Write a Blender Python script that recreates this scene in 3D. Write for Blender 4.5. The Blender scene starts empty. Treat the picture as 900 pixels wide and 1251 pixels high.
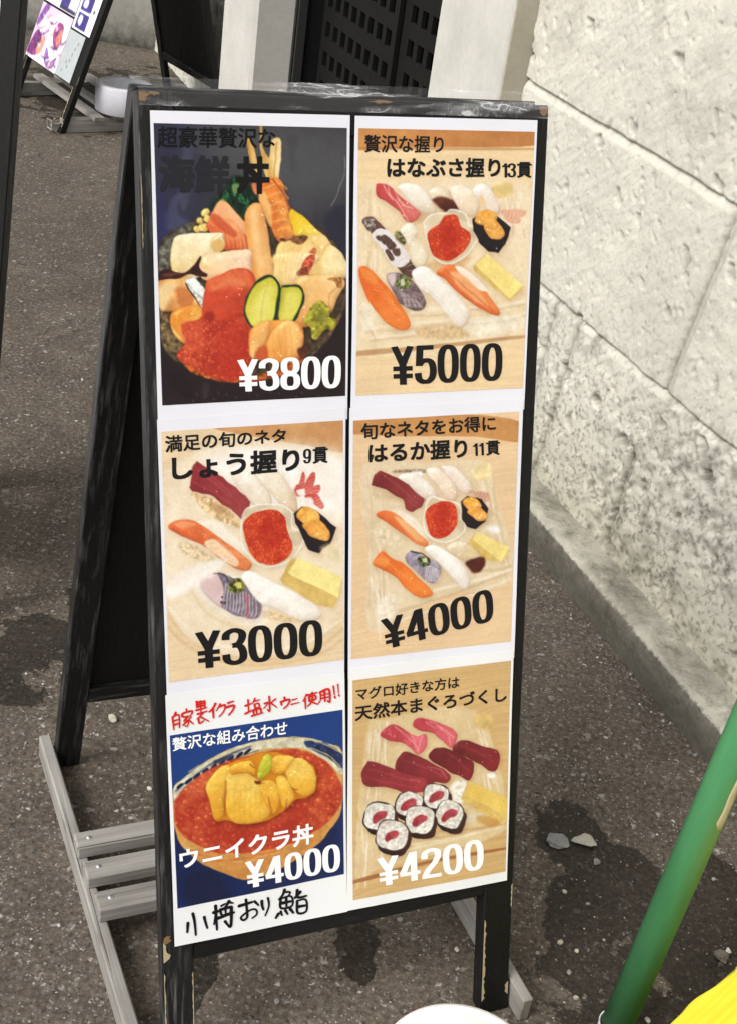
import bpy, math, random
import numpy as np
from mathutils import Vector, Matrix
R = math.radians
sc = bpy.context.scene
col = sc.collection
# ------------------------------------------------------------------ camera, sky, sun, exposure
cam = bpy.data.objects.new('camera', bpy.data.cameras.new('camera'))
col.objects.link(cam)
CR, CU, CF = Vector((.98796,.07911,.13284)), Vector((-.15461,.50543,.84890)), Vector((0,.85917,-.51169))
cm = Matrix((CR, CU, -CF)).transposed().to_4x4()
cm.translation = (0, 0, 1.3733)
cam.matrix_world = cm
cam.data.sensor_fit = 'VERTICAL'
cam.data.sensor_height = 24
cam.data.lens = 24*1587.57/1251
cam.data.clip_start = .05
cam.data.clip_end = 500
sc.camera = cam
SUN_EL, SUN_AZ = R(44), R(228)          # azimuth clockwise from +Y: behind the camera's left shoulder
world = bpy.data.worlds.new('World'); sc.world = world
world.use_nodes = True
wt = world.node_tree; wt.nodes.clear()
sky = wt.nodes.new('ShaderNodeTexSky'); sky.sky_type = 'NISHITA'; sky.sun_disc = False
sky.sun_elevation = SUN_EL; sky.sun_rotation = SUN_AZ; sky.dust_density = 4; sky.ozone_density = 1; sky.air_density = 1
hs = wt.nodes.new('ShaderNodeHueSaturation'); hs.inputs['Saturation'].default_value = .22
bgn = wt.nodes.new('ShaderNodeBackground'); bgn.inputs['Strength'].default_value = .15
wo = wt.nodes.new('ShaderNodeOutputWorld')
wt.links.new(sky.outputs[0], hs.inputs['Color']); wt.links.new(hs.outputs[0], bgn.inputs['Color']); wt.links.new(bgn.outputs[0], wo.inputs['Surface'])
sl = bpy.data.lights.new('sun', 'SUN'); sl.energy = 1.3; sl.angle = R(24); sl.color = (1, .955, .88)
so = bpy.data.objects.new('sun', sl); col.objects.link(so)
sd = Vector((math.sin(SUN_AZ)*math.cos(SUN_EL), math.cos(SUN_AZ)*math.cos(SUN_EL), math.sin(SUN_EL)))
so.rotation_euler = sd.to_track_quat('Z', 'Y').to_euler(); so.location = (0, 0, 6)
sc.view_settings.view_transform = 'Standard'; sc.view_settings.look = 'None'
sc.view_settings.exposure = .35; sc.view_settings.gamma = 1; sc.view_settings.use_curve_mapping = False

# ------------------------------------------------------------------ frames of reference of the place (metres)
def V(*a): return np.array(a, float)
def nrm(v): return v/np.linalg.norm(v)
SA, SB = V(.89660,.44280,0), V(-.13617,.27573,.95155)      # main sign: along its face, up its face
SN = np.cross(SA, SB)
S0 = V(-.26283,1.23543,1.03982)                            # upper left corner of its papers
WD = V(-.42539,.90501,0); WN = V(.90501,.42539,0)          # stone wall: along it (away), into it
ZV = V(0,0,1)

# ------------------------------------------------------------------ helpers
def tag(o, label=None, cat=None, group=None, kind=None):
    for k, v in (('label',label),('category',cat),('group',group),('kind',kind)):
        if v: o[k] = v
    return o
def empty(name, loc, label, cat, group=None):
    o = bpy.data.objects.new(name, None); col.objects.link(o)
    o.empty_display_size = .05; o.location = [float(c) for c in loc]
    return tag(o, label, cat, group)
def wloc(o):
    v = np.zeros(3)
    while o is not None: v += np.array(o.location); o = o.parent
    return v
class MB:
    """collects geometry in world coordinates; lc = local coordinates along the grain"""
    def __init__(s): s.v=[]; s.f=[]; s.m=[]; s.lc=[]; s.sm=[]
    def add(s, vs, fs, lc=None, m=0, smooth=False):
        b = len(s.v); s.v += [tuple(float(c) for c in q) for q in vs]
        s.lc += [tuple(float(c) for c in q) for q in (lc if lc is not None else vs)]
        for f in fs: s.f.append([b+i for i in f]); s.m.append(m); s.sm.append(smooth)
    def frame(s, o, ex, ey, ez, lo, hi, ch=.0015, m=0, corner=None):
        """chamfered box between lo and hi in the frame (o; ex, ey, ez); corner(sx,sy,sz)-> offset"""
        lo, hi = np.array(lo,float), np.array(hi,float)
        ax = int(np.argmax(hi-lo)); order=[ax]+[i for i in range(3) if i!=ax]
        seed = random.random()*50
        idx={}; vs=[]; lc=[]
        for sx in (0,1):
            for sy in (0,1):
                for sz in (0,1):
                    sg=(sx,sy,sz); c=np.where(np.array(sg)==1,hi,lo).astype(float)
                    if corner: c = c+np.array(corner(*sg))
                    for k in range(3):
                        p=c.copy()
                        for j in range(3):
                            if j!=k: p[j]+= -ch if sg[j] else ch
                        idx[(sg,k)]=len(vs); vs.append(o+ex*p[0]+ey*p[1]+ez*p[2])
                        lc.append((p[order[0]]+seed, p[order[1]]+seed*.7, p[order[2]]))
        fs=[]
        def sgn(k,sk,a,sa,b,sb):
            g=[0,0,0]; g[k]=sk; g[a]=sa; g[b]=sb; return tuple(g)
        for k in range(3):
            a,b=(k+1)%3,(k+2)%3
            for sk in (0,1):
                q=[idx[(sgn(k,sk,a,x,b,y),k)] for x,y in ((0,0),(1,0),(1,1),(0,1))]
                fs.append(q if sk else q[::-1])
            # edges along k
            for sa in (0,1):
                for sb in (0,1):
                    g0,g1=sgn(k,0,a,sa,b,sb),sgn(k,1,a,sa,b,sb)
                    q=[idx[(g0,a)],idx[(g1,a)],idx[(g1,b)],idx[(g0,b)]]
                    fs.append(q if sa==sb else q[::-1])
        for g in [(x,y,zz) for x in (0,1) for y in (0,1) for zz in (0,1)]:
            q=[idx[(g,0)],idx[(g,1)],idx[(g,2)]]
            fs.append(q if sum(g)%2==1 else q[::-1])
        s.add(vs,fs,lc,m)
    def build(s, name, mats, parent=None, loc=None):
        me=bpy.data.meshes.new(name)
        off=wloc(parent) if parent is not None else (np.array(loc,float) if loc is not None else np.zeros(3))
        me.from_pydata([(a-off[0],b-off[1],c-off[2]) for a,b,c in s.v],[],s.f); 
        if not isinstance(mats,(list,tuple)): mats=[mats]
        for q in mats: me.materials.append(q)
        me.polygons.foreach_set('material_index',s.m); me.polygons.foreach_set('use_smooth',s.sm)
        at=me.attributes.new('lc','FLOAT_VECTOR','POINT'); at.data.foreach_set('vector',np.array(s.lc,'f').ravel())
        me.validate(); me.update()
        o=bpy.data.objects.new(name,me); col.objects.link(o)
        if parent is not None: o.parent=parent
        elif loc is not None: o.location=[float(c) for c in loc]
        return o
def lathe(mb, c, prof, n=48, ax=ZV, m=0, smooth=True):
    ax=nrm(ax); e1=nrm(np.cross(ax, V(0,1,0) if abs(ax[1])<.9 else V(1,0,0))); e2=np.cross(ax,e1)
    vs=[]; fs=[]
    for r,h in prof:
        for i in range(n):
            t=2*math.pi*i/n; vs.append(c+ax*h+(e1*math.cos(t)+e2*math.sin(t))*r)
    for j in range(len(prof)-1):
        for i in range(n):
            k=(i+1)%n; fs.append([j*n+i,j*n+k,(j+1)*n+k,(j+1)*n+i])
    mb.add(vs,fs,None,m,smooth)
def grid_mesh(name, P, color, mat, parent=None, loc=None, smooth=True, lc=None, kind=None):
    """P (h,w,3) world points, color (h,w,3) linear"""
    h,w=P.shape[:2]
    off=wloc(parent) if parent is not None else (np.array(loc,float) if loc is not None else np.zeros(3))
    i=np.arange(h*w).reshape(h,w)
    F=np.stack([i[:-1,:-1],i[1:,:-1],i[1:,1:],i[:-1,1:]],-1).reshape(-1,4)
    me=bpy.data.meshes.new(name)
    me.vertices.add(h*w); me.vertices.foreach_set('co',(P.reshape(-1,3)-off).astype('f').ravel())
    me.loops.add(F.size); me.loops.foreach_set('vertex_index',F.ravel().astype('i'))
    me.polygons.add(len(F)); me.polygons.foreach_set('loop_start',np.arange(0,F.size,4,dtype='i')); 
    me.update(calc_edges=True)
    me.polygons.foreach_set('use_smooth',np.full(len(F),smooth))
    if color is not None:
        ca=me.color_attributes.new('paint','FLOAT_COLOR','POINT')
        ca.data.foreach_set('color',np.concatenate([color.reshape(-1,3),np.ones((h*w,1))],1).astype('f').ravel())
    me.materials.append(mat); me.validate(); me.update()
    o=bpy.data.objects.new(name,me); col.objects.link(o)
    if parent is not None: o.parent=parent
    elif loc is not None: o.location=[float(c) for c in loc]
    return o
_lat={}
def vnoise(x,y,seed=0):
    if seed not in _lat: _lat[seed]=np.random.RandomState(seed+7).rand(256,256)
    L=_lat[seed]; xi=np.floor(x).astype(int); yi=np.floor(y).astype(int); fx=x-xi; fy=y-yi
    fx=fx*fx*(3-2*fx); fy=fy*fy*(3-2*fy)
    g=lambda a,b: L[a%256,b%256]
    return (g(xi,yi)*(1-fx)+g(xi+1,yi)*fx)*(1-fy)+(g(xi,yi+1)*(1-fx)+g(xi+1,yi+1)*fx)*fy
def fbm(x,y,seed=0,o=3):
    r=0; a=.5; t=0
    for k in range(o): r=r+a*vnoise(x*2**k+k*17.3,y*2**k+k*9.1,seed+k); t+=a; a*=.5
    return r/t
def srgb(c):
    c=np.asarray(c,float); return np.where(c<=.04045,c/12.92,((np.maximum(c,0)+.055)/1.055)**2.4)
def S8(r,g,b): return tuple(float(q) for q in srgb(np.array((r,g,b))/255.))+(1,)

# ------------------------------------------------------------------ materials
def mat(name, base=(.5,.5,.5), rough=.6, spec=.4):
    m=bpy.data.materials.new(name); m.use_nodes=True
    n=m.node_tree.nodes; p=n['Principled BSDF']
    p.inputs['Base Color'].default_value=tuple(base)[:3]+(1,); p.inputs['Roughness'].default_value=rough
    p.inputs['Specular IOR Level'].default_value=spec
    return m,n,m.node_tree.links,p
def nd(n,t,**k):
    x=n.new(t)
    for a,b in k.items():
        if a.startswith('i_'): x.inputs[a[2:].replace('_',' ')].default_value=b
        else: setattr(x,a,b)
    return x
def attr(n,name): return nd(n,'ShaderNodeAttribute',attribute_name=name)
def mapping(n,l,src,scale,loc=(0,0,0)):
    x=nd(n,'ShaderNodeMapping'); x.inputs['Scale'].default_value=scale; x.inputs['Location'].default_value=loc; l.new(src,x.inputs['Vector']); return x.outputs[0]
def noise(n,l,vec,scale,detail=3,rough=.55,out='Fac'):
    x=nd(n,'ShaderNodeTexNoise'); x.inputs['Scale'].default_value=scale; x.inputs['Detail'].default_value=detail; x.inputs['Roughness'].default_value=rough
    if vec is not None: l.new(vec,x.inputs['Vector'])
    return x.outputs[out]
def ramp(n,l,src,stops):
    x=nd(n,'ShaderNodeValToRGB'); e=x.color_ramp.elements
    while len(e)<len(stops): e.new(.5)
    for q,(p,c) in zip(e,stops): q.position=p; q.color=c if len(c)==4 else tuple(c)+(1,)
    l.new(src,x.inputs[0]); return x.outputs[0]
def g1(v): return (v,v,v,1)
def mixc(n,l,fac,a,b,mode='MIX'):
    x=nd(n,'ShaderNodeMix',data_type='RGBA',blend_type=mode)
    for s,v in ((0,fac),(6,a),(7,b)):
        if hasattr(v,'is_linked'): l.new(v,x.inputs[s])
        else: x.inputs[s].default_value=v
    return x.outputs[2]
def math2(n,l,op,a,b=0.):
    x=nd(n,'ShaderNodeMath',operation=op)
    for s,v in ((0,a),(1,b)):
        if hasattr(v,'is_linked'): l.new(v,x.inputs[s])
        else: x.inputs[s].default_value=v
    return x.outputs[0]
def bump(n,l,p,h,strength=.3,dist=.002,prev=None):
    x=nd(n,'ShaderNodeBump'); x.inputs['Strength'].default_value=strength; x.inputs['Distance'].default_value=dist
    l.new(h,x.inputs['Height'])
    if prev is not None: l.new(prev,x.inputs['Normal'])
    l.new(x.outputs[0],p.inputs['Normal']); return x.outputs[0]

def painted_wood(name, dark, light, scuff=.62, rough=.45):
    m,n,l,p=mat(name,dark,rough,.22)
    lc=attr(n,'lc').outputs['Vector']
    st=noise(n,l,mapping(n,l,lc,(14,160,160)),1,4,.65)
    blot=noise(n,l,mapping(n,l,lc,(9,30,30)),1,3)
    f=math2(n,l,'MULTIPLY',ramp(n,l,st,[(scuff-.08,g1(0)),(scuff+.14,g1(1))]),ramp(n,l,blot,[(.35,g1(.1)),(.7,g1(1))]))
    c=mixc(n,l,f,dark+(1,),light+(1,))
    fine=noise(n,l,mapping(n,l,lc,(120,300,300)),1,2)
    c=mixc(n,l,.25,c,ramp(n,l,fine,[(.3,g1(.0)),(.8,g1(.02))]),'ADD')
    l.new(c,p.inputs['Base Color'])
    l.new(ramp(n,l,st,[(.3,g1(rough-.12)),(.8,g1(rough+.25))]),p.inputs['Roughness'])
    bump(n,l,p,st,.35,.0012)
    return m
M={}
M['black']=painted_wood('worn black paint',(.0055,.0055,.0055),(.05,.05,.048),.70)
M['black_edge']=painted_wood('scuffed and lit black edge',(.010,.010,.010),(.14,.14,.136),.575)  # scuffs, and side-face light painted in as a paler tone
M['black_flat']=painted_wood('matt black board',(.006,.006,.006),(.02,.02,.019),.66,.6)
def lumber():
    m,n,l,p=mat('weathered grey lumber',(.3,.29,.27),.8,.25)
    lc=attr(n,'lc').outputs['Vector']
    gr=noise(n,l,mapping(n,l,lc,(5,120,120)),1,5,.7)
    big=noise(n,l,mapping(n,l,lc,(6,14,14)),1,3)
    c=ramp(n,l,gr,[(.22,(.12,.11,.10,1)),(.36,(.25,.238,.22,1)),(.6,(.33,.318,.298,1)),(.85,(.43,.415,.39,1))])
    c=mixc(n,l,.5,c,ramp(n,l,big,[(.3,(.42,.40,.37,1)),(.65,(1.05,1.04,1.0,1))]),'MULTIPLY')
    kn=nd(n,'ShaderNodeTexVoronoi'); kn.inputs['Scale'].default_value=1; l.new(mapping(n,l,lc,(9,24,24)),kn.inputs['Vector'])
    c=mixc(n,l,ramp(n,l,kn.outputs['Distance'],[(.05,g1(.7)),(.16,g1(0))]),c,(.12,.105,.09,1))
    l.new(c,p.inputs['Base Color']); sp_=noise(n,l,mapping(n,l,lc,(2.5,260,260),(1,5,2)),1,2,.5); crk=ramp(n,l,sp_,[(.27,g1(.85)),(.33,g1(0))]); c2=mixc(n,l,crk,c,(.035,.03,.026,1)); l.new(c2,p.inputs['Base Color']); bump(n,l,p,math2(n,l,'SUBTRACT',gr,crk),.7,.0015); return m
M['lumber']=lumber()
M['bare']=mat('bare chipped wood',S8(176,160,130),.85,.2)[0]
M['tan']=mat('raw wood corner',S8(128,100,70),.8,.2)[0]
def paper(name,c):
    m,n,l,p=mat(name,c,.32,.45)
    tc=attr(n,'lc').outputs['Vector']
    h=noise(n,l,mapping(n,l,tc,(9,5,9)),1,2)
    bump(n,l,p,h,.25,.004); return m
M['paper']=paper('laminated sky tinted paper',(.80,.80,.875)); M['paper2']=paper('plain white paper',(.84,.85,.86))  # upper sheets: the sky's lavender cast mixed into the paper colour
def printed():
    m,n,l,p=mat('printed photo',(1,1,1),.38,.28)
    l.new(attr(n,'paint').outputs['Color'],p.inputs['Base Color'])
    tc=nd(n,'ShaderNodeTexCoord').outputs['Object']
    bump(n,l,p,noise(n,l,mapping(n,l,tc,(14,6,6)),1,3),.3,.004); return m
M['print']=printed()
def ink(c):
    key='ink %d %d %d'%tuple(c)
    if key not in M: M[key]=mat(key,S8(*c),.5,.22)[0]
    return M[key]
M['nail']=mat('galvanised nail',(.62,.62,.62),.35,.5)[0]; M['nail'].node_tree.nodes['Principled BSDF'].inputs['Metallic'].default_value=.8
def wrap():
    m,n,l,p=mat('clear wrinkled tape',(.82,.82,.84),.22,.6)
    lc=attr(n,'lc').outputs['Vector']
    a=noise(n,l,mapping(n,l,lc,(14,34,60)),1,3,.5); b=noise(n,l,mapping(n,l,lc,(95,30,60),(3,1,2)),1,3); e=noise(n,l,mapping(n,l,lc,(8,40,40),(7,3,2)),1,3)
    rid=lambda v,k: ramp(n,l,math2(n,l,'ABSOLUTE',math2(n,l,'SUBTRACT',v,.5)),[(0,g1(k)),(.012,g1(k*.7)),(.03,g1(0))])  # glints on the wrinkles drawn as white, more opaque ridge lines
    f=math2(n,l,'MULTIPLY',math2(n,l,'MAXIMUM',rid(a,.75),rid(b,.5)),ramp(n,l,e,[(.47,g1(0)),(.60,g1(1))]))
    f=math2(n,l,'MAXIMUM',f,ramp(n,l,e,[(.48,g1(.04)),(.74,g1(.4))]))
    l.new(f,p.inputs['Alpha']); bump(n,l,p,a,.8,.004); return m
M['wrap']=wrap()
# ------------------------------------------------------------------ ground
def asphalt():
    m,n,l,p=mat('worn asphalt',(.1,.1,.1),.85,.25)
    P=nd(n,'ShaderNodeTexCoord').outputs['Object']
    big=noise(n,l,P,1.3,4); mid=noise(n,l,P,9,4,.6); fine=noise(n,l,P,120,3,.7)
    c=ramp(n,l,fine,[(.25,(.040,.030,.0225,1)),(.5,(.108,.0875,.068,1)),(.75,(.200,.166,.132,1))])
    c=mixc(n,l,.85,c,ramp(n,l,mid,[(.25,g1(.64)),(.75,g1(1.35))]),'MULTIPLY')
    c=mixc(n,l,.8,c,ramp(n,l,big,[(.3,g1(.72)),(.7,g1(1.15))]),'MULTIPLY')
    # stone chips bedded in the binder
    hs=[fine]
    for sca,th,cols in ((70,.86,[(.0,(.05,.044,.038,1)),(.45,(.17,.155,.135,1)),(.85,(.24,.215,.185,1)),(1,(.38,.36,.32,1))]),(130,.74,[(.0,(.03,.026,.022,1)),(.5,(.15,.134,.115,1)),(.9,(.25,.235,.21,1)),(1,(.5,.49,.46,1))]),(260,.70,[(.0,(.02,.018,.015,1)),(.6,(.17,.155,.135,1)),(1,(.4,.385,.36,1))])):
        wv=nd(n,'ShaderNodeTexNoise',i_Scale=sca*1.3); l.new(P,wv.inputs['Vector'])
        vv=nd(n,'ShaderNodeVectorMath',operation='ADD'); sv=nd(n,'ShaderNodeVectorMath',operation='SCALE'); sv.inputs['Scale'].default_value=1.5/sca
        l.new(wv.outputs['Color'],sv.inputs[0]); l.new(P,vv.inputs[0]); l.new(sv.outputs[0],vv.inputs[1])
        v=nd(n,'ShaderNodeTexVoronoi',i_Scale=sca); l.new(vv.outputs[0],v.inputs['Vector'])
        sep=nd(n,'ShaderNodeSeparateColor'); l.new(v.outputs['Color'],sep.inputs[0])
        on=math2(n,l,'MULTIPLY',ramp(n,l,sep.outputs[0],[(th,g1(0)),(th+.02,g1(1))]),ramp(n,l,v.outputs['Distance'],[(.25,g1(1)),(.5,g1(0))]))
        c=mixc(n,l,on,c,ramp(n,l,sep.outputs[1],cols)); hs.append(on)
    # damp, dark stains
    tot=None
    for (x,y,rx,ry,rot,st) in STAINS:
        mp=nd(n,'ShaderNodeMapping',vector_type='TEXTURE'); mp.inputs['Location'].default_value=(x,y,0); mp.inputs['Rotation'].default_value=(0,0,rot); mp.inputs['Scale'].default_value=(rx,ry,1)
        l.new(P,mp.inputs['Vector'])
        ln=nd(n,'ShaderNodeVectorMath',operation='LENGTH'); l.new(mp.outputs[0],ln.inputs[0])
        e=math2(n,l,'SUBTRACT',1.,ln.outputs['Value'])
        tot=e if tot is None else math2(n,l,'MAXIMUM',tot,e)
    wob=noise(n,l,P,11,5,.65)
    f=math2(n,l,'ADD',tot,math2(n,l,'MULTIPLY',math2(n,l,'SUBTRACT',wob,.5),2.6))
    f=ramp(n,l,f,[(.12,g1(0)),(.165,g1(.88))])
    c=mixc(n,l,f,c,mixc(n,l,1.,c,(.20,.195,.19,1),'MULTIPLY'))
    # cracks
    wv=noise(n,l,P,5,4,.6,'Color'); vv=nd(n,'ShaderNodeVectorMath',operation='MULTIPLY_ADD'); l.new(wv,vv.inputs[0]); vv.inputs[1].default_value=(.25,.25,0); l.new(P,vv.inputs[2])
    cr=nd(n,'ShaderNodeTexVoronoi',feature='DISTANCE_TO_EDGE',i_Scale=2.1); l.new(vv.outputs[0],cr.inputs['Vector'])
    cf=math2(n,l,'MULTIPLY',ramp(n,l,cr.outputs['Distance'],[(.004,g1(1)),(.016,g1(0))]),ramp(n,l,mid,[(.48,g1(0)),(.66,g1(.6))]))
    c=mixc(n,l,cf,c,(.022,.02,.018,1))
    l.new(c,p.inputs['Base Color'])
    l.new(mixc(n,l,f,g1(.88),g1(.55)),p.inputs['Roughness'])
    h=math2(n,l,'ADD',math2(n,l,'MULTIPLY',hs[0],.6),math2(n,l,'ADD',math2(n,l,'MULTIPLY',hs[1],.5),math2(n,l,'MULTIPLY',mid,2.2)))
    h=math2(n,l,'SUBTRACT',h,math2(n,l,'MULTIPLY',cf,1.5))
    bump(n,l,p,h,.7,.004); return m
STAINS=[(-.52,1.70,.16,.09,.5,1),(-.60,1.62,.16,.10,.2,1),(.385,1.44,.075,.10,.4,1),(.45,1.38,.09,.07,.9,1),(.37,1.30,.06,.11,-.3,1),(.42,1.19,.08,.10,.4,1),(.56,1.27,.15,.17,.3,1),(.50,1.10,.16,.12,0,1),(.075,1.19,.03,.10,.15,1),(-.125,1.10,.022,.09,-.1,1),(-.95,5.2,.9,.5,0,1),(.60,1.38,.06,.12,.2,1),(-.45,1.86,.06,.05,0,1)]
M['asphalt']=asphalt()
gm=MB(); gm.add([(-40,-20,0),(40,-20,0),(40,60,0),(-40,60,0)],[[0,1,2,3]])
tag(gm.build('ground',M['asphalt']),kind='structure')

# ------------------------------------------------------------------ stone wall on the right with its doorway
def wpt(s,q,z): return WD*s+WN*q+ZV*z
WQ=1.337
def wall_mat(name,rough=.9):
    m,n,l,p=mat(name,(.6,.6,.55),rough,.2)
    l.new(attr(n,'paint').outputs['Color'],p.inputs['Base Color'])
    P=nd(n,'ShaderNodeTexCoord').outputs['Object']
    a=noise(n,l,P,160,4,.7); b=noise(n,l,P,38,4,.6)
    h=math2(n,l,'ADD',a,math2(n,l,'MULTIPLY',b,1.6)); bump(n,l,p,h,.55,.003); return m
M['stone']=wall_mat('pale dressed stone')
def groove(d, w_up, w_dn, depth):
    """d = distance above (+) or below (-) a bed joint: hard step above, sloped arris below"""
    r=np.zeros_like(d)
    k=(d<=0)&(d>-w_dn); r[k]=-depth*(1+d[k]/w_dn)
    k=(d>0)&(d<w_up); r[k]=-depth*(1-d[k]/w_up)**.5
    return r
def wall_patch(name,parent,s_ax,z_ax,seed,beds,heads,stain=True,WQ=1.337):
    Sg,Zg=np.meshgrid(s_ax,z_ax)
    rs=np.random.RandomState(seed)
    wob=(fbm(Sg*14,Zg*14,seed,3)-.5)*.008
    disp=(fbm(Sg*5,Zg*5,seed+20,3)-.5)*.008+(fbm(Sg*30,Zg*30,seed+30,3)-.5)*.0028
    u=(Sg*.80-Zg*.6); v=(Sg*.6+Zg*.8)
    disp+=(fbm(u*22,v*110,seed+40,3)-.5)*.0026; disp+=np.clip(.47-fbm(Sg*42,Zg*42,seed+45,3),0,1)*-.016*np.clip((.52-Zg)*6,.25,1)
    heads_d=[]
    for zb in beds: disp=disp+groove(Zg-zb+wob,.0022,.016,.010)
    for (sh,z0,z1,lean) in heads:
        d=Sg-(sh+(Zg-z1)*lean)+wob*.7
        k=(Zg>z0)&(Zg<z1); disp+=np.where(k,groove(d*1.,.006,.024,.009),0); heads_d.append(np.where(k,d,9))
    pits=np.zeros_like(disp); low=np.zeros_like(disp)
    npit=int(1500*(s_ax[-1]-s_ax[0])*(min(z_ax[-1],1.3)-z_ax[0]))
    for i in range(npit):
        cs,cz=rs.uniform(s_ax[0],s_ax[-1]),rs.uniform(z_ax[0],min(z_ax[-1],1.3))
        big=rs.rand()<.035; rr=rs.uniform(.008,.018) if big else .002+.0055*rs.rand()**2.5
        if cz<.45: rr*=1.25
        k=(abs(Sg-cs)<rr*3)&(abs(Zg-cz)<rr*3)
        if not k.any(): continue
        t=rs.uniform(.3,1.2); ca,sa=math.cos(t),math.sin(t)
        du=((Sg[k]-cs)*ca+(Zg[k]-cz)*sa); dv=(-(Sg[k]-cs)*sa+(Zg[k]-cz)*ca)*1.9
        d=np.sqrt(du**2+dv**2)/rr+(vnoise(Sg[k]*120,Zg[k]*120,5)-.5)*1.2
        pits[k]=np.minimum(pits[k],-np.clip((1.15-d)*2.5,0,1)*rr*.5)
    disp+=pits
    base=np.array((.625,.606,.53)); c=np.ones(Sg.shape+(3,))*base
    n1=fbm(Sg*4,Zg*4,seed+50,4); c*=(.86+.26*n1)[...,None]
    n2=fbm(u*18,v*60,seed+60,3); c*=(.94+.12*n2)[...,None]
    if stain:
        m_low=np.clip((.47-Zg)/.02,0,1)
        mott=.55*fbm(Sg*52,Zg*52,seed+70,4)+.45*fbm(u*30,v*80,seed+75,3); region=fbm(Sg*5+3,Zg*6,seed+80,3)
        f=np.clip((mott-.42)*4.2,0,1)*np.clip((region-.33)*4,0,1)*m_low*.62
        c=c*(1-f[...,None])+np.array((.17,.16,.125))*f[...,None]
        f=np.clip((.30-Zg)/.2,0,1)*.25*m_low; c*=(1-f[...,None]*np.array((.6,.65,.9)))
        m_r=np.clip((1.70-Sg)/.02,0,1)*np.clip((Zg-.45)/.01,0,1)*np.clip((.81-Zg)/.01,0,1)
        f=(np.clip((mott-.40)*5,0,1)*np.clip((1.3-fbm(Sg*6,Zg*6,seed+90,3)*2+ (.62-Zg)*2.2),0,1))*m_r*.5
        c=c*(1-f[...,None])+np.array((.26,.235,.185))*f[...,None]
        f=np.clip((fbm(Sg*11,Zg*11,seed+95,4)-.62)*8,0,1)*np.clip((Zg-.8)/.05,0,1)*.3
        c=c*(1-f[...,None])+np.array((.36,.34,.29))*f[...,None]
    spk=fbm(Sg*150,Zg*150,seed+120,2); c=c*(1-np.clip((spk-.62)*5,0,.45)*np.clip(.25+(.55-Zg)*3,.25,1))[...,None]
    c=c*(1+np.clip(pits*40,-.4,0)[...,None])
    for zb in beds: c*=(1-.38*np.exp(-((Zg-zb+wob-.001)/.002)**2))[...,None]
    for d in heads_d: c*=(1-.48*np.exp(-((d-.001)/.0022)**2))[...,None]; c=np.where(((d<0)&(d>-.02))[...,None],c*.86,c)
    P=WD*Sg[...,None]+WN*(WQ-disp)[...,None]+ZV*Zg[...,None]
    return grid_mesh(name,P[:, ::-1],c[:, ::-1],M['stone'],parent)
wall=empty('stone_wall',wpt(1.0,WQ,0),'weathered pale dressed stone wall with chipped blocks, running along the right side of the lane','stone wall')
ax=np.concatenate([np.arange(-2.2,-.4,.05),np.arange(-.4,1.12,.011),np.arange(1.12,2.4255,.0034)]); ax[-1]=2.425
az=np.concatenate([np.arange(.03,1.16,.0034),np.arange(1.18,3.01,.035)])
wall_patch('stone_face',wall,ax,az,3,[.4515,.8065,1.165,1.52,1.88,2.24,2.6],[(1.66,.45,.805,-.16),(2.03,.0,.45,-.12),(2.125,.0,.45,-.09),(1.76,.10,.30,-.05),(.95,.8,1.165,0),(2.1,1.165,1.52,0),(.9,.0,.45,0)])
mb=MB(); mb.frame(V(0,0,0),WD,WN,ZV,(-2.2,WQ+.03,0),(2.425,WQ+.5,3.0),.004); 
M['plaster']=None
def plaster(name,c,br=.08):
    m,n,l,p=mat(name,c,.85,.2)
    P=nd(n,'ShaderNodeTexCoord').outputs['Object']
    a=noise(n,l,P,5,4); b=noise(n,l,P,60,4,.7)
    cc=mixc(n,l,1.,c+(1,),ramp(n,l,a,[(.3,g1(1-br*1.6)),(.7,g1(1+br))]),'MULTIPLY')
    cc=mixc(n,l,.6,cc,ramp(n,l,b,[(.3,g1(.86)),(.7,g1(1.06))]),'MULTIPLY')
    l.new(cc,p.inputs['Base Color']); bump(n,l,p,b,.25,.003); return m
M['plaster']=plaster('pale plaster',(.58,.57,.52)); M['tanplaster']=plaster('tan sealant',(.42,.385,.31))
M['dark']=plaster('dark interior',(.008,.008,.008)); M['greymetal']=mat('dark door frame',(.03,.03,.03),.5,.4)[0]  # near-black plaster carries the shade inside the doorway as colour
mb.build('wall_core',M['plaster'],wall)
# far stretch of the same wall
wall2=empty('stone_wall',wpt(4.51,WQ,0),'far stretch of the pale stone wall beyond the dark doorway','stone wall')
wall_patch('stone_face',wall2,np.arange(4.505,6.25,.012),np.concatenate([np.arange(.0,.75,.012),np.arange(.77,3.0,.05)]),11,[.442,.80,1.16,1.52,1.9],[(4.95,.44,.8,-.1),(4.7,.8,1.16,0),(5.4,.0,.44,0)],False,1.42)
mb=MB(); mb.frame(V(0,0,0),WD,WN,ZV,(4.505,1.45,0),(6.25,WQ+.5,3.0),.004); mb.build('wall_core',M['plaster'],wall2)
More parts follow.
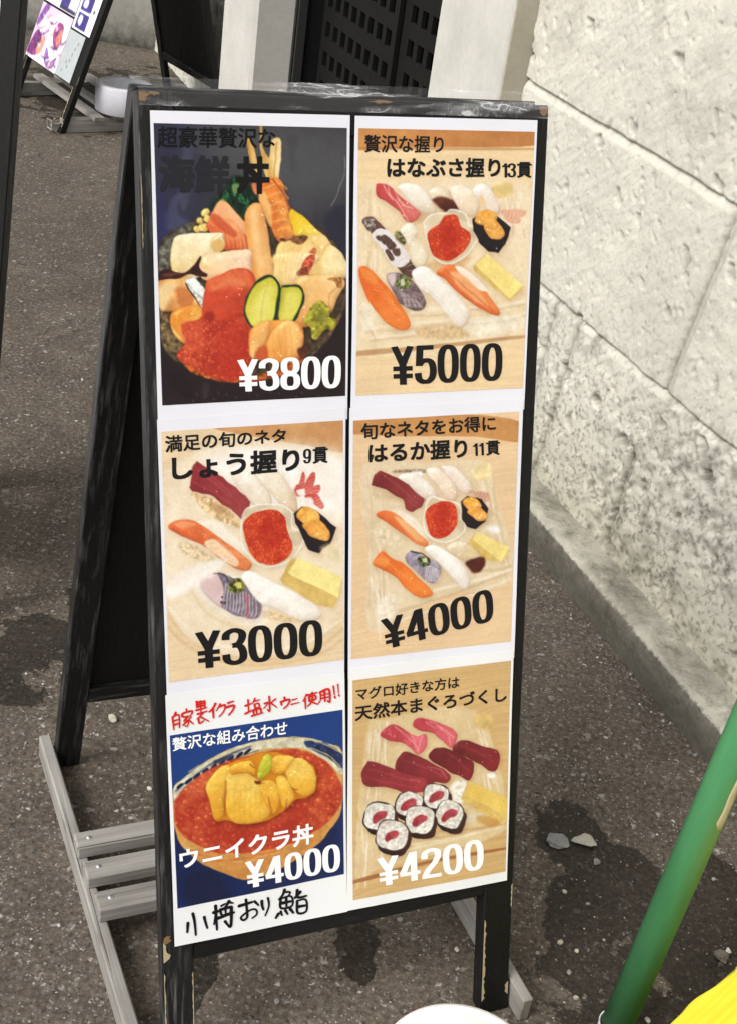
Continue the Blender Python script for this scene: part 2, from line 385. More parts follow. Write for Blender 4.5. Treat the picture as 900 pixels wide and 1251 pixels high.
# kerb along the foot of the wall
def kerb_mat():
    m,n,l,p=mat('kerb concrete',(.3,.29,.25),.9,.2)
    lc=attr(n,'lc').outputs['Vector']
    a=noise(n,l,lc,9,4); b=noise(n,l,lc,90,4,.7)
    c=ramp(n,l,a,[(.3,(.28,.262,.215,1)),(.7,(.47,.45,.375,1))])
    b2=noise(n,l,lc,34,5,.65); c=mixc(n,l,.9,c,ramp(n,l,b2,[(.34,g1(.5)),(.52,g1(.95)),(.7,g1(1.3))]),'MULTIPLY')
    c=mixc(n,l,.8,c,ramp(n,l,b,[(.3,g1(.6)),(.7,g1(1.25))]),'MULTIPLY')
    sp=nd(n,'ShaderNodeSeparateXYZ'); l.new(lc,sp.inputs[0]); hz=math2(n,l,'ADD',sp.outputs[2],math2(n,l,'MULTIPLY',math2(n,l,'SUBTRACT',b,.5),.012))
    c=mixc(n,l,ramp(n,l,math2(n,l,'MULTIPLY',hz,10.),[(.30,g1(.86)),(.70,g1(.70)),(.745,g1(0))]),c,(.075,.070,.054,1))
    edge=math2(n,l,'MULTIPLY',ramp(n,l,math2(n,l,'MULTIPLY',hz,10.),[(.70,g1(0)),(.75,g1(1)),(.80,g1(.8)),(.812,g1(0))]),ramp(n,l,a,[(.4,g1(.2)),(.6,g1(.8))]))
    c=mixc(n,l,edge,c,(.5,.48,.40,1))
    l.new(c,p.inputs['Base Color']); bump(n,l,p,math2(n,l,'ADD',b,a),.9,.006); return m
M['kerb']=kerb_mat()
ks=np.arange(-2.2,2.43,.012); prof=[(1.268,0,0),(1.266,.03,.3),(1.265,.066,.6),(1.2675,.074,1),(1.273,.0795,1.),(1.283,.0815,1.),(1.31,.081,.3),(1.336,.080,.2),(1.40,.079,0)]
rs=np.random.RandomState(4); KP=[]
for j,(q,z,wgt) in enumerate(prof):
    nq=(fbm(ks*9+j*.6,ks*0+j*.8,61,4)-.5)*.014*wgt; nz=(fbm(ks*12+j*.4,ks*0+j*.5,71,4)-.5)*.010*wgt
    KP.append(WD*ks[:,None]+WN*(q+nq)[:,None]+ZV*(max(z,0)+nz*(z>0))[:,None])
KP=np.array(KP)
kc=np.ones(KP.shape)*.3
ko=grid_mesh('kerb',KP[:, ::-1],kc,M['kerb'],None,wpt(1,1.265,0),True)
at=ko.data.attributes.new('lc','FLOAT_VECTOR','POINT'); at.data.foreach_set('vector',KP[:, ::-1].reshape(-1,3).astype('f').ravel())
tag(ko,kind='structure')
# doorway pilasters
pl=empty('door_pilaster',wpt(2.6,WQ,0),'smooth pale plaster pilaster with tan edge strip, between stone wall and dark doorway','pilaster','plaster pilasters beside the doorway')
mb=MB(); mb.frame(V(0,0,0),WD,WN,ZV,(2.432,1.287,0),(2.777,1.7,3.0),.006); mb.build('pilaster_face',M['plaster'],pl)
mb=MB(); mb.frame(V(0,0,0),WD,WN,ZV,(2.4255,1.289,0),(2.4318,1.345,3.0),.001); mb.build('edge_strip',M['tanplaster'],pl)
pl=empty('door_pilaster',wpt(4.3,WQ,0),'pale plaster pilaster on the far side of the dark doorway','pilaster','plaster pilasters beside the doorway')
mb=MB(); mb.frame(V(0,0,0),WD,WN,ZV,(4.141,1.287,0),(4.504,1.43,3.0),.012); mb.build('pilaster_face',M['plaster'],pl)
mb=MB(); mb.frame(V(0,0,0),WD,WN,ZV,(4.132,1.428,0),(4.1405,1.46,3.0),.002); mb.build('door_frame',M['greymetal'],pl)
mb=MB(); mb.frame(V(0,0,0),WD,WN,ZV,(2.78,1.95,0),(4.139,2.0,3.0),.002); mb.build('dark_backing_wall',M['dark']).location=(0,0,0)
o=bpy.data.objects['dark_backing_wall']; tag(o,'back wall inside the doorway, its shade painted on as black','wall')
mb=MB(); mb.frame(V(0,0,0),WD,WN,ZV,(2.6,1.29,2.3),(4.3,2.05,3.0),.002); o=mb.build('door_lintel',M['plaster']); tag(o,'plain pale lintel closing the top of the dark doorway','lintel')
mb=MB(); mb.frame(V(0,0,0),WD,WN,ZV,(4.1415,1.461,0),(4.35,1.95,3.0),.002); o=mb.build('inner_side_wall',M['dark']); tag(o,'side wall inside the doorway, its shade painted on as black','wall')
# lattice gate: two leaves with square holes
def lattice_leaf(parent,s0,s1,q0,q1,mt,name='lattice_leaf'):
    mb=MB(); ps,hs_=.0705,.043; zr=.0905; z0=.03; z1=2.25
    n=int((s1-s0-.03)/ps); mg=(s1-s0-n*ps+(ps-hs_))/2
    xs=[s0]; 
    for i in range(n): xs+=[s0+mg+i*ps, s0+mg+i*ps+hs_]
    xs.append(s1)
    nz=int((z1-z0-.05)/zr); zs=[z0]
    for i in range(nz): zs+=[z0+.04+i*zr, z0+.04+i*zr+.046]
    zs.append(z1)
    for i in range(0,len(xs)-1,2): mb.frame(V(0,0,0),WD,WN,ZV,(xs[i],q0,z0),(xs[i+1],q1,z1),.001)
    for j in range(0,len(zs)-1,2):
        for i in range(1,len(xs)-1,2): mb.frame(V(0,0,0),WD,WN,ZV,(xs[i]-.0005,q0+.0006,zs[j]),(xs[i+1]+.0005,q1-.0006,zs[j+1]),.001)
    return mb.build(name,mt,parent)
M['blackplastic']=mat('black lattice plastic',(.009,.009,.008),.6,.15)[0]
gate=empty('lattice_gate',wpt(3.4,1.5,0),'black lattice gate with rows of square holes inside the doorway','gate')
lattice_leaf(gate,2.80,3.485,1.515,1.53,M['blackplastic']); lattice_leaf(gate,3.50,4.10,1.50,1.515,M['blackplastic'])
mb=MB(); mb.frame(V(0,0,0),WD,WN,ZV,(3.487,1.516,.03),(3.499,1.545,2.25),.002); mb.build('gate_post',M['blackplastic'],gate)
# grey end wall across the lane
def endmat():
    m,n,l,p=mat('grey render',(.2,.2,.18),.9,.2)
    P=nd(n,'ShaderNodeTexCoord').outputs['Object']
    sp=nd(n,'ShaderNodeSeparateXYZ'); l.new(P,sp.inputs[0])
    a=noise(n,l,P,3,4); b=noise(n,l,P,25,4,.7)
    c=ramp(n,l,a,[(.3,(.25,.245,.22,1)),(.7,(.36,.35,.315,1))])
    c=mixc(n,l,.6,c,ramp(n,l,b,[(.3,g1(.75)),(.7,g1(1.1))]),'MULTIPLY')
    hz=math2(n,l,'ADD',sp.outputs[2],math2(n,l,'MULTIPLY',math2(n,l,'SUBTRACT',b,.5),.12))
    c=mixc(n,l,ramp(n,l,hz,[(.0,g1(.9)),(.05,g1(.5)),(.14,g1(0))]),c,(.035,.036,.026,1))
    l.new(c,p.inputs['Base Color']); bump(n,l,p,b,.5,.006); return m
M['end']=endmat()
mb=MB(); mb.add([(-6,0,0),(.4,0,0),(.4,.25,0),(-6,.25,0),(-6,0,2.8),(.4,0,2.8),(.4,.25,2.8),(-6,.25,2.8)],[[0,1,5,4],[1,2,6,5],[2,3,7,6],[3,0,4,7],[4,5,6,7]])
o=mb.build('end_wall',M['end']); o.location=(-1.2,6.08,0); tag(o,'plain grey rendered wall with mossy foot, across the far end of the lane','wall')
# ------------------------------------------------------------------ poster painting (colour per vertex of a fine grid, in board millimetres)
def _p(t):
    v=[float(q) for q in t.split()]; return list(zip(v[0::2],v[1::2]))
def spline(pts,k=4):
    P=np.array(pts,float); n=len(P); t=np.linspace(0,1,k,endpoint=False)[:,None]; out=[]
    for i in range(n):
        a,b,c,d=P[i-1],P[i],P[(i+1)%n],P[(i+2)%n]
        out.append(.5*(2*b+(c-a)*t+(2*a-5*b+4*c-d)*t**2+(3*b-3*c+d-a)*t**3))
    return np.concatenate(out)
def sdf(X,Y,pts):
    n=len(pts); d=np.full(X.shape,1e9); ins=np.zeros(X.shape,bool)
    for i in range(n):
        x0,y0=pts[i-1]; x1,y1=pts[i]; ex,ey=x1-x0,y1-y0; L=ex*ex+ey*ey+1e-9
        px,py=X-x0,Y-y0; t=np.clip((px*ex+py*ey)/L,0,1)
        d=np.minimum(d,(px-t*ex)**2+(py-t*ey)**2)
        if y0!=y1:
            c=((y0>Y)!=(y1>Y)); xi=x0+(Y-y0)*ex/ey; ins^=c&(X<xi)
    d=np.sqrt(d); return np.where(ins,d,-d)
class Canvas:
    def __init__(s,quad,res,bg,wood=0,seed=1):
        q=np.array(quad,float); w=np.linalg.norm(q[1]-q[0]); h=np.linalg.norm(q[3]-q[0]); s.nx,s.ny=int(w/res)+1,int(h/res)+1
        u,v=np.meshgrid(np.linspace(0,1,s.nx),np.linspace(0,1,s.ny)); u=u[...,None]; v=v[...,None]
        P=(q[0]*(1-u)+q[1]*u)*(1-v)+(q[3]*(1-u)+q[2]*u)*v
        s.X,s.Y=P[...,0],P[...,1]; s.res=res; s.seed=seed
        s.C=np.ones(s.X.shape+(3,))*np.array(bg)/255.
        s.C*=(1+.05*(fbm(s.X/40,s.Y/40,seed,3)-.5))[...,None]
        if wood: s.C*=(1+wood*3*(fbm(s.X/60,s.Y/2.2+vnoise(s.X/50,s.Y/30,seed)*6,seed+1,3)-.5))[...,None]
    def shape(s,pts,colr,smooth=1,soft=1.,wob=None,alpha=1.,bulge=0,r=8,noise=0,nsc=8,stripe=None,sh=0,roe=None,w=0,g=None,gl=0):
        s.seed+=13; rs=np.random.RandomState(s.seed)
        P=np.array(pts,float)
        if w and len(P)>2:
            Q=[P[0]]
            for i in range(len(P)-1):
                a,b,c,d=P[max(i-1,0)],P[i],P[i+1],P[min(i+2,len(P)-1)]
                for t in (.33,.67,1.): Q.append(.5*(2*b+(c-a)*t+(2*a-5*b+4*c-d)*t*t+(3*b-3*c+d-a)*t**3))
            P=np.array(Q)
        elif smooth and not w: P=spline(pts)
        pad=soft*1.5+6+w; lo,hi=P.min(0)-pad,P.max(0)+pad
        k=(s.X>lo[0])&(s.X<hi[0])&(s.Y>lo[1])&(s.Y<hi[1])
        if not k.any(): return
        ys=np.where(k.any(1))[0]; xs=np.where(k.any(0))[0]; sl=(slice(ys[0],ys[-1]+1),slice(xs[0],xs[-1]+1))
        X0,Y0_=s.X[sl],s.Y[sl]; C=s.C[sl]
        wb=(1.3 if smooth else .7) if wob is None else wob
        X=X0+wb*2*(fbm(X0/11,Y0_/11,s.seed%97+5,2)-.5); Y=Y0_+wb*2*(fbm(X0/11,Y0_/11,s.seed%97+6,2)-.5)
        if w:
            d=np.full(X.shape,1e9)
            for (x0,y0),(x1,y1) in zip(P[:-1],P[1:]):
                ex,ey=x1-x0,y1-y0; L=ex*ex+ey*ey+1e-9; t=np.clip(((X-x0)*ex+(Y-y0)*ey)/L,0,1)
                d=np.minimum(d,(X-x0-t*ex)**2+(Y-y0-t*ey)**2)
            d=w/2-np.sqrt(d)
            A=np.clip(d/soft+.5,0,1)*alpha*(.6+.5*vnoise(X/6,Y/6,s.seed%89))
            A=np.clip(A,0,1)
        else:
            d=sdf(X,Y,P); t=np.clip(d/soft+.5,0,1); A=t*t*(3-2*t)*alpha
            if sh:
                d2=sdf(X-1.6,Y-2.6,P); C*=1-(sh*np.clip((d2+6)/11,0,1)**1.3)[...,None]*np.array((.7,.95,1.1))
        c=np.ones(C.shape)*np.array(colr)/255.
        if g:
            an,c2=g; an=R(an); v=X*math.cos(an)+Y*math.sin(an); pv=P[:,0]*math.cos(an)+P[:,1]*math.sin(an)
            f=np.clip((v-pv.min())/(np.ptp(pv)+1e-6)+(fbm(X/10,Y/10,s.seed%83,2)-.5)*.5,0,1); f=(f*f*(3-2*f))[...,None]
            c=c*(1-f)+np.array(c2)/255.*f
        if not w and not roe:
            c=c*(1+.07*2*(fbm(X/13,Y/13,s.seed%79+1,3)-.5)[...,None]*np.array((.6,1.,1.3)))
        if not w: c=c*(1+.03*2*(.6*vnoise(X0/1.9,Y0_/1.9,s.seed%41)+.4*vnoise(X0/.9,Y0_/.9,s.seed%37)-.5))[...,None]
        if noise: c*=(1+noise*2*(fbm(X/nsc,Y/nsc,s.seed%71,3)-.5))[...,None]
        if stripe:
            an,per,amt,c2=stripe; an=R(an); wv=(X*math.cos(an)+Y*math.sin(an)); w2=(-X*math.sin(an)+Y*math.cos(an))
            ph=wv/per*6.28+5*vnoise(wv/per/2.5,w2/14,s.seed%67)+2*vnoise(w2/9,wv/9,s.seed%61)
            f=np.clip(np.sin(ph)*1.6-.5,0,1)*amt*(.35+.9*vnoise(X/11,Y/11,s.seed%59))
            c=c*(1-f[...,None])+np.array(c2)/255.*f[...,None]
        if roe:
            rad,ca,cb=roe; ca=np.array(ca)/255.; cb=np.array(cb)/255.
            n=int((hi-lo).prod()/(rad*rad*1.0))
            lowf=fbm(X/16,Y/16,s.seed%53,2)
            for i in range(n):
                cx,cy=rs.uniform(lo[0],hi[0]),rs.uniform(lo[1],hi[1]); rr=rad*rs.uniform(.75,1.2)
                ix=int((cx-X0[0,0])/s.res); iy=int((cy-Y0_[0,0])/s.res); m=int(rr/s.res)+2
                if ix<0 or iy<0 or ix>=X.shape[1] or iy>=X.shape[0]: continue
                y0,y1,x0,x1=max(iy-m,0),iy+m+1,max(ix-m,0),ix+m+1
                dd=np.hypot(X0[y0:y1,x0:x1]-cx,Y0_[y0:y1,x0:x1]-cy)/rr; a=np.clip((1-dd)*rr/.8,0,1)[...,None]*.75
                t=np.clip(lowf[iy,ix]*1.6-.3+1.0*(rs.rand()-.5),0,1); cc=ca*t+cb*(1-t); shd=(1.05-.22*dd**2)[...,None]
                hl=np.clip(1-np.hypot(X0[y0:y1,x0:x1]-cx+rr*.3,Y0_[y0:y1,x0:x1]-cy+rr*.35)/(rr*.5),0,1)[...,None]*rs.choice([0,0,.2,.42])
                c[y0:y1,x0:x1]=c[y0:y1,x0:x1]*(1-a)+(cc*shd+hl*np.array((1,.72,.55)))*a
        if bulge:
            dd=np.clip(d,0,r)/r; h=np.sqrt(np.clip(1-(1-dd)**2,0,1))*r*bulge
            h=h+(fbm(X/14,Y/14,s.seed%47,2)-.5)*2.2*bulge
            gy,gx=np.gradient(h,s.res); inv=1/np.sqrt(1+gx**2+gy**2)
            lam=(gx*.38+gy*.52+.78)*inv; c=c*((.76+.31*np.clip(lam,0,1.2))[...,None]**np.array((.7,1.,1.2)))
            hx=np.clip((gx*.22+gy*.42+.88)*inv,0,1)**40*np.clip(vnoise(X/5,Y/5,s.seed%43)*2.4-1.1,0,1); c=c+(hx*.16)[...,None]
        for i in range(gl):
            j=rs.randint(len(P)); t=rs.uniform(.25,.9); cen=P.mean(0); gx_,gy_=cen+(P[j]-cen)*t; rr=rs.uniform(.7,1.5)
            c=c+(np.clip(1-np.hypot((X-gx_),(Y-gy_)*1.4)/rr,0,1)*.5)[...,None]
        s.C[sl]=C*(1-A[...,None])+np.clip(c,0,1)*A[...,None]
    def finish(s):
        s.C=np.clip(s.C,0,1); gr=s.C.mean(-1,keepdims=True); s.C=gr+(s.C-gr)*.90; s.C=s.C+.07*(s.C-.5)*(1-abs(2*s.C-1))*2
        s.C*=(1+.05*(np.random.RandomState(s.seed).rand(*s.X.shape)-.5)+.03*(fbm(s.X/3,s.Y/3,9,2)-.5))[...,None]
        return srgb(np.clip(s.C,0,1))*.93
POSTERS={}
POSTERS['A']={'sheet':_p("-1 1.2 203.4 -0.4 203.5 310 -1.4 306.3"),'photo':_p("2 12.7 200.1 12 200.8 284.5 3.4 284.1"),'bg':((66,66,78),0),'texts':[('超豪華贅沢な',_p("5.6 15.4 124.1 14.2 124 33.1 5 35.3"),(14,13,16),0.009),('海鮮',_p("6.1 41.7 77.3 41.3 76.8 77.2 5.1 76.8"),(36,35,40),0.02),('丼',_p("83.3 41.7 118.1 41 117.3 77.4 82.9 77.2"),(16,14,16),0.02),('¥3800',_p("82.2 241.3 195.5 241.1 195.2 275.7 83.1 274.4"),(250,250,250),0.034)]}
POSTERS['A']["shapes"]=[
 (_p("2 12.7 200.1 12 200.9 294.9 3.4 284.1"),(54,53,62),{'soft':1,'smooth':0}),
 (_p("2 12.7 53.4 11.3 41.2 113 -2 151.9"),(46,47,80),{'soft':60,'alpha':0.7,'noise':0.15,'nsc':14}),
 (_p("45.7 11.5 200.1 12 200.7 72.7 142.1 88.2 70.6 59.3"),(86,86,88),{'soft':55,'alpha':0.8}),  # glare on the laminate, painted as a grey wash across the top
 (_p("-5.5 142.1 201.5 144.5 203 296.9 -9.6 285.2"),(40,24,30),{'soft':50}),
 (_p("138.2 17 146.4 21.1 144.1 40.4 147.6 53.2 140.5 55.5 137.5 34.1"),(70,70,76),{'soft':6,'alpha':0.55,'noise':0.1}),  # pale upright smears from here: reflections painted into the print
 (_p("32.6 23.8 39.2 23.6 35.8 80 28.8 94.9 24.8 73.8"),(86,90,110),{'soft':6,'alpha':0.45,'noise':0.1}),
 (_p("18 82.3 27 78 24.4 94.9 35.3 105.5 21.7 111.8 10.7 109.7"),(84,88,118),{'soft':6,'alpha':0.5,'noise':0.1}),
 (_p("120.4 79.4 125.2 72.9 158.3 72.6 163.2 98.9 158.4 105.6"),(78,78,84),{'soft':6,'alpha':0.35,'noise':0.1}),
 (_p("175.3 101.1 199.7 90 200.3 148.4 187.8 130.2"),(34,36,60),{'soft':6,'alpha':0.6,'noise':0.1}),
 (_p("2.9 74 11.5 78.1 12.6 120.3 1.3 128.8"),(46,46,100),{'soft':6,'alpha':0.6,'noise':0.1}),
 (_p("197.3 39.4 197 59.1 191 74.5 183.8 87.8"),(150,150,152),{'w':1.0,'soft':1.2,'alpha':0.7}),
 (_p("4.5 130 15.5 115.4 36.2 105.7 62.1 100.8 131.3 93.2 175.3 113.4 198 144.5 200.1 181.1 190 207.3 167.4 233.1 130.8 255.5 86.5 264.6 48.9 257.6 20.2 241.6 6.4 222 3.1 181.7"),(74,60,42),{'soft':2,'noise':0.6,'nsc':5}),
 (_p("4.4 132.4 16.7 117.8 37.4 106.2 30.6 122.8 14.8 142.3 6.7 161.9"),(104,104,92),{'soft':3,'noise':0.7,'nsc':3,'alpha':0.9}),
 (_p("3.2 194.2 10.9 194.4 25.7 227.8 20.2 240.3 6.3 223.3"),(112,92,60),{'soft':4,'noise':0.8,'nsc':4}),
 (_p("167.4 233.1 195.6 194.2 199.4 170.6 200.2 186.4 190.1 209.9 170.2 234.5 147.6 248.2"),(110,86,60),{'soft':4,'noise':0.7,'nsc':4}),
 (_p("20.3 235.2 49 251.9 86.6 259.6 130.8 251.5 153.2 237.8 144.8 254 108.5 263.8 75.6 264.6 40.9 256.2"),(176,84,28),{'soft':3,'noise':0.7,'nsc':3}),
 (_p("55.9 88.4 72 71.3 81.3 59.5 92.7 62.5 106.4 79.5 104 94.7 92.3 103.3 71.6 99"),(12,44,28),{'soft':4,'noise':1.2,'nsc':4}),
 (_p("81.3 60.5 82.9 79.7 79.3 75.5"),(34,96,56),{'soft':1.5,'noise':0.8,'nsc':2}),
 (_p("72 73.4 76.4 81.9 69.5 84.1"),(34,96,56),{'soft':1.5,'noise':0.8,'nsc':2}),
 (_p("88 73.3 92.5 86.1 85.6 84"),(34,96,56),{'soft':1.5,'noise':0.8,'nsc':2}),
 (_p("94.8 79.6 97 92.5 93.6 90.4"),(34,96,56),{'soft':1.5,'noise':0.8,'nsc':2}),
 (_p("78.9 69.1 85.3 67.9 84.3 75.9 80.6 77.2"),(110,140,80),{'soft':2}),
 (_p("108.3 11.5 110.2 11.4 111.4 32.5 118.3 47.2 115.9 62.3 111.3 53.8 108.6 32.5"),(196,146,70),{'soft':1.2,'g':(90,(236,196,120))}),
 (_p("94 26.5 97.7 24.3 104.4 41.1 107 62.4 100.8 62.4 97.5 43.3"),(214,156,74),{'soft':1.5,'g':(90,(244,208,136))}),
 (_p("120.7 25.9 130 27.4 127.1 62.1 115.9 62.3 118.3 40.8"),(216,164,84),{'soft':1.5,'g':(0,(250,222,160))}),
 (_p("125.3 27.9 122.4 62.2"),(176,116,50),{'w':0.9,'soft':1}),
 (_p("95.8 28.6 102.4 60.3"),(176,110,48),{'w':0.9,'soft':1}),
 (_p("106 79.5 108.8 68.8 120.5 62.2 129.9 64.2 136 81.5 141.2 99 144 116.6 134.4 125.4 124.9 120.9 115.6 103.3 108.7 90.3"),(220,104,34),{'soft':1.5,'bulge':0.5,'r':10,'sh':0.18,'gl':10,'g':(0,(238,150,72)),'noise':0.2,'nsc':5,'wob':0.8}),
 (_p("111.1 73 125.2 66.5 135.8 72.8"),(246,176,100),{'w':1.5,'soft':1.6,'alpha':0.75}),
 (_p("113.9 80.8 127.5 75.1 137.4 81.5"),(246,176,100),{'w':1.5,'soft':1.6,'alpha':0.75}),
 (_p("116.6 88.6 129.8 83.7 139 90.2"),(246,176,100),{'w':1.5,'soft':1.6,'alpha':0.75}),
 (_p("119.4 96.4 132.2 92.4 140.7 99"),(246,176,100),{'w':1.5,'soft':1.6,'alpha':0.75}),
 (_p("122.2 104.2 134.5 101.2 142.3 107.7"),(246,176,100),{'w':1.5,'soft':1.6,'alpha':0.75}),
 (_p("125 112.1 136.9 109.9 144 116.6"),(246,176,100),{'w':1.5,'soft':1.6,'alpha':0.75}),
 (_p("121.7 63.3 132.2 77.2 137.4 90.2 142.6 112.2"),(150,56,20),{'w':1.3,'soft':1.4,'alpha':0.8}),
 (_p("106.4 79.5 113.4 77.3 120.3 99 119.1 109.9 111 96.8"),(250,196,120),{'soft':4,'alpha':0.8}),
 (_p("98.4 67.8 103 66.7 105.3 77.4 102.3 76.3"),(220,120,70),{'soft':1.5}),
 (_p("138.8 94.6 146.4 94.6 168.1 112.2 173.5 117.8 158.4 121.1 144 118.8"),(240,188,30),{'soft':1.5,'bulge':0.5,'r':10,'sh':0.18,'gl':4,'g':(45,(254,222,90))}),
 (_p("144 125.4 158.4 117.7 173 116.7 182.8 125.7 184.3 127.9 197.7 139.3 204.1 157.6 173.2 166.1 148.8 147.7"),(238,190,104),{'soft':1.5,'bulge':0.5,'r':16,'sh':0.18,'gl':4,'g':(0,(250,226,168)),'noise':0.06}),
 (_p("182.8 125.7 175.5 132.3 168.2 148"),(222,166,90),{'w':1.5,'soft':2.5,'alpha':0.7}),
 (_p("55.7 95.2 53.4 98.6 48.9 98.6 46.7 95.3 49.1 91.9 53.4 91.8"),(238,204,112),{'soft':1.6,'bulge':0.5,'r':4,'noise':0.2,'nsc':2}),
 (_p("48.8 102.5 47 105.2 43.3 105.1 41.6 102.5 43.5 99.8 47 99.8"),(238,204,112),{'soft':1.6,'bulge':0.5,'r':4,'noise':0.2,'nsc':2}),
 (_p("57.4 101.6 55.3 104.6 51.3 104.6 49.3 101.6 51.4 98.6 55.3 98.6"),(238,204,112),{'soft':1.6,'bulge':0.5,'r':4,'noise':0.2,'nsc':2}),
 (_p("46.6 111.5 44.8 114.2 41.1 114.1 39.4 111.5 41.3 108.8 44.8 108.8"),(238,204,112),{'soft':1.6,'bulge':0.5,'r':4,'noise':0.2,'nsc':2}),
 (_p("54.1 109.8 51.6 113.5 46.6 113.4 44.2 109.8 46.8 106.1 51.5 106"),(238,204,112),{'soft':1.6,'bulge':0.5,'r':4,'noise':0.2,'nsc':2}),
 (_p("66.1 84.5 71.8 85.1 92.2 105.5 94.8 130.6 71.1 132.6 51 109.8 56.2 96.9"),(226,98,50),{'soft':1.5,'bulge':0.3,'r':10,'sh':0.25,'gl':4,'smooth':0,'g':(-60,(250,168,108)),'wob':1.5}),
 (_p("66.1 84.5 71.8 85.1 91.8 105.1 93.3 116.4 80.7 103.3 60.3 94.8"),(250,176,124),{'soft':3,'alpha':0.85}),
 (_p("61.4 94.8 68.7 109.8 71.2 129.3"),(252,190,140),{'w':0.8,'soft':1.2,'alpha':0.6}),
 (_p("66.4 97.3 73.2 112.8 75.3 129.3"),(252,190,140),{'w':0.8,'soft':1.2,'alpha':0.6}),
 (_p("71.4 99.9 77.8 115.9 79.5 129.4"),(252,190,140),{'w':0.8,'soft':1.2,'alpha':0.6}),
 (_p("76.4 102.5 82.4 118.9 83.6 129.4"),(252,190,140),{'w':0.8,'soft':1.2,'alpha':0.6}),
 (_p("81.4 105.1 87 122 87.8 129.4"),(252,190,140),{'w':0.8,'soft':1.2,'alpha':0.6}),
 (_p("86.4 107.7 91.6 125.1 92 129.5"),(252,190,140),{'w':0.8,'soft':1.2,'alpha':0.6}),
 (_p("56.2 96.9 64.8 99.1 82.9 114.2 78.2 118.5 60.1 105.5"),(196,64,34),{'soft':3,'alpha':0.6}),
 (_p("91.3 103.3 94.7 91.5 102.2 86.5 109.1 89.9 113.7 105.5 117.8 129.7 122 151.8 120 169.7 96.3 169.2 95.6 138.3 93.3 120.7"),(244,160,84),{'soft':1.5,'bulge':0.5,'r':13,'sh':0.28,'gl':5,'g':(0,(252,192,120)),'wob':1.0}),
 (_p("97 94.7 104 90.3 106.2 112.1 110.6 147.2 103.5 147.2 99.1 116.4"),(255,206,140),{'soft':7,'alpha':0.7}),
 (_p("18.1 122.5 28.3 116.1 64.5 114.5 69.5 120.6 68.4 131.9 52.6 146.5 40.9 159.4 20.7 156.9 15.4 141.7"),(240,208,140),{'soft':1.5,'bulge':0.5,'r':14,'sh':0.25,'gl':4,'g':(-70,(255,240,200))}),
 (_p("57.5 124.9 64.4 120.6 69.4 124.9 68.8 131.9 59.6 133.5"),(226,176,100),{'soft':3,'alpha':0.9}),
 (_p("64.5 116.3 57.5 122.7 55.5 132.4"),(216,164,90),{'w':1.0,'soft':1.5,'alpha':0.8}),
 (_p("44.7 139.9 71.1 133.2 96.6 132.1 97.9 151.5 96.3 167 70.7 164.3 47.8 159.5"),(250,204,148),{'soft':1.5,'bulge':0.5,'r':12,'sh':0.18,'gl':4,'g':(0,(252,214,178)),'noise':0.05}),
 (_p("123.9 134.1 129.7 123.1 146.4 119.2 158.4 120.2 167.2 130 165.8 141.2 156.1 152.3 156.1 174.9 124.7 174.2 122 151.8"),(246,200,118),{'soft':1.5,'bulge':0.5,'r':14,'sh':0.2,'gl':4,'g':(60,(252,226,160)),'wob':1.2}),
 (_p("134.4 125.1 132 136.4 129.1 151.9"),(226,168,88),{'w':0.9,'soft':1.4,'alpha':0.7}),
 (_p("137.8 124.5 134.4 136.4 131 152"),(226,168,88),{'w':0.9,'soft':1.4,'alpha':0.7}),
 (_p("141.1 123.9 136.8 136.5 132.9 152"),(226,168,88),{'w':0.9,'soft':1.4,'alpha':0.7}),
 (_p("144.5 123.2 139.2 136.5 134.9 152"),(226,168,88),{'w':0.9,'soft':1.4,'alpha':0.7}),
 (_p("147.8 123.9 141.6 136.5 136.8 152"),(226,168,88),{'w':0.9,'soft':1.4,'alpha':0.7}),
 (_p("151.2 124.6 144 136.5 138.7 152.1"),(226,168,88),{'w':0.9,'soft':1.4,'alpha':0.7}),
 (_p("154.6 125.3 146.4 136.5 140.6 152.1"),(226,168,88),{'w':0.9,'soft':1.4,'alpha':0.7}),
 (_p("128.5 122 132.1 119.2 136.8 121 144 118.3 156 117.7 158.4 120.2 151.2 126.6 144 125.4 139.2 122.7 134.4 123.6"),(112,66,42),{'soft':2,'noise':0.7,'nsc':3,'alpha':0.9}),
 (_p("156.1 141.1 163.3 130 167.7 131.8 163.8 143.4 158.5 150.1"),(196,92,56),{'soft':2,'noise':0.5,'nsc':2}),
 (_p("124.9 135.8 168.2 136.3 163.4 149.7 144 167.4 124.7 167 122 149.1"),(247,206,130),{'soft':4,'bulge':0.5,'r':10,'sh':0,'gl':4,'g':(0,(250,218,160))}),
 (_p("128.4 137 127.7 151.4 128.3 164.8"),(228,176,104),{'w':0.8,'soft':1.5,'alpha':0.5}),
 (_p("133.2 137 131.5 151.5 131.2 164.9"),(228,176,104),{'w':0.8,'soft':1.5,'alpha':0.5}),
 (_p("138 137.1 135.3 151.5 134.1 164.9"),(228,176,104),{'w':0.8,'soft':1.5,'alpha':0.5}),
 (_p("142.8 137.1 139.2 151.6 137 165"),(228,176,104),{'w':0.8,'soft':1.5,'alpha':0.5}),
 (_p("147.6 137.2 143 151.6 139.9 165"),(228,176,104),{'w':0.8,'soft':1.5,'alpha':0.5}),
 (_p("152.4 137.2 146.9 151.7 142.8 165.1"),(228,176,104),{'w':0.8,'soft':1.5,'alpha':0.5}),
 (_p("156.1 140.6 165.8 136.2 165.3 145.2 158.5 156.4 153.7 157.6 148.8 156.2"),(200,88,58),{'soft':2,'noise':0.6,'nsc':2}),
 (_p("146.4 153.9 156.1 149.6 158.5 157.7 148.8 158.4"),(120,60,44),{'soft':2,'alpha':0.7,'noise':0.6,'nsc':2}),
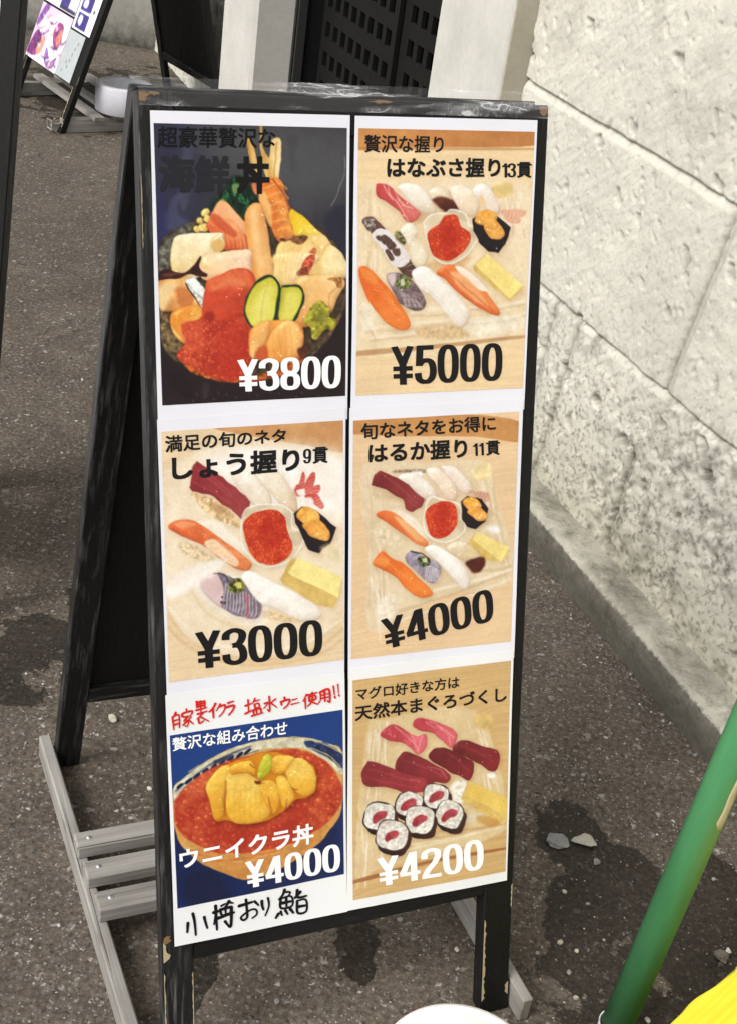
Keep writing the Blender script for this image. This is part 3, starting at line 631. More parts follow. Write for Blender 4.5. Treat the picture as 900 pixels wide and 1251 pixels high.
 (_p("144 162.9 163.4 157.8 192.9 160.1 198.5 168.4 190.6 182 183.3 195.6 163.5 204.2 156.2 210.9 143.9 205.9 148.8 181"),(236,166,92),{'soft':1.5,'bulge':0.5,'r':14,'sh':0.18,'gl':4,'g':(-30,(250,204,136))}),
 (_p("190.5 170.5 183.1 177.2 180.8 193.2"),(190,116,60),{'w':1.2,'soft':2,'alpha':0.7}),
 (_p("180.6 161.2 195.4 161 196.8 170.6 190.5 170.5 188 165.9"),(150,92,48),{'soft':2,'noise':0.7,'nsc':2,'alpha':0.85}),
 (_p("2.2 162.6 20.7 156.4 29.7 156.6 40.7 172 48.3 189.8 28.9 191.5 15.3 191.1 4.2 188.6"),(226,150,84),{'soft':1.5,'bulge':0.5,'r':10,'sh':0.18,'gl':4,'g':(0,(240,182,110)),'noise':0.15,'nsc':6}),
 (_p("2.5 166.9 16.1 160.7 20.4 167.2 11 184.5 4.2 188.6"),(246,210,150),{'soft':5,'alpha':0.9}),
 (_p("20.4 169.4 29.4 167.4 38.3 178.5 31.2 189.3 22.2 184.7"),(196,104,50),{'soft':5,'alpha':0.7}),
 (_p("2.4 154 9.7 149.8 27.5 153.3 36.6 148 44.8 137.7 46.3 139.4 43.9 148.1 52.4 155.8 50.1 157.7 41 155.6 34.2 154.5 22.8 159 9.4 160.1 2.7 160"),(62,26,22),{'soft':1.5,'noise':0.5,'nsc':3}),
 (_p("9.6 153 25.2 154.3 20.7 156.4 9.5 156.7"),(120,70,56),{'soft':2,'alpha':0.7}),
 (_p("29.5 163.1 38.7 156.3 42 161.1 49.8 170 52.5 176.7 47.7 188.9 41.6 180.8"),(214,222,216),{'soft':1.2,'noise':0.5,'nsc':2}),
 (_p("34 163.1 38.7 158.9 47.5 172.1 46.3 178.7"),(250,252,248),{'soft':2,'alpha':0.8}),
 (_p("30 163.5 41.6 181.2 47.7 188.9"),(34,30,28),{'w':1.3,'soft':1}),
 (_p("12.9 197.6 19.9 189.1 40.4 185.2 51.7 196.5 46.8 211.9 28.2 222.4 16 210.9"),(236,140,50),{'soft':1.5,'bulge':0.5,'r':12,'sh':0.18,'gl':4,'g':(45,(250,180,84))}),
 (_p("14.9 206.5 23.7 217.8 28.2 221.3 19.3 215.5"),(250,206,120),{'soft':3}),
 (_p("49.9 167.8 56.9 159.2 73.1 152.4 87.1 149.1 98.8 154.3 103.3 171.1 99.6 188.9 91.3 199.9 90.8 240.6 62.5 241.7 47 200.8"),(210,78,44),{'soft':1.5,'bulge':0.35,'r':16,'sh':0.1,'gl':14,'g':(90,(190,56,36)),'noise':0.14,'nsc':9}),
 (_p("52.3 163.5 73.1 153.3 91.8 150.9 98.7 157.7 96.3 168.7 73 163.8 56.7 172.3"),(232,112,66),{'soft':8,'alpha':0.8,'noise':0.15,'nsc':3}),
 (_p("56.7 170.1 73 159.4 91.7 162 89.2 168.6 70.6 168.2"),(240,136,90),{'soft':7,'alpha':0.6}),
 (_p("24 206.8 28.7 202.1 40.1 200.6 49.4 194.2 63.1 201.3 86.6 193 96 200 98.7 209.1 95.7 229.4 100.4 241 85.8 260.9 62.2 259.9 39.1 249.7 18.8 235.4 28.2 222.4"),(196,60,34),{'soft':2.5,'roe':(3.0,(222,92,54),(178,48,30))}),
 (_p("63 208 91.2 202.1 93.2 243 81.1 260.7 60 255.2"),(188,44,28),{'soft':12,'alpha':0.55}),
 (_p("24 206.8 28.7 202.1 40.1 201.1 49.2 207.5 46.5 227.6 34.9 231.6 25.9 222.3"),(222,84,50),{'soft':6,'alpha':0.55,'roe':(2.6,(236,104,64),(206,64,40))}),
 (_p("35.4 207.1 36.1 207.6"),(250,170,130),{'w':1.0,'soft':1.2,'alpha':0.7}),
 (_p("39.8 213.9 40.5 214.4"),(250,170,130),{'w':1.0,'soft':1.2,'alpha':0.7}),
 (_p("47.9 210.9 48.6 211.3"),(250,170,130),{'w':1.0,'soft':1.2,'alpha':0.7}),
 (_p("30.7 211.4 31.4 211.9"),(250,170,130),{'w':1.0,'soft':1.2,'alpha':0.7}),
 (_p("43.1 221.8 43.8 222.3"),(250,170,130),{'w':1.0,'soft':1.2,'alpha':0.7}),
 (_p("53.5 223.3 54.2 223.8"),(250,170,130),{'w':1.0,'soft':1.2,'alpha':0.7}),
 (_p("63 208 63.7 208.4"),(250,170,130),{'w':1.0,'soft':1.2,'alpha':0.7}),
 (_p("70 212.7 70.7 213.1"),(250,170,130),{'w':1.0,'soft':1.2,'alpha':0.7}),
 (_p("51.6 201 52.3 201.4"),(250,170,130),{'w':1.0,'soft':1.2,'alpha':0.7}),
 (_p("81.8 201.8 82.5 202.3"),(250,170,130),{'w':1.0,'soft':1.2,'alpha':0.7}),
 (_p("93.6 202.2 94.3 202.6"),(250,170,130),{'w':1.0,'soft':1.2,'alpha':0.7}),
 (_p("49.4 193.1 57.5 192.7 58.5 201.2 51.6 201"),(150,30,24),{'soft':4,'alpha':0.7}),
 (_p("128.3 171.6 134.3 167.6 148.8 167.5 154.7 174.3 153.7 185.7 143.9 204.8 127 203.1"),(22,58,30),{'soft':1.2,'sh':0.15}),
 (_p("129 174.3 134.8 169.9 147.6 169.7 151.7 175.6 150.8 185.1 142 202.7 127.5 202.2"),(206,200,64),{'soft':2.2,'g':(80,(226,212,84))}),
 (_p("89.5 188.6 93.9 175.3 103.4 162.2 117.6 156.8 126 162.6 129 171.6 128 185.1 123.6 203 114.9 214.1 98.2 211.3 90.8 197.6"),(20,54,30),{'soft':1.2,'sh':0.25}),
 (_p("91.4 188.7 96.2 175.8 104.8 164.4 117.2 159.3 123.8 164.3 126.4 172.4 125.1 185 121 203 113.7 211.8 98.7 209.1 92.2 196.7"),(212,204,60),{'soft':2.4,'g':(80,(232,216,88))}),
 (_p("100.9 184.4 110.4 169 120 166.9 119.9 180.4 115 200.5 103.1 204.7"),(238,226,120),{'soft':10,'alpha':0.75}),
 (_p("115.2 164.6 110.3 184.6 107.8 207.1"),(186,184,60),{'w':1.2,'soft':2.5,'alpha':0.6}),
 (_p("134.3 178.4 144 174.1 146.4 183.2 139.1 198.9 134.3 198.8"),(230,218,106),{'soft':7,'alpha':0.7}),
 (_p("154.7 206.2 158.6 194.9 165.9 185 175.8 184.4 183.3 193.3 182.3 201.3 190.3 205 185.9 214.1 175.9 215 168.5 223.3 162.6 220.3 161.6 212.2"),(158,152,44),{'soft':1.5,'bulge':0.7,'r':9,'sh':0.3,'gl':4,'noise':0.5,'nsc':4,'wob':2.5}),
 (_p("167.2 195.1 175.8 190.8 178.4 204.6 168.5 206.6"),(120,116,44),{'soft':6,'alpha':0.6}),
 (_p("94.7 231.6 97.3 211.3 115 202.8 143.9 203.6 153.7 215.4 152.8 236.1 143.9 247.4 124.4 246.5 98 240.9"),(240,150,66),{'soft':1.5,'bulge':0.5,'r':14,'sh':0.2,'gl':4}),
 (_p("95.7 233.9 97.7 213.6 105.4 207 117.4 205.1 112.5 225.4 105.2 232 100.4 241.4"),(246,172,92),{'soft':1.5,'bulge':0.5,'r':9,'sh':0.18,'gl':4,'g':(60,(252,194,120))}),
 (_p("113.6 230 120.9 212.1 136.7 203.4 148.8 210.6 152.7 220 151.3 236.1 143.9 242.7 124.4 246.5 114.8 241.5"),(244,160,74),{'soft':1.5,'bulge':0.5,'r':11,'sh':0.2,'gl':4,'g':(-50,(252,190,112))}),
 (_p("119.7 216.6 121.6 230.3 123.4 244.2"),(226,130,50),{'w':0.9,'soft':1.6,'alpha':0.6}),
 (_p("126.5 214.5 127.9 230.6 129.3 244.4"),(226,130,50),{'w':0.9,'soft':1.6,'alpha':0.6}),
 (_p("133.3 212.4 134.2 230.8 135.1 244.7"),(226,130,50),{'w':0.9,'soft':1.6,'alpha':0.6}),
 (_p("140.1 210.4 140.5 231 141 244.9"),(226,130,50),{'w':0.9,'soft':1.6,'alpha':0.6}),
 (_p("102.8 231.9 112.4 227.7 114.8 241.5 102.7 241.1"),(196,76,40),{'soft':4,'alpha':0.8}),
 (_p("147.6 233.6 156.2 229.3 156.2 238.6 150.1 243"),(90,40,24),{'soft':3,'noise':0.5,'nsc':2}),
 (_p("29.4 270.8 31.1 270.2 31.5 272.2 29.9 272.6"),(92,88,82),{'soft':1.4,'alpha':0.55}),
 (_p("51.7 284 53.4 283.4 53.8 285.5 52.2 285.9"),(92,88,82),{'soft':1.4,'alpha':0.55}),
 (_p("74.6 283.6 76.3 283 76.7 285.1 75.1 285.5"),(92,88,82),{'soft':1.4,'alpha':0.55}),
 (_p("97.8 283.2 99.5 282.6 100 284.7 98.3 285.1"),(92,88,82),{'soft':1.4,'alpha':0.55}),
 (_p("121.3 282.8 123 282.2 123.5 284.4 121.8 284.7"),(92,88,82),{'soft':1.4,'alpha':0.55}),
 (_p("145.1 282.4 146.9 281.8 147.4 284 145.6 284.4"),(92,88,82),{'soft':1.4,'alpha':0.55}),
 (_p("169.3 282 171 281.4 171.5 283.6 169.8 284"),(92,88,82),{'soft':1.4,'alpha':0.55}),
 (_p("38.4 273.7 40 273.1 40.5 275.2 38.8 275.6"),(92,88,82),{'soft':1.4,'alpha':0.55}),
 (_p("61.1 273.3 62.7 272.7 63.2 274.8 61.5 275.1"),(92,88,82),{'soft':1.4,'alpha':0.55}),
 (_p("83.9 286.7 85.6 286.1 86 288.2 84.3 288.5"),(92,88,82),{'soft':1.4,'alpha':0.55}),
 (_p("107.2 286.3 108.9 285.7 109.4 287.8 107.7 288.2"),(92,88,82),{'soft':1.4,'alpha':0.55}),
 (_p("130.8 285.9 132.6 285.3 133 287.4 131.3 287.8"),(92,88,82),{'soft':1.4,'alpha':0.55}),
 (_p("154.8 285.5 156.5 284.9 157 287.1 155.3 287.5"),(92,88,82),{'soft':1.4,'alpha':0.55}),
 (_p("179.1 285.2 180.8 284.5 181.4 286.7 179.6 287.1"),(92,88,82),{'soft':1.4,'alpha':0.55}),
 (_p("47.4 276.7 49.1 276.1 49.5 278.2 47.9 278.5"),(92,88,82),{'soft':1.4,'alpha':0.55}),
 (_p("70.2 276.3 71.9 275.7 72.3 277.7 70.7 278.1"),(92,88,82),{'soft':1.4,'alpha':0.55}),
 (_p("93.3 275.8 95 275.2 95.5 277.3 93.8 277.7"),(92,88,82),{'soft':1.4,'alpha':0.55}),
 (_p("116.7 275.4 118.4 274.8 118.9 276.9 117.2 277.3"),(92,88,82),{'soft':1.4,'alpha':0.55}),
 (_p("140.4 289 142.2 288.4 142.7 290.6 140.9 290.9"),(92,88,82),{'soft':1.4,'alpha':0.55}),
 (_p("164.5 288.7 166.3 288 166.8 290.2 165 290.6"),(92,88,82),{'soft':1.4,'alpha':0.55}),
 (_p("33.9 280.1 35.5 279.5 35.9 281.6 34.3 281.9"),(92,88,82),{'soft':1.4,'alpha':0.55}),
 (_p("56.5 279.7 58.2 279.1 58.6 281.2 56.9 281.5"),(92,88,82),{'soft':1.4,'alpha':0.55}),
 (_p("79.4 279.3 81.1 278.7 81.6 280.8 79.9 281.1"),(92,88,82),{'soft':1.4,'alpha':0.55}),
 (_p("102.7 278.8 104.4 278.2 104.8 280.4 103.1 280.7"),(92,88,82),{'soft':1.4,'alpha':0.55}),
 (_p("126.2 278.4 127.9 277.8 128.4 279.9 126.7 280.3"),(92,88,82),{'soft':1.4,'alpha':0.55}),
 (_p("150.1 278 151.8 277.4 152.3 279.5 150.6 279.9"),(92,88,82),{'soft':1.4,'alpha':0.55}),
 (_p("11.5 253 29.7 258.3 36.2 276.8 27 276.3 15.7 266.7"),(30,18,20),{'soft':5,'alpha':0.7}),
 (_p("45.8 263.6 52.7 266.2 47.8 279.7 44.4 277.2"),(74,60,60),{'soft':4,'alpha':0.5}),
]
POSTERS['B']={'sheet':_p("208.8 -0.1 419.1 -1.7 418 311.3 207.2 308.4"),'photo':_p("212.6 11.9 416 10.3 414.9 286.8 212.5 285"),'bg':((240,206,158),0.03),'texts':[('贅沢な握り',_p("219.1 17.9 307.6 17.1 307.5 34.2 219.4 35.4"),(24,22,24),0.009),('はなぶさ握り',_p("244.2 39.8 375.7 37.9 375.9 57.9 244.6 60.1"),(24,22,24),0.016),('13',_p("377.2 43.7 394.5 43.1 395.2 57.7 377.8 58.2"),(24,22,24),0.02),('貫',_p("395.7 41.8 413.8 41.5 414 58 396.5 58.2"),(24,22,24),0.016),('¥5000',_p("252.2 234 387.5 235 388.1 277.1 254.3 275.8"),(24,22,24),0.03)]}
POSTERS['B']["shapes"]=[
 (_p("208.4 7.6 421.3 4.4 422.4 24.1 283 28.9 208.7 32.4"),(206,140,80),{'soft':1,'noise':0.05,'wob':0,'g':(0,(190,124,70))}),
 (_p("208.6 30.4 422.5 27 422.6 29.1 208.7 32.9"),(176,116,70),{'soft':2.5,'alpha':0.6,'wob':0}),
 (_p("217.1 77.7 240.3 63.4 389.8 61.7 413.3 81.6 414.2 226.6 211.7 240.1 211.7 165.5"),(238,212,172),{'soft':4}),
 (_p("284 66.8 405.5 62.9 415.5 136 346 124.6"),(244,222,186),{'soft':30,'alpha':0.7}),
 (_p("222.7 114.6 222.7 125.3 222 136.1"),(252,246,230),{'w':1.8900791542507884,'soft':2.2,'alpha':0.6180864400648637}),
 (_p("227.5 112.5 227.8 120.4 226.9 128.3"),(214,184,142),{'w':1.5148422386521299,'soft':2.2,'alpha':0.6013577379488628}),
 (_p("223.6 82.9 222.7 101.9 222.4 121.1"),(252,246,230),{'w':2.008540655665267,'soft':2.2,'alpha':0.32241100337944906}),
 (_p("233.4 112.5 231.6 121.8 232.6 131.1"),(206,172,128),{'w':1.6509483595978405,'soft':2.2,'alpha':0.5515883734230311}),
 (_p("235.5 120.6 234.4 139 234 157.4"),(214,184,142),{'w':2.53536875310582,'soft':2.2,'alpha':0.34695218881669143}),
 (_p("226.7 72.5 225.6 84.9 225.9 97.3"),(214,184,142),{'w':2.2021506542560974,'soft':2.2,'alpha':0.5993289530676542}),
 (_p("225.7 135.8 225.3 149.6 224.8 163.4"),(214,184,142),{'w':1.8516532273463582,'soft':2.2,'alpha':0.6164706197967214}),
 (_p("230.8 140 231.5 157.8 229.4 175.7"),(250,242,224),{'w':2.0575085665967134,'soft':2.2,'alpha':0.41423660097734283}),
 (_p("228.9 113.4 229.1 119.9 228.5 126.5"),(206,172,128),{'w':1.3129234315751694,'soft':2.2,'alpha':0.32221120200083025}),
 (_p("234.1 142.5 234.7 148.7 233.6 154.9"),(214,184,142),{'w':2.4147730847550757,'soft':2.2,'alpha':0.30704387391255744}),
 (_p("227 102.1 227.1 108.9 226.5 115.7"),(252,246,230),{'w':1.4800485841422741,'soft':2.2,'alpha':0.5052312840955999}),
 (_p("228.1 141.2 227 150.4 227.5 159.7"),(252,246,230),{'w':1.3574060962574102,'soft':2.2,'alpha':0.3269397466468942}),
 (_p("231.7 70.3 231.1 78.1 231.1 85.9"),(206,172,128),{'w':1.0811581838244164,'soft':2.2,'alpha':0.31485253865242147}),
 (_p("236.5 89.8 236.9 108.5 235 127.3"),(214,184,142),{'w':1.4781521918530562,'soft':2.2,'alpha':0.6044620322587009}),
 (_p("224.9 139 223.2 154.4 223.9 170"),(206,172,128),{'w':1.576144796175679,'soft':2.2,'alpha':0.5521089382504485}),
 (_p("223.3 94.9 222.8 114.8 222.1 134.8"),(206,172,128),{'w':0.8206234754555943,'soft':2.2,'alpha':0.4453236203313587}),
 (_p("231.3 69.6 231.2 83.5 230.3 97.5"),(252,246,230),{'w':1.9403591284842343,'soft':2.2,'alpha':0.41635779412975643}),
 (_p("224.1 143.5 223 157.9 223.1 172.4"),(214,184,142),{'w':0.8399284441834578,'soft':2.2,'alpha':0.32120188127602906}),
 (_p("230.5 142.8 230.1 151.6 229.9 160.3"),(206,172,128),{'w':1.1193578381472764,'soft':2.2,'alpha':0.36483611583288555}),
 (_p("232.6 132.3 233.1 141.1 231.9 150"),(252,246,230),{'w':2.1900921423994175,'soft':2.2,'alpha':0.3094224217532655}),
 (_p("229 126.1 227.9 135.7 228.3 145.3"),(206,172,128),{'w':1.2296513184161155,'soft':2.2,'alpha':0.36558801932127966}),
 (_p("382.1 69.6 382.6 76.4 385.2 83.2"),(252,246,230),{'w':0.8356709176515327,'soft':2.2,'alpha':0.49229064711395104}),
 (_p("393.6 114.7 394.5 118.5 395.2 122.3"),(206,172,128),{'w':1.2980287581946104,'soft':2.2,'alpha':0.3604325852498791}),
 (_p("379.8 74.3 383.6 86 385.4 97.8"),(206,172,128),{'w':2.2408061093773393,'soft':2.2,'alpha':0.367702466306734}),
 (_p("390 96.4 393.4 106.6 394.5 116.8"),(206,172,128),{'w':0.9560928547428593,'soft':2.2,'alpha':0.5120481593019579}),
 (_p("398.3 93 399.2 98 400.2 103"),(252,246,230),{'w':2.5002400225569237,'soft':2.2,'alpha':0.5862590104559023}),
 (_p("408.6 113 408.6 116.5 409.8 120"),(206,172,128),{'w':2.3264793588025423,'soft':2.2,'alpha':0.47793033136646307}),
 (_p("392.4 95.8 392.9 103.2 395.5 110.5"),(206,172,128),{'w':1.267379263510303,'soft':2.2,'alpha':0.5790867970521261}),
 (_p("382 86.4 385.1 98.8 388 111.3"),(214,184,142),{'w':2.061581695207342,'soft':2.2,'alpha':0.35077196582442227}),
 (_p("394 70.1 396.7 82.2 398.6 94.5"),(214,184,142),{'w':1.2973487029274298,'soft':2.2,'alpha':0.42454076411257324}),
 (_p("398.5 83.8 401.4 92.6 401.8 101.4"),(252,246,230),{'w':2.310967410437006,'soft':2.2,'alpha':0.5478568708904408}),
 (_p("388.6 93.9 390 105.2 393.7 116.7"),(250,242,224),{'w':1.323663658099128,'soft':2.2,'alpha':0.30898662779468233}),
 (_p("385.3 69.2 387.2 81.5 390.6 93.8"),(206,172,128),{'w':0.8327375455279535,'soft':2.2,'alpha':0.4011487637652951}),
 (_p("408.7 109.7 411.3 117.3 411.2 124.9"),(252,246,230),{'w':1.3281384565823775,'soft':2.2,'alpha':0.36699532168305876}),
 (_p("388.3 72.4 391.1 79.2 391.1 86.1"),(206,172,128),{'w':1.831562110907686,'soft':2.2,'alpha':0.42716369268058996}),
 (_p("391 84.1 394.8 95.1 395.6 106.1"),(252,246,230),{'w':1.5907881868418126,'soft':2.2,'alpha':0.37253285384463797}),
 (_p("401.2 73.9 402.7 77.8 402.6 81.8"),(250,242,224),{'w':1.8917314758420458,'soft':2.2,'alpha':0.4911805154512351}),
 (_p("394 82.7 395.8 86.3 395.4 89.9"),(206,172,128),{'w':2.192825825470912,'soft':2.2,'alpha':0.44326243086207107}),
 (_p("406.5 93.8 407.2 99.6 408.5 105.5"),(252,246,230),{'w':1.1943107080325315,'soft':2.2,'alpha':0.45522573766861174}),
 (_p("396.9 88.7 396.9 94.1 398.9 99.5"),(252,246,230),{'w':1.2579085905559158,'soft':2.2,'alpha':0.3848361934273466}),
 (_p("382.8 75.8 384.3 87.1 388 98.4"),(252,246,230),{'w':2.4038458963517826,'soft':2.2,'alpha':0.41008084675573164}),
 (_p("384.3 92 387.6 104.1 390 116.4"),(252,246,230),{'w':1.6897184409011219,'soft':2.2,'alpha':0.33251801580591234}),
 (_p("365.3 68.6 386.7 62.6 391.9 74.2 375 79.7"),(230,196,128),{'soft':4,'noise':0.15}),
 (_p("221.9 214 313.4 208.5 409.7 206.9"),(252,244,226),{'w':2.2,'soft':3,'alpha':0.55}),
 (_p("221.9 217.3 313.6 215.6 409.9 210.4"),(200,164,118),{'w':2.0,'soft':2.5,'alpha':0.5}),
 (_p("228.7 224.5 282.3 220.9 337.1 211.3"),(252,244,226),{'w':3.2,'soft':3,'alpha':0.55}),
 (_p("228.8 227.8 282.3 223 337.2 214.7"),(200,164,118),{'w':2.0,'soft':2.5,'alpha':0.5}),
 (_p("276 199.1 306 195.7 336.6 196.5"),(252,244,226),{'w':4.2,'soft':3,'alpha':0.55}),
 (_p("276 202.4 306.2 202.8 336.7 199.9"),(200,164,118),{'w':2.0,'soft':2.5,'alpha':0.5}),
 (_p("337.1 211.3 375.5 210.1 414.4 202.8"),(252,244,226),{'w':2.2,'soft':3,'alpha':0.55}),
 (_p("337.2 214.7 375.6 212.2 414.6 206.2"),(200,164,118),{'w':2.0,'soft':2.5,'alpha':0.5}),
 (_p("217.1 193.4 226.2 205.9 235.5 222.7"),(252,244,226),{'w':3.2,'soft':3,'alpha':0.55}),
 (_p("217.2 196.7 226.3 212.9 235.5 226"),(200,164,118),{'w':2.0,'soft':2.5,'alpha':0.5}),
 (_p("346 194.6 379.8 195.2 413.8 189.9"),(252,244,226),{'w':4.2,'soft':3,'alpha':0.55}),
 (_p("346.2 198 379.9 197.4 414 193.3"),(200,164,118),{'w':2.0,'soft':2.5,'alpha':0.5}),
 (_p("283.3 215.9 337.1 211.3 356.5 218.2 337.7 228.3 290.5 226.7"),(206,168,118),{'soft':6,'alpha':0.6,'noise':0.25,'nsc':4}),
 (_p("337.2 213.4 370.5 205.9 409.7 206.9 410.3 219.9 356.9 226.8"),(246,236,214),{'soft':7,'alpha':0.7,'noise':0.12,'nsc':5}),
 (_p("217 185.3 232.7 191.8 228.6 214.2 217.5 218"),(246,236,214),{'soft':8,'alpha':0.6,'noise':0.12}),
 (_p("277.9 93.3 295.9 85.2 291.9 105.3 278.2 105.3"),(196,140,90),{'soft':8,'alpha':0.4}),
 (_p("293 147.9 325.2 140.1 344.1 142.3 325.9 158.7 302.6 158.3"),(214,160,108),{'soft':8,'alpha':0.6}),
 (_p("257.2 68.7 270.5 65.6 286.4 71.4 299.3 85.2 301.9 95.2 291.6 96.3 277.9 91.3 264.1 77.5"),(247,240,228),{'soft':2.2,'bulge':0.38,'r':13,'sh':0.1,'gl':4,'g':(60,(236,220,196)),'wob':0.8}),
 (_p("292.1 73.3 304.5 67.2 313.7 71.1 326.8 83.1 329.4 91.1 314.5 95.2 300.5 89.2"),(240,220,190),{'soft':2.2,'bulge':0.38,'r':13,'sh':0.1,'gl':4,'g':(60,(214,180,146)),'wob':0.8}),
 (_p("296.9 81.2 307.1 78.2 325.6 83.1 328.2 91.1 319.1 94.2 312.2 94.2 302.8 87.2"),(110,54,36),{'soft':4,'g':(90,(82,34,26)),'noise':0.15,'nsc':5}),
 (_p("317.1 70.1 332 66.9 346.3 74.9 352.7 89 347.2 98.2 335.4 97.2 323.4 85.1"),(250,236,214),{'soft':2.2,'bulge':0.38,'r':13,'sh':0.1,'gl':4,'g':(60,(242,214,180)),'wob':0.8}),
 (_p("343.8 70.8 355.2 64.7 367.3 72.7 377.5 88.9 375.5 97.1 361 91 351.3 82.9"),(250,240,228),{'soft':2.2,'bulge':0.38,'r':13,'sh':0.1,'gl':4,'g':(60,(238,214,196)),'wob':0.8}),
 (_p("351.1 78.9 356.9 77.8 360.8 86.9 354.9 86"),(248,200,140),{'soft':3,'alpha':0.8}),
 (_p("377.7 93 389.6 92 389.9 98.1 382.8 99.2"),(226,158,128),{'soft':2.5,'alpha':0.85,'stripe':(20,4,0.5,(246,214,190))}),
 (_p("384.9 93 406.5 91.9 407.3 98.1 390 100.2"),(226,158,128),{'soft':2.5,'alpha':0.85,'stripe':(20,4,0.5,(246,214,190))}),
 (_p("382.7 98.1 402.1 100.2 402.4 106.4 390.3 105.8"),(226,158,128),{'soft':2.5,'alpha':0.85,'stripe':(20,4,0.5,(246,214,190))}),
 (_p("231.9 68.9 235.1 65.9 243.9 66.2 254 72.6 264.2 81.4 275.6 89.3 283.6 95.3 276 104.3 268.1 104.9 258.9 93.4 246.5 85.5 235.3 79.6"),(196,64,66),{'soft':1.5,'bulge':0.35,'r':10,'sh':0.18,'gl':4,'g':(10,(222,112,104)),'wob':1.2}),
 (_p("245.7 68.8 248.5 77.6 258.7 86.4 269.2 103.3"),(244,190,176),{'w':1.3,'soft':1.6,'alpha':0.8}),
 (_p("254 73.2 259.8 83.4 273.4 91.3"),(244,190,176),{'w':1.3,'soft':1.6,'alpha':0.8}),
 (_p("241.7 67.8 244.5 74.7 250.8 81.5"),(244,190,176),{'w':1.3,'soft':1.6,'alpha':0.8}),
 (_p("254.2 81.5 257.9 80.7"),(238,170,158),{'w':0.7,'soft':1,'alpha':0.7}),
 (_p("256.9 83.7 260.4 83"),(238,170,158),{'w':0.7,'soft':1,'alpha':0.7}),
 (_p("259.6 85.8 262.9 85.4"),(238,170,158),{'w':0.7,'soft':1,'alpha':0.7}),
 (_p("262.3 88 265.4 87.8"),(238,170,158),{'w':0.7,'soft':1,'alpha':0.7}),
 (_p("265.1 90.2 268 90.1"),(238,170,158),{'w':0.7,'soft':1,'alpha':0.7}),
 (_p("267.8 92.3 270.5 92.5"),(238,170,158),{'w':0.7,'soft':1,'alpha':0.7}),
 (_p("270.5 94.5 273 94.9"),(238,170,158),{'w':0.7,'soft':1,'alpha':0.7}),
 (_p("273.3 96.7 275.6 97.3"),(238,170,158),{'w':0.7,'soft':1,'alpha':0.7}),
 (_p("276.1 98.9 278.1 99.7"),(238,170,158),{'w':0.7,'soft':1,'alpha':0.7}),
 (_p("218.2 105.3 220.7 100.3 229.1 99.4 235.7 104.3 247 115.2 263 131.4 277.1 149.8 283 158 275.1 162 265.9 158.8 255.5 149.5 240.7 133.2 227.1 115.2"),(98,66,58),{'soft':1.5,'bulge':0.3,'r':10,'sh':0.18,'gl':4,'noise':0.25,'nsc':4,'wob':1.0}),
 (_p("219.3 104.3 223.6 100.5 231.7 101.3 231.4 111.2 224.9 113.2"),(134,120,110),{'soft':3,'noise':0.8,'nsc':2}),
 (_p("227.6 116.8 244.7 111.3 272.3 141.6 255.6 151.5 240.7 133.2"),(230,222,222),{'soft':1.6}),
 (_p("238.2 120.2 243.7 116.8 250.5 123.3 242.8 126.8"),(98,70,64),{'soft':1.5,'noise':0.3,'nsc':2}),
 (_p("243.9 126.2 250.5 122.9 256.7 129.3 249.6 133.3"),(98,70,64),{'soft':1.5,'noise':0.3,'nsc':2}),
 (_p("250.7 132.3 259.7 131 260.9 138.4 254.2 139.4"),(98,70,64),{'soft':1.5,'noise':0.3,'nsc':2}),
 (_p("242.9 134.2 247.4 132.3 254.3 141.4 249.8 143.4"),(98,70,64),{'soft':1.5,'noise':0.3,'nsc':2}),
 (_p("233.8 119.2 238.2 117.6 240.5 123.2 236.1 123.2"),(98,70,64),{'soft':1.5,'noise':0.3,'nsc':2}),
 (_p("259.9 144.5 271.1 139.5"),(196,180,170),{'w':0.8,'soft':1,'alpha':0.7}),
 (_p("263.6 147.8 274 144"),(196,180,170),{'w':0.8,'soft':1,'alpha':0.7}),
 (_p("267.3 151.1 276.8 148.5"),(196,180,170),{'w':0.8,'soft':1,'alpha':0.7}),
 (_p("271 154.4 279.7 153.1"),(196,180,170),{'w':0.8,'soft':1,'alpha':0.7}),
 (_p("254.8 115.3 262.7 114.3 268.5 123.4 265.2 128.4 257.2 123.3"),(122,112,76),{'soft':3,'noise':0.9,'nsc':2}),
 (_p("260.4 113.3 268.1 105.7 276 107.3 280.8 115.4 279.8 122.4 290.4 133.6 293 144.9 285.1 151.9 277 147.7 271 131.4 265.5 120.3"),(247,238,214),{'soft':2.2,'bulge':0.38,'r':13,'sh':0.1,'gl':4,'g':(60,(238,222,190)),'wob':0.8}),
 (_p("271.8 120.4 278.6 118.4 280.9 122.4"),(222,204,168),{'w':1.2,'soft':2,'alpha':0.7}),
 (_p("287.3 105.3 296.2 97.3 312.2 95.2 319 91.6 333 94.2 339.1 102.3 340.5 108.4 348.8 110.5 351.6 121.8 343.8 134.1 334.7 142.2 320.8 148.3 306.8 145 297.3 135.7 291.2 121.5"),(232,214,180),{'soft':1.6,'alpha':0.75,'sh':0.12}),
 (_p("319 92.2 333 94.2 338.1 105.3 326.2 98.2"),(196,176,146),{'soft':3,'alpha':0.55}),
 (_p("341.8 110.4 350.1 113.5 348.1 123.8 340.8 115.6"),(196,176,146),{'soft':3,'alpha':0.55}),
 (_p("287.3 105.3 296.2 97.3 312.2 95.2 319 91.6 333 94.2 339.1 102.3 340.5 108.4 348.8 110.5 351.6 121.8 343.8 134.1 334.7 142.2 320.8 148.3 306.8 145 297.3 135.7 291.2 121.5 287.3 105.3"),(250,246,234),{'w':1.5,'soft':1.3,'alpha':0.9}),
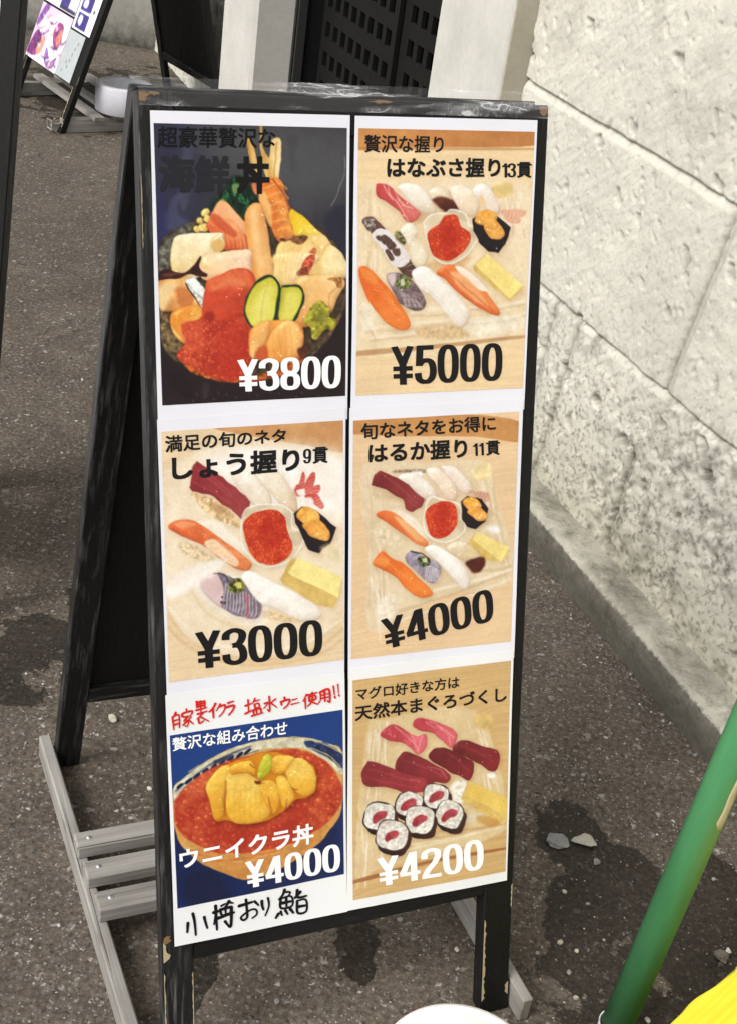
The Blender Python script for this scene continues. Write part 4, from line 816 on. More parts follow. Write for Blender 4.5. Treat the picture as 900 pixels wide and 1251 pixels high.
 (_p("291.1 118.4 296.6 111.4 305.6 106.3 312.3 98.2 323.8 96.8 331.1 107.4 343.2 117.6 341.7 127.9 329.9 140.1 313.8 145.1 299.7 138.8 293.6 127.6"),(206,58,30),{'soft':1.6,'roe':(2.0,(232,92,48),(190,44,24)),'sh':0.1}),
 (_p("304.3 119 306.7 115.5 310.8 112.9 313.8 108.9 319 108.2 322.3 113.5 327.7 118.6 327 123.7 321.8 129.8 314.5 132.3 308.2 129.2 305.4 123.6"),(176,36,22),{'soft':9,'alpha':0.5}),
 (_p("344.9 101.3 354.1 95.1 374.4 98.2 391.2 110.5 385.3 128.2 377.3 137.5 365.2 136.3 352.9 125.9 345.9 113.5"),(38,26,34),{'soft':1.5,'bulge':0.5,'r':7,'sh':0.2,'gl':4,'smooth':0,'wob':1.2}),
 (_p("347.3 102.3 351.7 94.1 363.4 92 373.1 97.1 372.2 103.3 364.1 107.4 352.2 106.4"),(238,158,60),{'soft':1.5,'bulge':0.6,'r':6,'sh':0.05,'gl':4,'noise':0.14,'nsc':4,'g':(60,(250,190,96))}),
 (_p("358.2 108.4 371 102.3 380.9 110.5 384.8 117.8 379 122.9 369.4 121.9 362 115.6"),(234,152,62),{'soft':1.5,'bulge':0.6,'r':6,'sh':0.1,'gl':4,'noise':0.14,'nsc':4,'g':(60,(248,182,92))}),
 (_p("347.3 151.7 362.9 138 409.5 172.7 408.3 179.1 394.1 189.4 349.4 156.9"),(214,176,96),{'soft':1.2,'smooth':0,'sh':0.14,'g':(70,(226,190,110)),'noise':0.08,'nsc':5}),
 (_p("350.3 149.7 363.4 138 410 172.3 394 187.7"),(250,224,132),{'soft':1.2,'smooth':0,'noise':0.03,'nsc':10}),
 (_p("214 155 217.7 149.4 225.4 151.1 236.7 161.4 249.3 173.8 263.2 190.5 273.9 207.3 272.9 215.6 263.8 217.4 248.8 210.7 230.5 191.7 220.2 175.2"),(236,104,36),{'soft':1.5,'bulge':0.3,'r':10,'sh':0.18,'gl':4,'g':(60,(250,134,56)),'wob':0.6}),
 (_p("216.2 153 223.2 154.1 230 158.2"),(252,170,104),{'w':0.8,'soft':1.0,'alpha':0.7}),
 (_p("220 157.3 227.1 158.6 233.6 162.7"),(252,170,104),{'w':0.8,'soft':1.0,'alpha':0.7}),
 (_p("223.8 161.5 230.9 163.1 237.2 167.2"),(252,170,104),{'w':0.8,'soft':1.0,'alpha':0.7}),
 (_p("227.6 165.9 234.8 167.6 240.9 171.8"),(252,170,104),{'w':0.8,'soft':1.0,'alpha':0.7}),
 (_p("231.5 170.2 238.7 172.1 244.6 176.3"),(252,170,104),{'w':0.8,'soft':1.0,'alpha':0.7}),
 (_p("235.4 174.5 242.6 176.7 248.3 180.9"),(252,170,104),{'w':0.8,'soft':1.0,'alpha':0.7}),
 (_p("239.2 178.9 246.5 181.3 252 185.5"),(252,170,104),{'w':0.8,'soft':1.0,'alpha':0.7}),
 (_p("243.1 183.2 250.4 185.9 255.7 190.1"),(252,170,104),{'w':0.8,'soft':1.0,'alpha':0.7}),
 (_p("247 187.6 254.3 190.5 259.4 194.7"),(252,170,104),{'w':0.8,'soft':1.0,'alpha':0.7}),
 (_p("251 192 258.3 195.1 263.2 199.3"),(252,170,104),{'w':0.8,'soft':1.0,'alpha':0.7}),
 (_p("254.9 196.4 262.3 199.7 266.9 204"),(252,170,104),{'w':0.8,'soft':1.0,'alpha':0.7}),
 (_p("215.5 153 225.4 152.1 236.7 163.4 230.1 167.3 218.9 161.1"),(250,150,70),{'soft':5,'alpha':0.6}),
 (_p("245.6 159.5 256.8 155.6 270.5 159.9 282.1 170.3 289.3 180.8 293 189.1 287.5 197.7 273.6 194.9 262 188.4 253.8 175.9"),(128,112,114),{'soft':1.5,'bulge':0.4,'r':10,'sh':0.18,'gl':4,'noise':0.3,'nsc':4,'wob':1.2}),
 (_p("246 158.5 255.7 156.6 253.7 169.8 249.1 167.7"),(226,200,198),{'soft':4,'alpha':0.9}),
 (_p("260.6 174 264.2 182.3 267.1 192.6"),(222,212,210),{'w':1.0,'soft':1.0,'alpha':0.75}),
 (_p("263.8 175.9 267.1 183.6 269.9 192.7"),(222,212,210),{'w':1.0,'soft':1.0,'alpha':0.75}),
 (_p("267 177.8 270.1 184.9 272.6 192.8"),(222,212,210),{'w':1.0,'soft':1.0,'alpha':0.75}),
 (_p("270.3 179.7 273.1 186.2 275.4 192.8"),(222,212,210),{'w':1.0,'soft':1.0,'alpha':0.75}),
 (_p("273.5 181.7 276.2 187.5 278.1 192.9"),(222,212,210),{'w':1.0,'soft':1.0,'alpha':0.75}),
 (_p("276.7 183.6 279.2 188.8 280.9 193"),(222,212,210),{'w':1.0,'soft':1.0,'alpha':0.75}),
 (_p("280 185.5 282.2 190.1 283.6 193"),(222,212,210),{'w':1.0,'soft':1.0,'alpha':0.75}),
 (_p("283.3 187.4 285.2 191.4 286.4 193.1"),(222,212,210),{'w':1.0,'soft':1.0,'alpha':0.75}),
 (_p("286.5 189.4 288.3 192.7 289.2 193.2"),(222,212,210),{'w':1.0,'soft':1.0,'alpha':0.75}),
 (_p("259.4 171.9 275.4 174.3 287 178.6"),(150,72,78),{'w':0.9,'soft':1.2,'alpha':0.6}),
 (_p("261.3 177.3 277.8 179.3 287.1 183.6"),(150,72,78),{'w':0.9,'soft':1.2,'alpha':0.6}),
 (_p("263.3 182.7 280.2 184.3 287.2 188.6"),(150,72,78),{'w':0.9,'soft':1.2,'alpha':0.6}),
 (_p("265.2 188.1 282.6 189.3 287.3 193.6"),(150,72,78),{'w':0.9,'soft':1.2,'alpha':0.6}),
 (_p("255.9 165.7 262.5 158.7 271.7 161.9 273 170.1 266.2 174.1 258.3 171.9"),(104,112,62),{'soft':2,'noise':1.0,'nsc':2}),
 (_p("261.5 164.8 266 163.9 266.6 170 262.8 171"),(226,220,190),{'soft':2,'alpha':0.8}),
 (_p("275 157.9 283.9 150.9 293.2 152 307.3 162.5 326.5 177.4 341.3 194.5 345.2 205.2 339.7 215.6 330.1 215.3 315.5 200.1 298.6 183 284.6 174.5"),(249,244,236),{'soft':2.2,'bulge':0.38,'r':13,'sh':0.1,'gl':4,'g':(60,(240,228,212)),'wob':0.8}),
 (_p("303.7 158.3 311.6 150.2 325.6 149.4 339.8 154.7 354.6 167.5 369.6 184.6 381.9 199.8 380.2 205.1 367.9 201.5 350.7 192.6 331.3 179.6 314.4 164.7"),(228,104,50),{'soft':1.5,'bulge':0.35,'r':10,'sh':0.18,'gl':4,'g':(-50,(240,140,80)),'wob':0.8}),
 (_p("325.6 151.4 339.8 154.7 356.9 167.5 365.8 178.2 354.9 175.9 335.4 163"),(250,236,216),{'soft':2,'alpha':0.95}),
 (_p("321.1 156.5 335.3 160.9 357.4 180.1 367.7 195.1 355.5 190.6 335.9 177.6 323.7 164.9"),(246,172,116),{'soft':4,'alpha':0.85}),
 (_p("314 154.4 330.8 167.1 355.3 186.4 375.1 200.7"),(206,80,40),{'w':1.2,'soft':2,'alpha':0.6}),
 (_p("211.7 237.4 294.4 234.5 413.6 227.5 413.8 230.9 294.5 238.9 211.7 242.8"),(186,136,92),{'soft':2,'alpha':0.8,'wob':0.4}),
]
POSTERS['C']={'sheet':_p("-2.5 298.3 201.3 297.5 202.5 608.6 0.2 603.7"),'photo':_p("1.4 310.6 198.3 310.7 201.4 581.9 2.6 580.7"),'bg':((236,206,164),0.03),'texts':[('満足の旬のネタ',_p("4.9 315 134 315.1 134 330 4.9 332.5"),(24,22,24),0.012),('しょう握り',_p("11.2 336.6 149.1 336.6 149.1 362 11.6 361.8"),(24,22,24),0.018),('9',_p("153 338.9 162.4 338.8 162.4 354.5 153.3 354.6"),(24,22,24),0.02),('貫',_p("164 337.6 181.2 337.8 181.3 355.8 164 355.6"),(24,22,24),0.014),('¥3000',_p("31.5 528.1 175.4 530.7 176.2 572.9 33.3 570.3"),(24,22,24),0.034)]}
POSTERS['C']["shapes"]=[
 (_p("54 302.1 199.9 308.2 201.7 344.8 165.1 337.2 122.8 327.5 58.9 311.8"),(208,150,98),{'soft':1.5,'noise':0.05,'wob':0.3}),
 (_p("0.6 367.4 41 333.3 107.1 332.8 170.4 342.2 202 375.6 203.2 501.6 165.7 554.9 89.3 563.9 31.8 540.1 4.7 494.7"),(242,222,192),{'soft':6,'alpha':0.9}),
 (_p("45.9 338.6 122.7 333.8 200.4 352 201 415.1 127.7 406 80.8 384"),(252,244,236),{'soft':30,'alpha':0.9}),
 (_p("-1.1 432.4 59.6 423 127.5 461.1 193 457.1 202 529 110.9 547.7 32.2 521.6"),(240,218,184),{'soft':40,'alpha':0.6}),
 (_p("3.2 504.9 26.7 536.8 65.4 559.3 110.8 569.6 165.8 565.9 201.1 545.5"),(206,162,112),{'w':3.2,'soft':4,'alpha':0.5}),
 (_p("2.9 517.9 26.5 544.7 65.3 566.1 116.2 575.8 171.4 572.3 201.2 556.7"),(206,162,112),{'w':3.2,'soft':4,'alpha':0.5}),
 (_p("4.7 497.2 32 530.8 84 555.1 149.1 558.2 197.9 534"),(252,244,228),{'w':2.4,'soft':3,'alpha':0.6}),
 (_p("27.9 479.1 42.8 504.4 65.9 523.1 105.6 540.3"),(214,180,136),{'w':2,'soft':4,'alpha':0.5}),
 (_p("73 356.3 92.6 351.4 110 372 117.7 390 116.5 398.6 101 397.3 87.9 383.2"),(250,240,226),{'soft':2.2,'bulge':0.38,'r':13,'sh':0.1,'gl':4,'g':(60,(240,222,198)),'wob':0.8}),
 (_p("96.9 358.1 123.4 360.1 141.3 381 146.9 396.8 145.8 406.7 132.2 402.2 118.8 385.7"),(249,236,216),{'soft':2.2,'bulge':0.38,'r':13,'sh':0.1,'gl':4,'g':(60,(238,214,184)),'wob':0.8}),
 (_p("130.1 358.4 150.3 359.9 159.4 373.7 154.8 382.1 143.5 385.6"),(252,244,236),{'soft':2.2,'bulge':0.38,'r':13,'sh':0.1,'gl':4,'g':(60,(246,228,212)),'wob':0.8}),
 (_p("31 376.4 53.2 384.6 74.6 401.5 85.4 415.5 81 418.4 61.4 409 40.2 392"),(222,186,138),{'soft':4,'noise':0.35,'nsc':3}),
 (_p("48.9 388.5 66 394.3 72.4 405.6 57.3 400"),(198,150,104),{'soft':5,'alpha':0.7,'noise':0.3,'nsc':3}),
 (_p("16 428.4 33 432.2 52.1 447.2 65.1 455.2 54.2 456.2 32.7 447.4 20 439.6"),(220,192,152),{'soft':5,'noise':0.3,'nsc':3,'alpha':0.9}),
 (_p("29.6 369.9 34.8 347.1 38 343.2 47.4 350.2 64.3 362 87.9 384.3 94 391.3 92.2 398.7 84.4 408.9 72.5 397 51.1 380.1 34.2 374.5"),(146,46,52),{'soft':1.5,'bulge':0.3,'r':10,'sh':0.18,'gl':4,'smooth':0,'wob':1.8,'g':(20,(160,66,68)),'noise':0.08,'nsc':10}),
 (_p("38.9 353.7 53.5 365.4 72.7 384.1"),(196,86,96),{'w':1.0,'soft':2,'alpha':0.6}),
 (_p("47.3 356.5 64.2 370.5 83.4 393.6"),(196,86,96),{'w':1.0,'soft':2,'alpha':0.6}),
 (_p("34.4 366.1 53.4 376.1 72.6 391.6"),(196,86,96),{'w':1.0,'soft':2,'alpha':0.6}),
 (_p("144.6 387.9 152.6 365.5 156 366.4 154.8 377.7 152.6 388.5"),(206,74,68),{'soft':1.4,'g':(80,(226,118,104)),'stripe':(75,3.5,0.4,(246,190,178))}),
 (_p("154.8 377.7 163.9 365.7 168.5 367.8 165.1 382.9 159.4 391.3"),(206,74,68),{'soft':1.4,'g':(80,(226,118,104)),'stripe':(75,3.5,0.4,(246,190,178))}),
 (_p("143.5 384.5 146.9 377.1 152.6 379.7 152.6 388.5"),(206,74,68),{'soft':1.4,'g':(80,(226,118,104)),'stripe':(75,3.5,0.4,(246,190,178))}),
 (_p("164 382.8 171.3 379 172 385.7 166.3 391.8"),(206,74,68),{'soft':1.4,'g':(80,(226,118,104)),'stripe':(75,3.5,0.4,(246,190,178))}),
 (_p("154.9 390.9 168.5 387.6 176.9 399.4 174.4 405.8 164 398.3"),(206,74,68),{'soft':1.4,'g':(80,(226,118,104)),'stripe':(75,3.5,0.4,(246,190,178))}),
 (_p("146.9 383.7 154.8 383.2 152.6 389.6 148.5 388.2"),(252,236,228),{'soft':2}),
 (_p("152.6 394 161.7 392.6 165.1 399.5 159.4 401.2"),(250,228,218),{'soft':3}),
 (_p("27.1 408 55 408.4 72.1 423 87.3 437.6 91.7 449.1 71.9 438.3 50.4 420.9"),(250,240,222),{'soft':4,'alpha':0.9}),
 (_p("5.9 411.4 11.3 404.8 25.1 404 42 411.5 65.5 431.1 87.2 449.7 96 459.5 91.5 465.7 80.4 463.4 60.8 450.3 41.6 433.1 18.3 421.1"),(228,104,56),{'soft':1.5,'bulge':0.35,'r':10,'sh':0.18,'gl':4,'g':(-30,(240,138,84)),'wob':0.9,'noise':0.1,'nsc':5}),
 (_p("44.9 429.1 56.8 429.1 71.9 442.7 80.5 455.7 76 459.6 63 450.5 48 438.1"),(248,206,166),{'soft':3}),
 (_p("49.2 431.7 54.6 431.1"),(240,160,110),{'w':0.8,'soft':1.2,'alpha':0.7}),
 (_p("54.3 437 59.3 436.8"),(240,160,110),{'w':0.8,'soft':1.2,'alpha':0.7}),
 (_p("59.4 442.3 64 442.5"),(240,160,110),{'w':0.8,'soft':1.2,'alpha':0.7}),
 (_p("64.6 447.6 68.7 448.3"),(240,160,110),{'w':0.8,'soft':1.2,'alpha':0.7}),
 (_p("69.7 453 73.5 454"),(240,160,110),{'w':0.8,'soft':1.2,'alpha':0.7}),
 (_p("14.4 406.8 39.8 415.6 65.4 437.6 87.1 457.5"),(208,80,44),{'w':1.2,'soft':2,'alpha':0.5}),
 (_p("11.3 406.5 25 406.1 35.6 410.9 20.6 412.8"),(246,162,112),{'soft':4,'alpha':0.7}),
 (_p("84.3 413.2 87.7 400.5 98.8 395.4 114.3 396.2 130 397.6 141.2 407.4 141.2 422.9 152.6 429.5 153.1 441.8 143.5 454.3 132 462.1 118.4 465.2 102.7 460.2 89.5 446.6 84.1 430.7"),(232,214,180),{'soft':1.6,'alpha':0.75,'sh':0.12}),
 (_p("87.7 402.6 101 397.3 114.3 397.3 103.2 401.8 92.1 407.4"),(196,176,146),{'soft':3,'alpha':0.55}),
 (_p("138.9 429.3 150.3 430.4 152.6 441.8 142.3 443"),(196,176,146),{'soft':3,'alpha':0.55}),
 (_p("132.2 404.4 141.2 409.6 141.2 422.9 135.6 420.1"),(196,176,146),{'soft':3,'alpha':0.55}),
 (_p("84.3 413.2 87.7 400.5 98.8 395.4 114.3 396.2 130 397.6 141.2 407.4 141.2 422.9 152.6 429.5 153.1 441.8 143.5 454.3 132 462.1 118.4 465.2 102.7 460.2 89.5 446.6 84.1 430.7 84.3 413.2"),(250,246,234),{'w':1.5,'soft':1.3,'alpha':0.9}),
 (_p("86 415.6 92.1 407.4 98.7 403.6 109.8 401.3 123.2 403.1 132.2 411 134.9 423.4 140.1 440.6 141.2 449.6 132.1 458.8 116.2 463.8 100.5 455.5 90.6 440.1"),(206,58,30),{'soft':1.6,'roe':(2.0,(232,92,48),(190,44,24)),'sh':0.1}),
 (_p("101.9 422.2 104.7 418.1 107.7 416.1 112.7 415 118.8 415.8 122.8 419.7 124 425.9 126.3 434.4 126.7 438.9 122.7 443.5 115.6 446.2 108.5 442.1 104 434.5"),(176,36,22),{'soft':9,'alpha':0.5}),
 (_p("143.5 407.6 152.6 401.7 168.6 408 191.5 428.6 185 445 172.3 455 159.5 450.3 152.6 437.3 144.6 418.7"),(38,26,34),{'soft':1.5,'bulge':0.5,'r':7,'sh':0.2,'gl':4,'smooth':0,'wob':1.2}),
 (_p("145.8 411.1 152.6 402.8 161.7 403.2 172.1 411.2 171 421.1 159.5 422.3 152.6 419.5"),(238,158,60),{'soft':1.5,'bulge':0.6,'r':6,'sh':0.05,'gl':4,'noise':0.14,'nsc':4,'g':(60,(250,190,96))}),
 (_p("152.6 421.7 168.7 416.5 181.4 427.7 185 438.2 178 442.5 164.1 437.3 156.1 429.8"),(234,152,62),{'soft':1.5,'bulge':0.6,'r':6,'sh':0.1,'gl':4,'noise':0.14,'nsc':4,'g':(60,(248,182,92))}),
 (_p("127.4 479.7 140 457.4 197.1 487.3 197.3 505.8 187.9 519.8 169 514.1 129.7 484.4"),(214,176,96),{'soft':1.2,'smooth':0,'sh':0.14,'g':(70,(226,190,110)),'noise':0.08,'nsc':5}),
 (_p("136.6 473.9 148 457.5 198.3 485.1 194.4 507.8 141.2 477.8"),(250,230,142),{'soft':1.2,'smooth':0,'noise':0.03,'nsc':10}),
 (_p("173.4 448.3 192.1 447.9 197 468.9 182.8 462.9"),(236,216,170),{'soft':8,'alpha':0.7,'noise':0.15}),
 (_p("32.1 475.8 54 465 82.5 472.5 109.2 495.7 113.6 523.5 93.1 527.8 64.3 512.9 40.5 492.2"),(246,236,222),{'soft':6,'alpha':0.8}),
 (_p("38.6 474.3 47.5 466.5 57.3 464.9 71.5 471.3 91.3 484.6 105.1 499.7 105.7 515.7 97.7 521.5 82 517.3 62.2 504.8 45.9 490.6"),(222,190,188),{'soft':1.5,'bulge':0.35,'r':10,'sh':0.18,'gl':4,'wob':0.8,'g':(0,(212,184,190))}),
 (_p("57.3 465.3 69.3 470 91.3 483.5 104.6 499.7 104.5 515.5 97.7 521.5 85.4 517.7 62.2 504.8 64.7 486.1"),(128,114,128),{'soft':2.2,'noise':0.25,'nsc':4}),
 (_p("65.9 477.3 64.6 490.6 63.9 505"),(220,212,216),{'w':1.0,'soft':0.9,'alpha':0.8}),
 (_p("69.2 479.3 68.1 492.7 67.2 506.5"),(220,212,216),{'w':1.0,'soft':0.9,'alpha':0.8}),
 (_p("72.4 481.2 71.6 494.9 70.5 508"),(220,212,216),{'w':1.0,'soft':0.9,'alpha':0.8}),
 (_p("75.7 483.1 75.1 497.1 73.8 509.6"),(220,212,216),{'w':1.0,'soft':0.9,'alpha':0.8}),
 (_p("79 485.1 78.6 499.3 77.2 511.1"),(220,212,216),{'w':1.0,'soft':0.9,'alpha':0.8}),
 (_p("82.4 487 82.2 501.6 80.5 512.6"),(220,212,216),{'w':1.0,'soft':0.9,'alpha':0.8}),
 (_p("85.7 488.9 85.7 503.8 83.8 514.2"),(220,212,216),{'w':1.0,'soft':0.9,'alpha':0.8}),
 (_p("89 490.9 89.3 506 87.2 515.7"),(220,212,216),{'w':1.0,'soft':0.9,'alpha':0.8}),
 (_p("92.3 492.8 92.9 508.2 90.5 517.2"),(220,212,216),{'w':1.0,'soft':0.9,'alpha':0.8}),
 (_p("95.7 494.8 96.4 510.5 93.9 518.8"),(220,212,216),{'w':1.0,'soft':0.9,'alpha':0.8}),
 (_p("99 496.8 100 512.7 97.3 520.3"),(220,212,216),{'w':1.0,'soft':0.9,'alpha':0.8}),
 (_p("87.9 493.2 90 507 90.9 519.5"),(196,84,96),{'w':3.2,'soft':2,'alpha':0.7}),
 (_p("54 465 64.9 468.4 69.2 475.5"),(52,48,58),{'w':1.2,'soft':1.2}),
 (_p("60.6 491.9 62.1 491.4 62.8 493.2 61.2 494"),(60,40,56),{'soft':1.2}),
 (_p("60.1 497.2 61.6 496.7 62.3 498.5 60.7 499.3"),(60,40,56),{'soft':1.2}),
 (_p("63.6 498.3 65.1 497.8 65.8 499.6 64.2 500.3"),(60,40,56),{'soft':1.2}),
 (_p("69.1 484.4 73.6 474.9 82.5 474.7 88 482 84.6 489.5 75.7 490"),(100,100,46),{'soft':2,'noise':1.1,'nsc':2}),
 (_p("74.7 479.4 81.3 477.9 84.6 483.9 79 485.5"),(222,210,110),{'soft':2,'alpha':0.9}),
 (_p("73.5 482.7 76.2 481.2 77 486.4 74.4 487.2"),(60,80,40),{'soft':1.5}),
 (_p("83.6 472.6 93.7 467 113.8 478.2 141.1 494.8 164.3 511.2 174.9 524 169.1 530.3 150.4 531.4 127.3 516 104.6 504.2 91.3 486.9"),(251,247,240),{'soft':2.2,'bulge':0.38,'r':13,'sh':0.1,'gl':4,'g':(60,(242,232,218)),'wob':0.8}),
 (_p("106.8 513.5 127.3 518.3 150.4 530.3 136.5 529.7 113.6 523.5"),(216,178,126),{'soft':4,'alpha':0.6,'noise':0.3,'nsc':3}),
 (_p("2.2 474.6 28.2 455.7 65.2 450.8 62.8 460.4 40.9 470.2 25.5 481.7 4 485.8"),(252,246,240),{'soft':9,'alpha':0.8}),
 (_p("2.4 463.8 43.4 452.9 52 458.2 12.9 471.5"),(246,232,216),{'soft':9,'alpha':0.6}),
]
POSTERS['D']={'sheet':_p("205.7 298 415.9 300 418.9 609.6 207 606.3"),'photo':_p("210 311.7 411 313.2 413.1 588.1 210 582.6"),'bg':((234,196,152),0.03),'texts':[('旬なネタをお得に',_p("218 315.2 381 315.6 382.4 333.4 219 333.3"),(24,22,24),0.012),('はるか握り',_p("227.7 337.9 346.2 339.5 347.3 362 228 359.6"),(24,22,24),0.016),('11',_p("353.4 346.2 367.2 346.1 368.1 360.3 354.2 360.4"),(24,22,24),0.02),('貫',_p("370 344.2 387.5 344.3 388.2 361.2 371 361"),(24,22,24),0.014),('¥4000',_p("244.6 540.3 385.4 518.3 389.6 559.2 251.4 576.7"),(24,22,24),0.034)]}
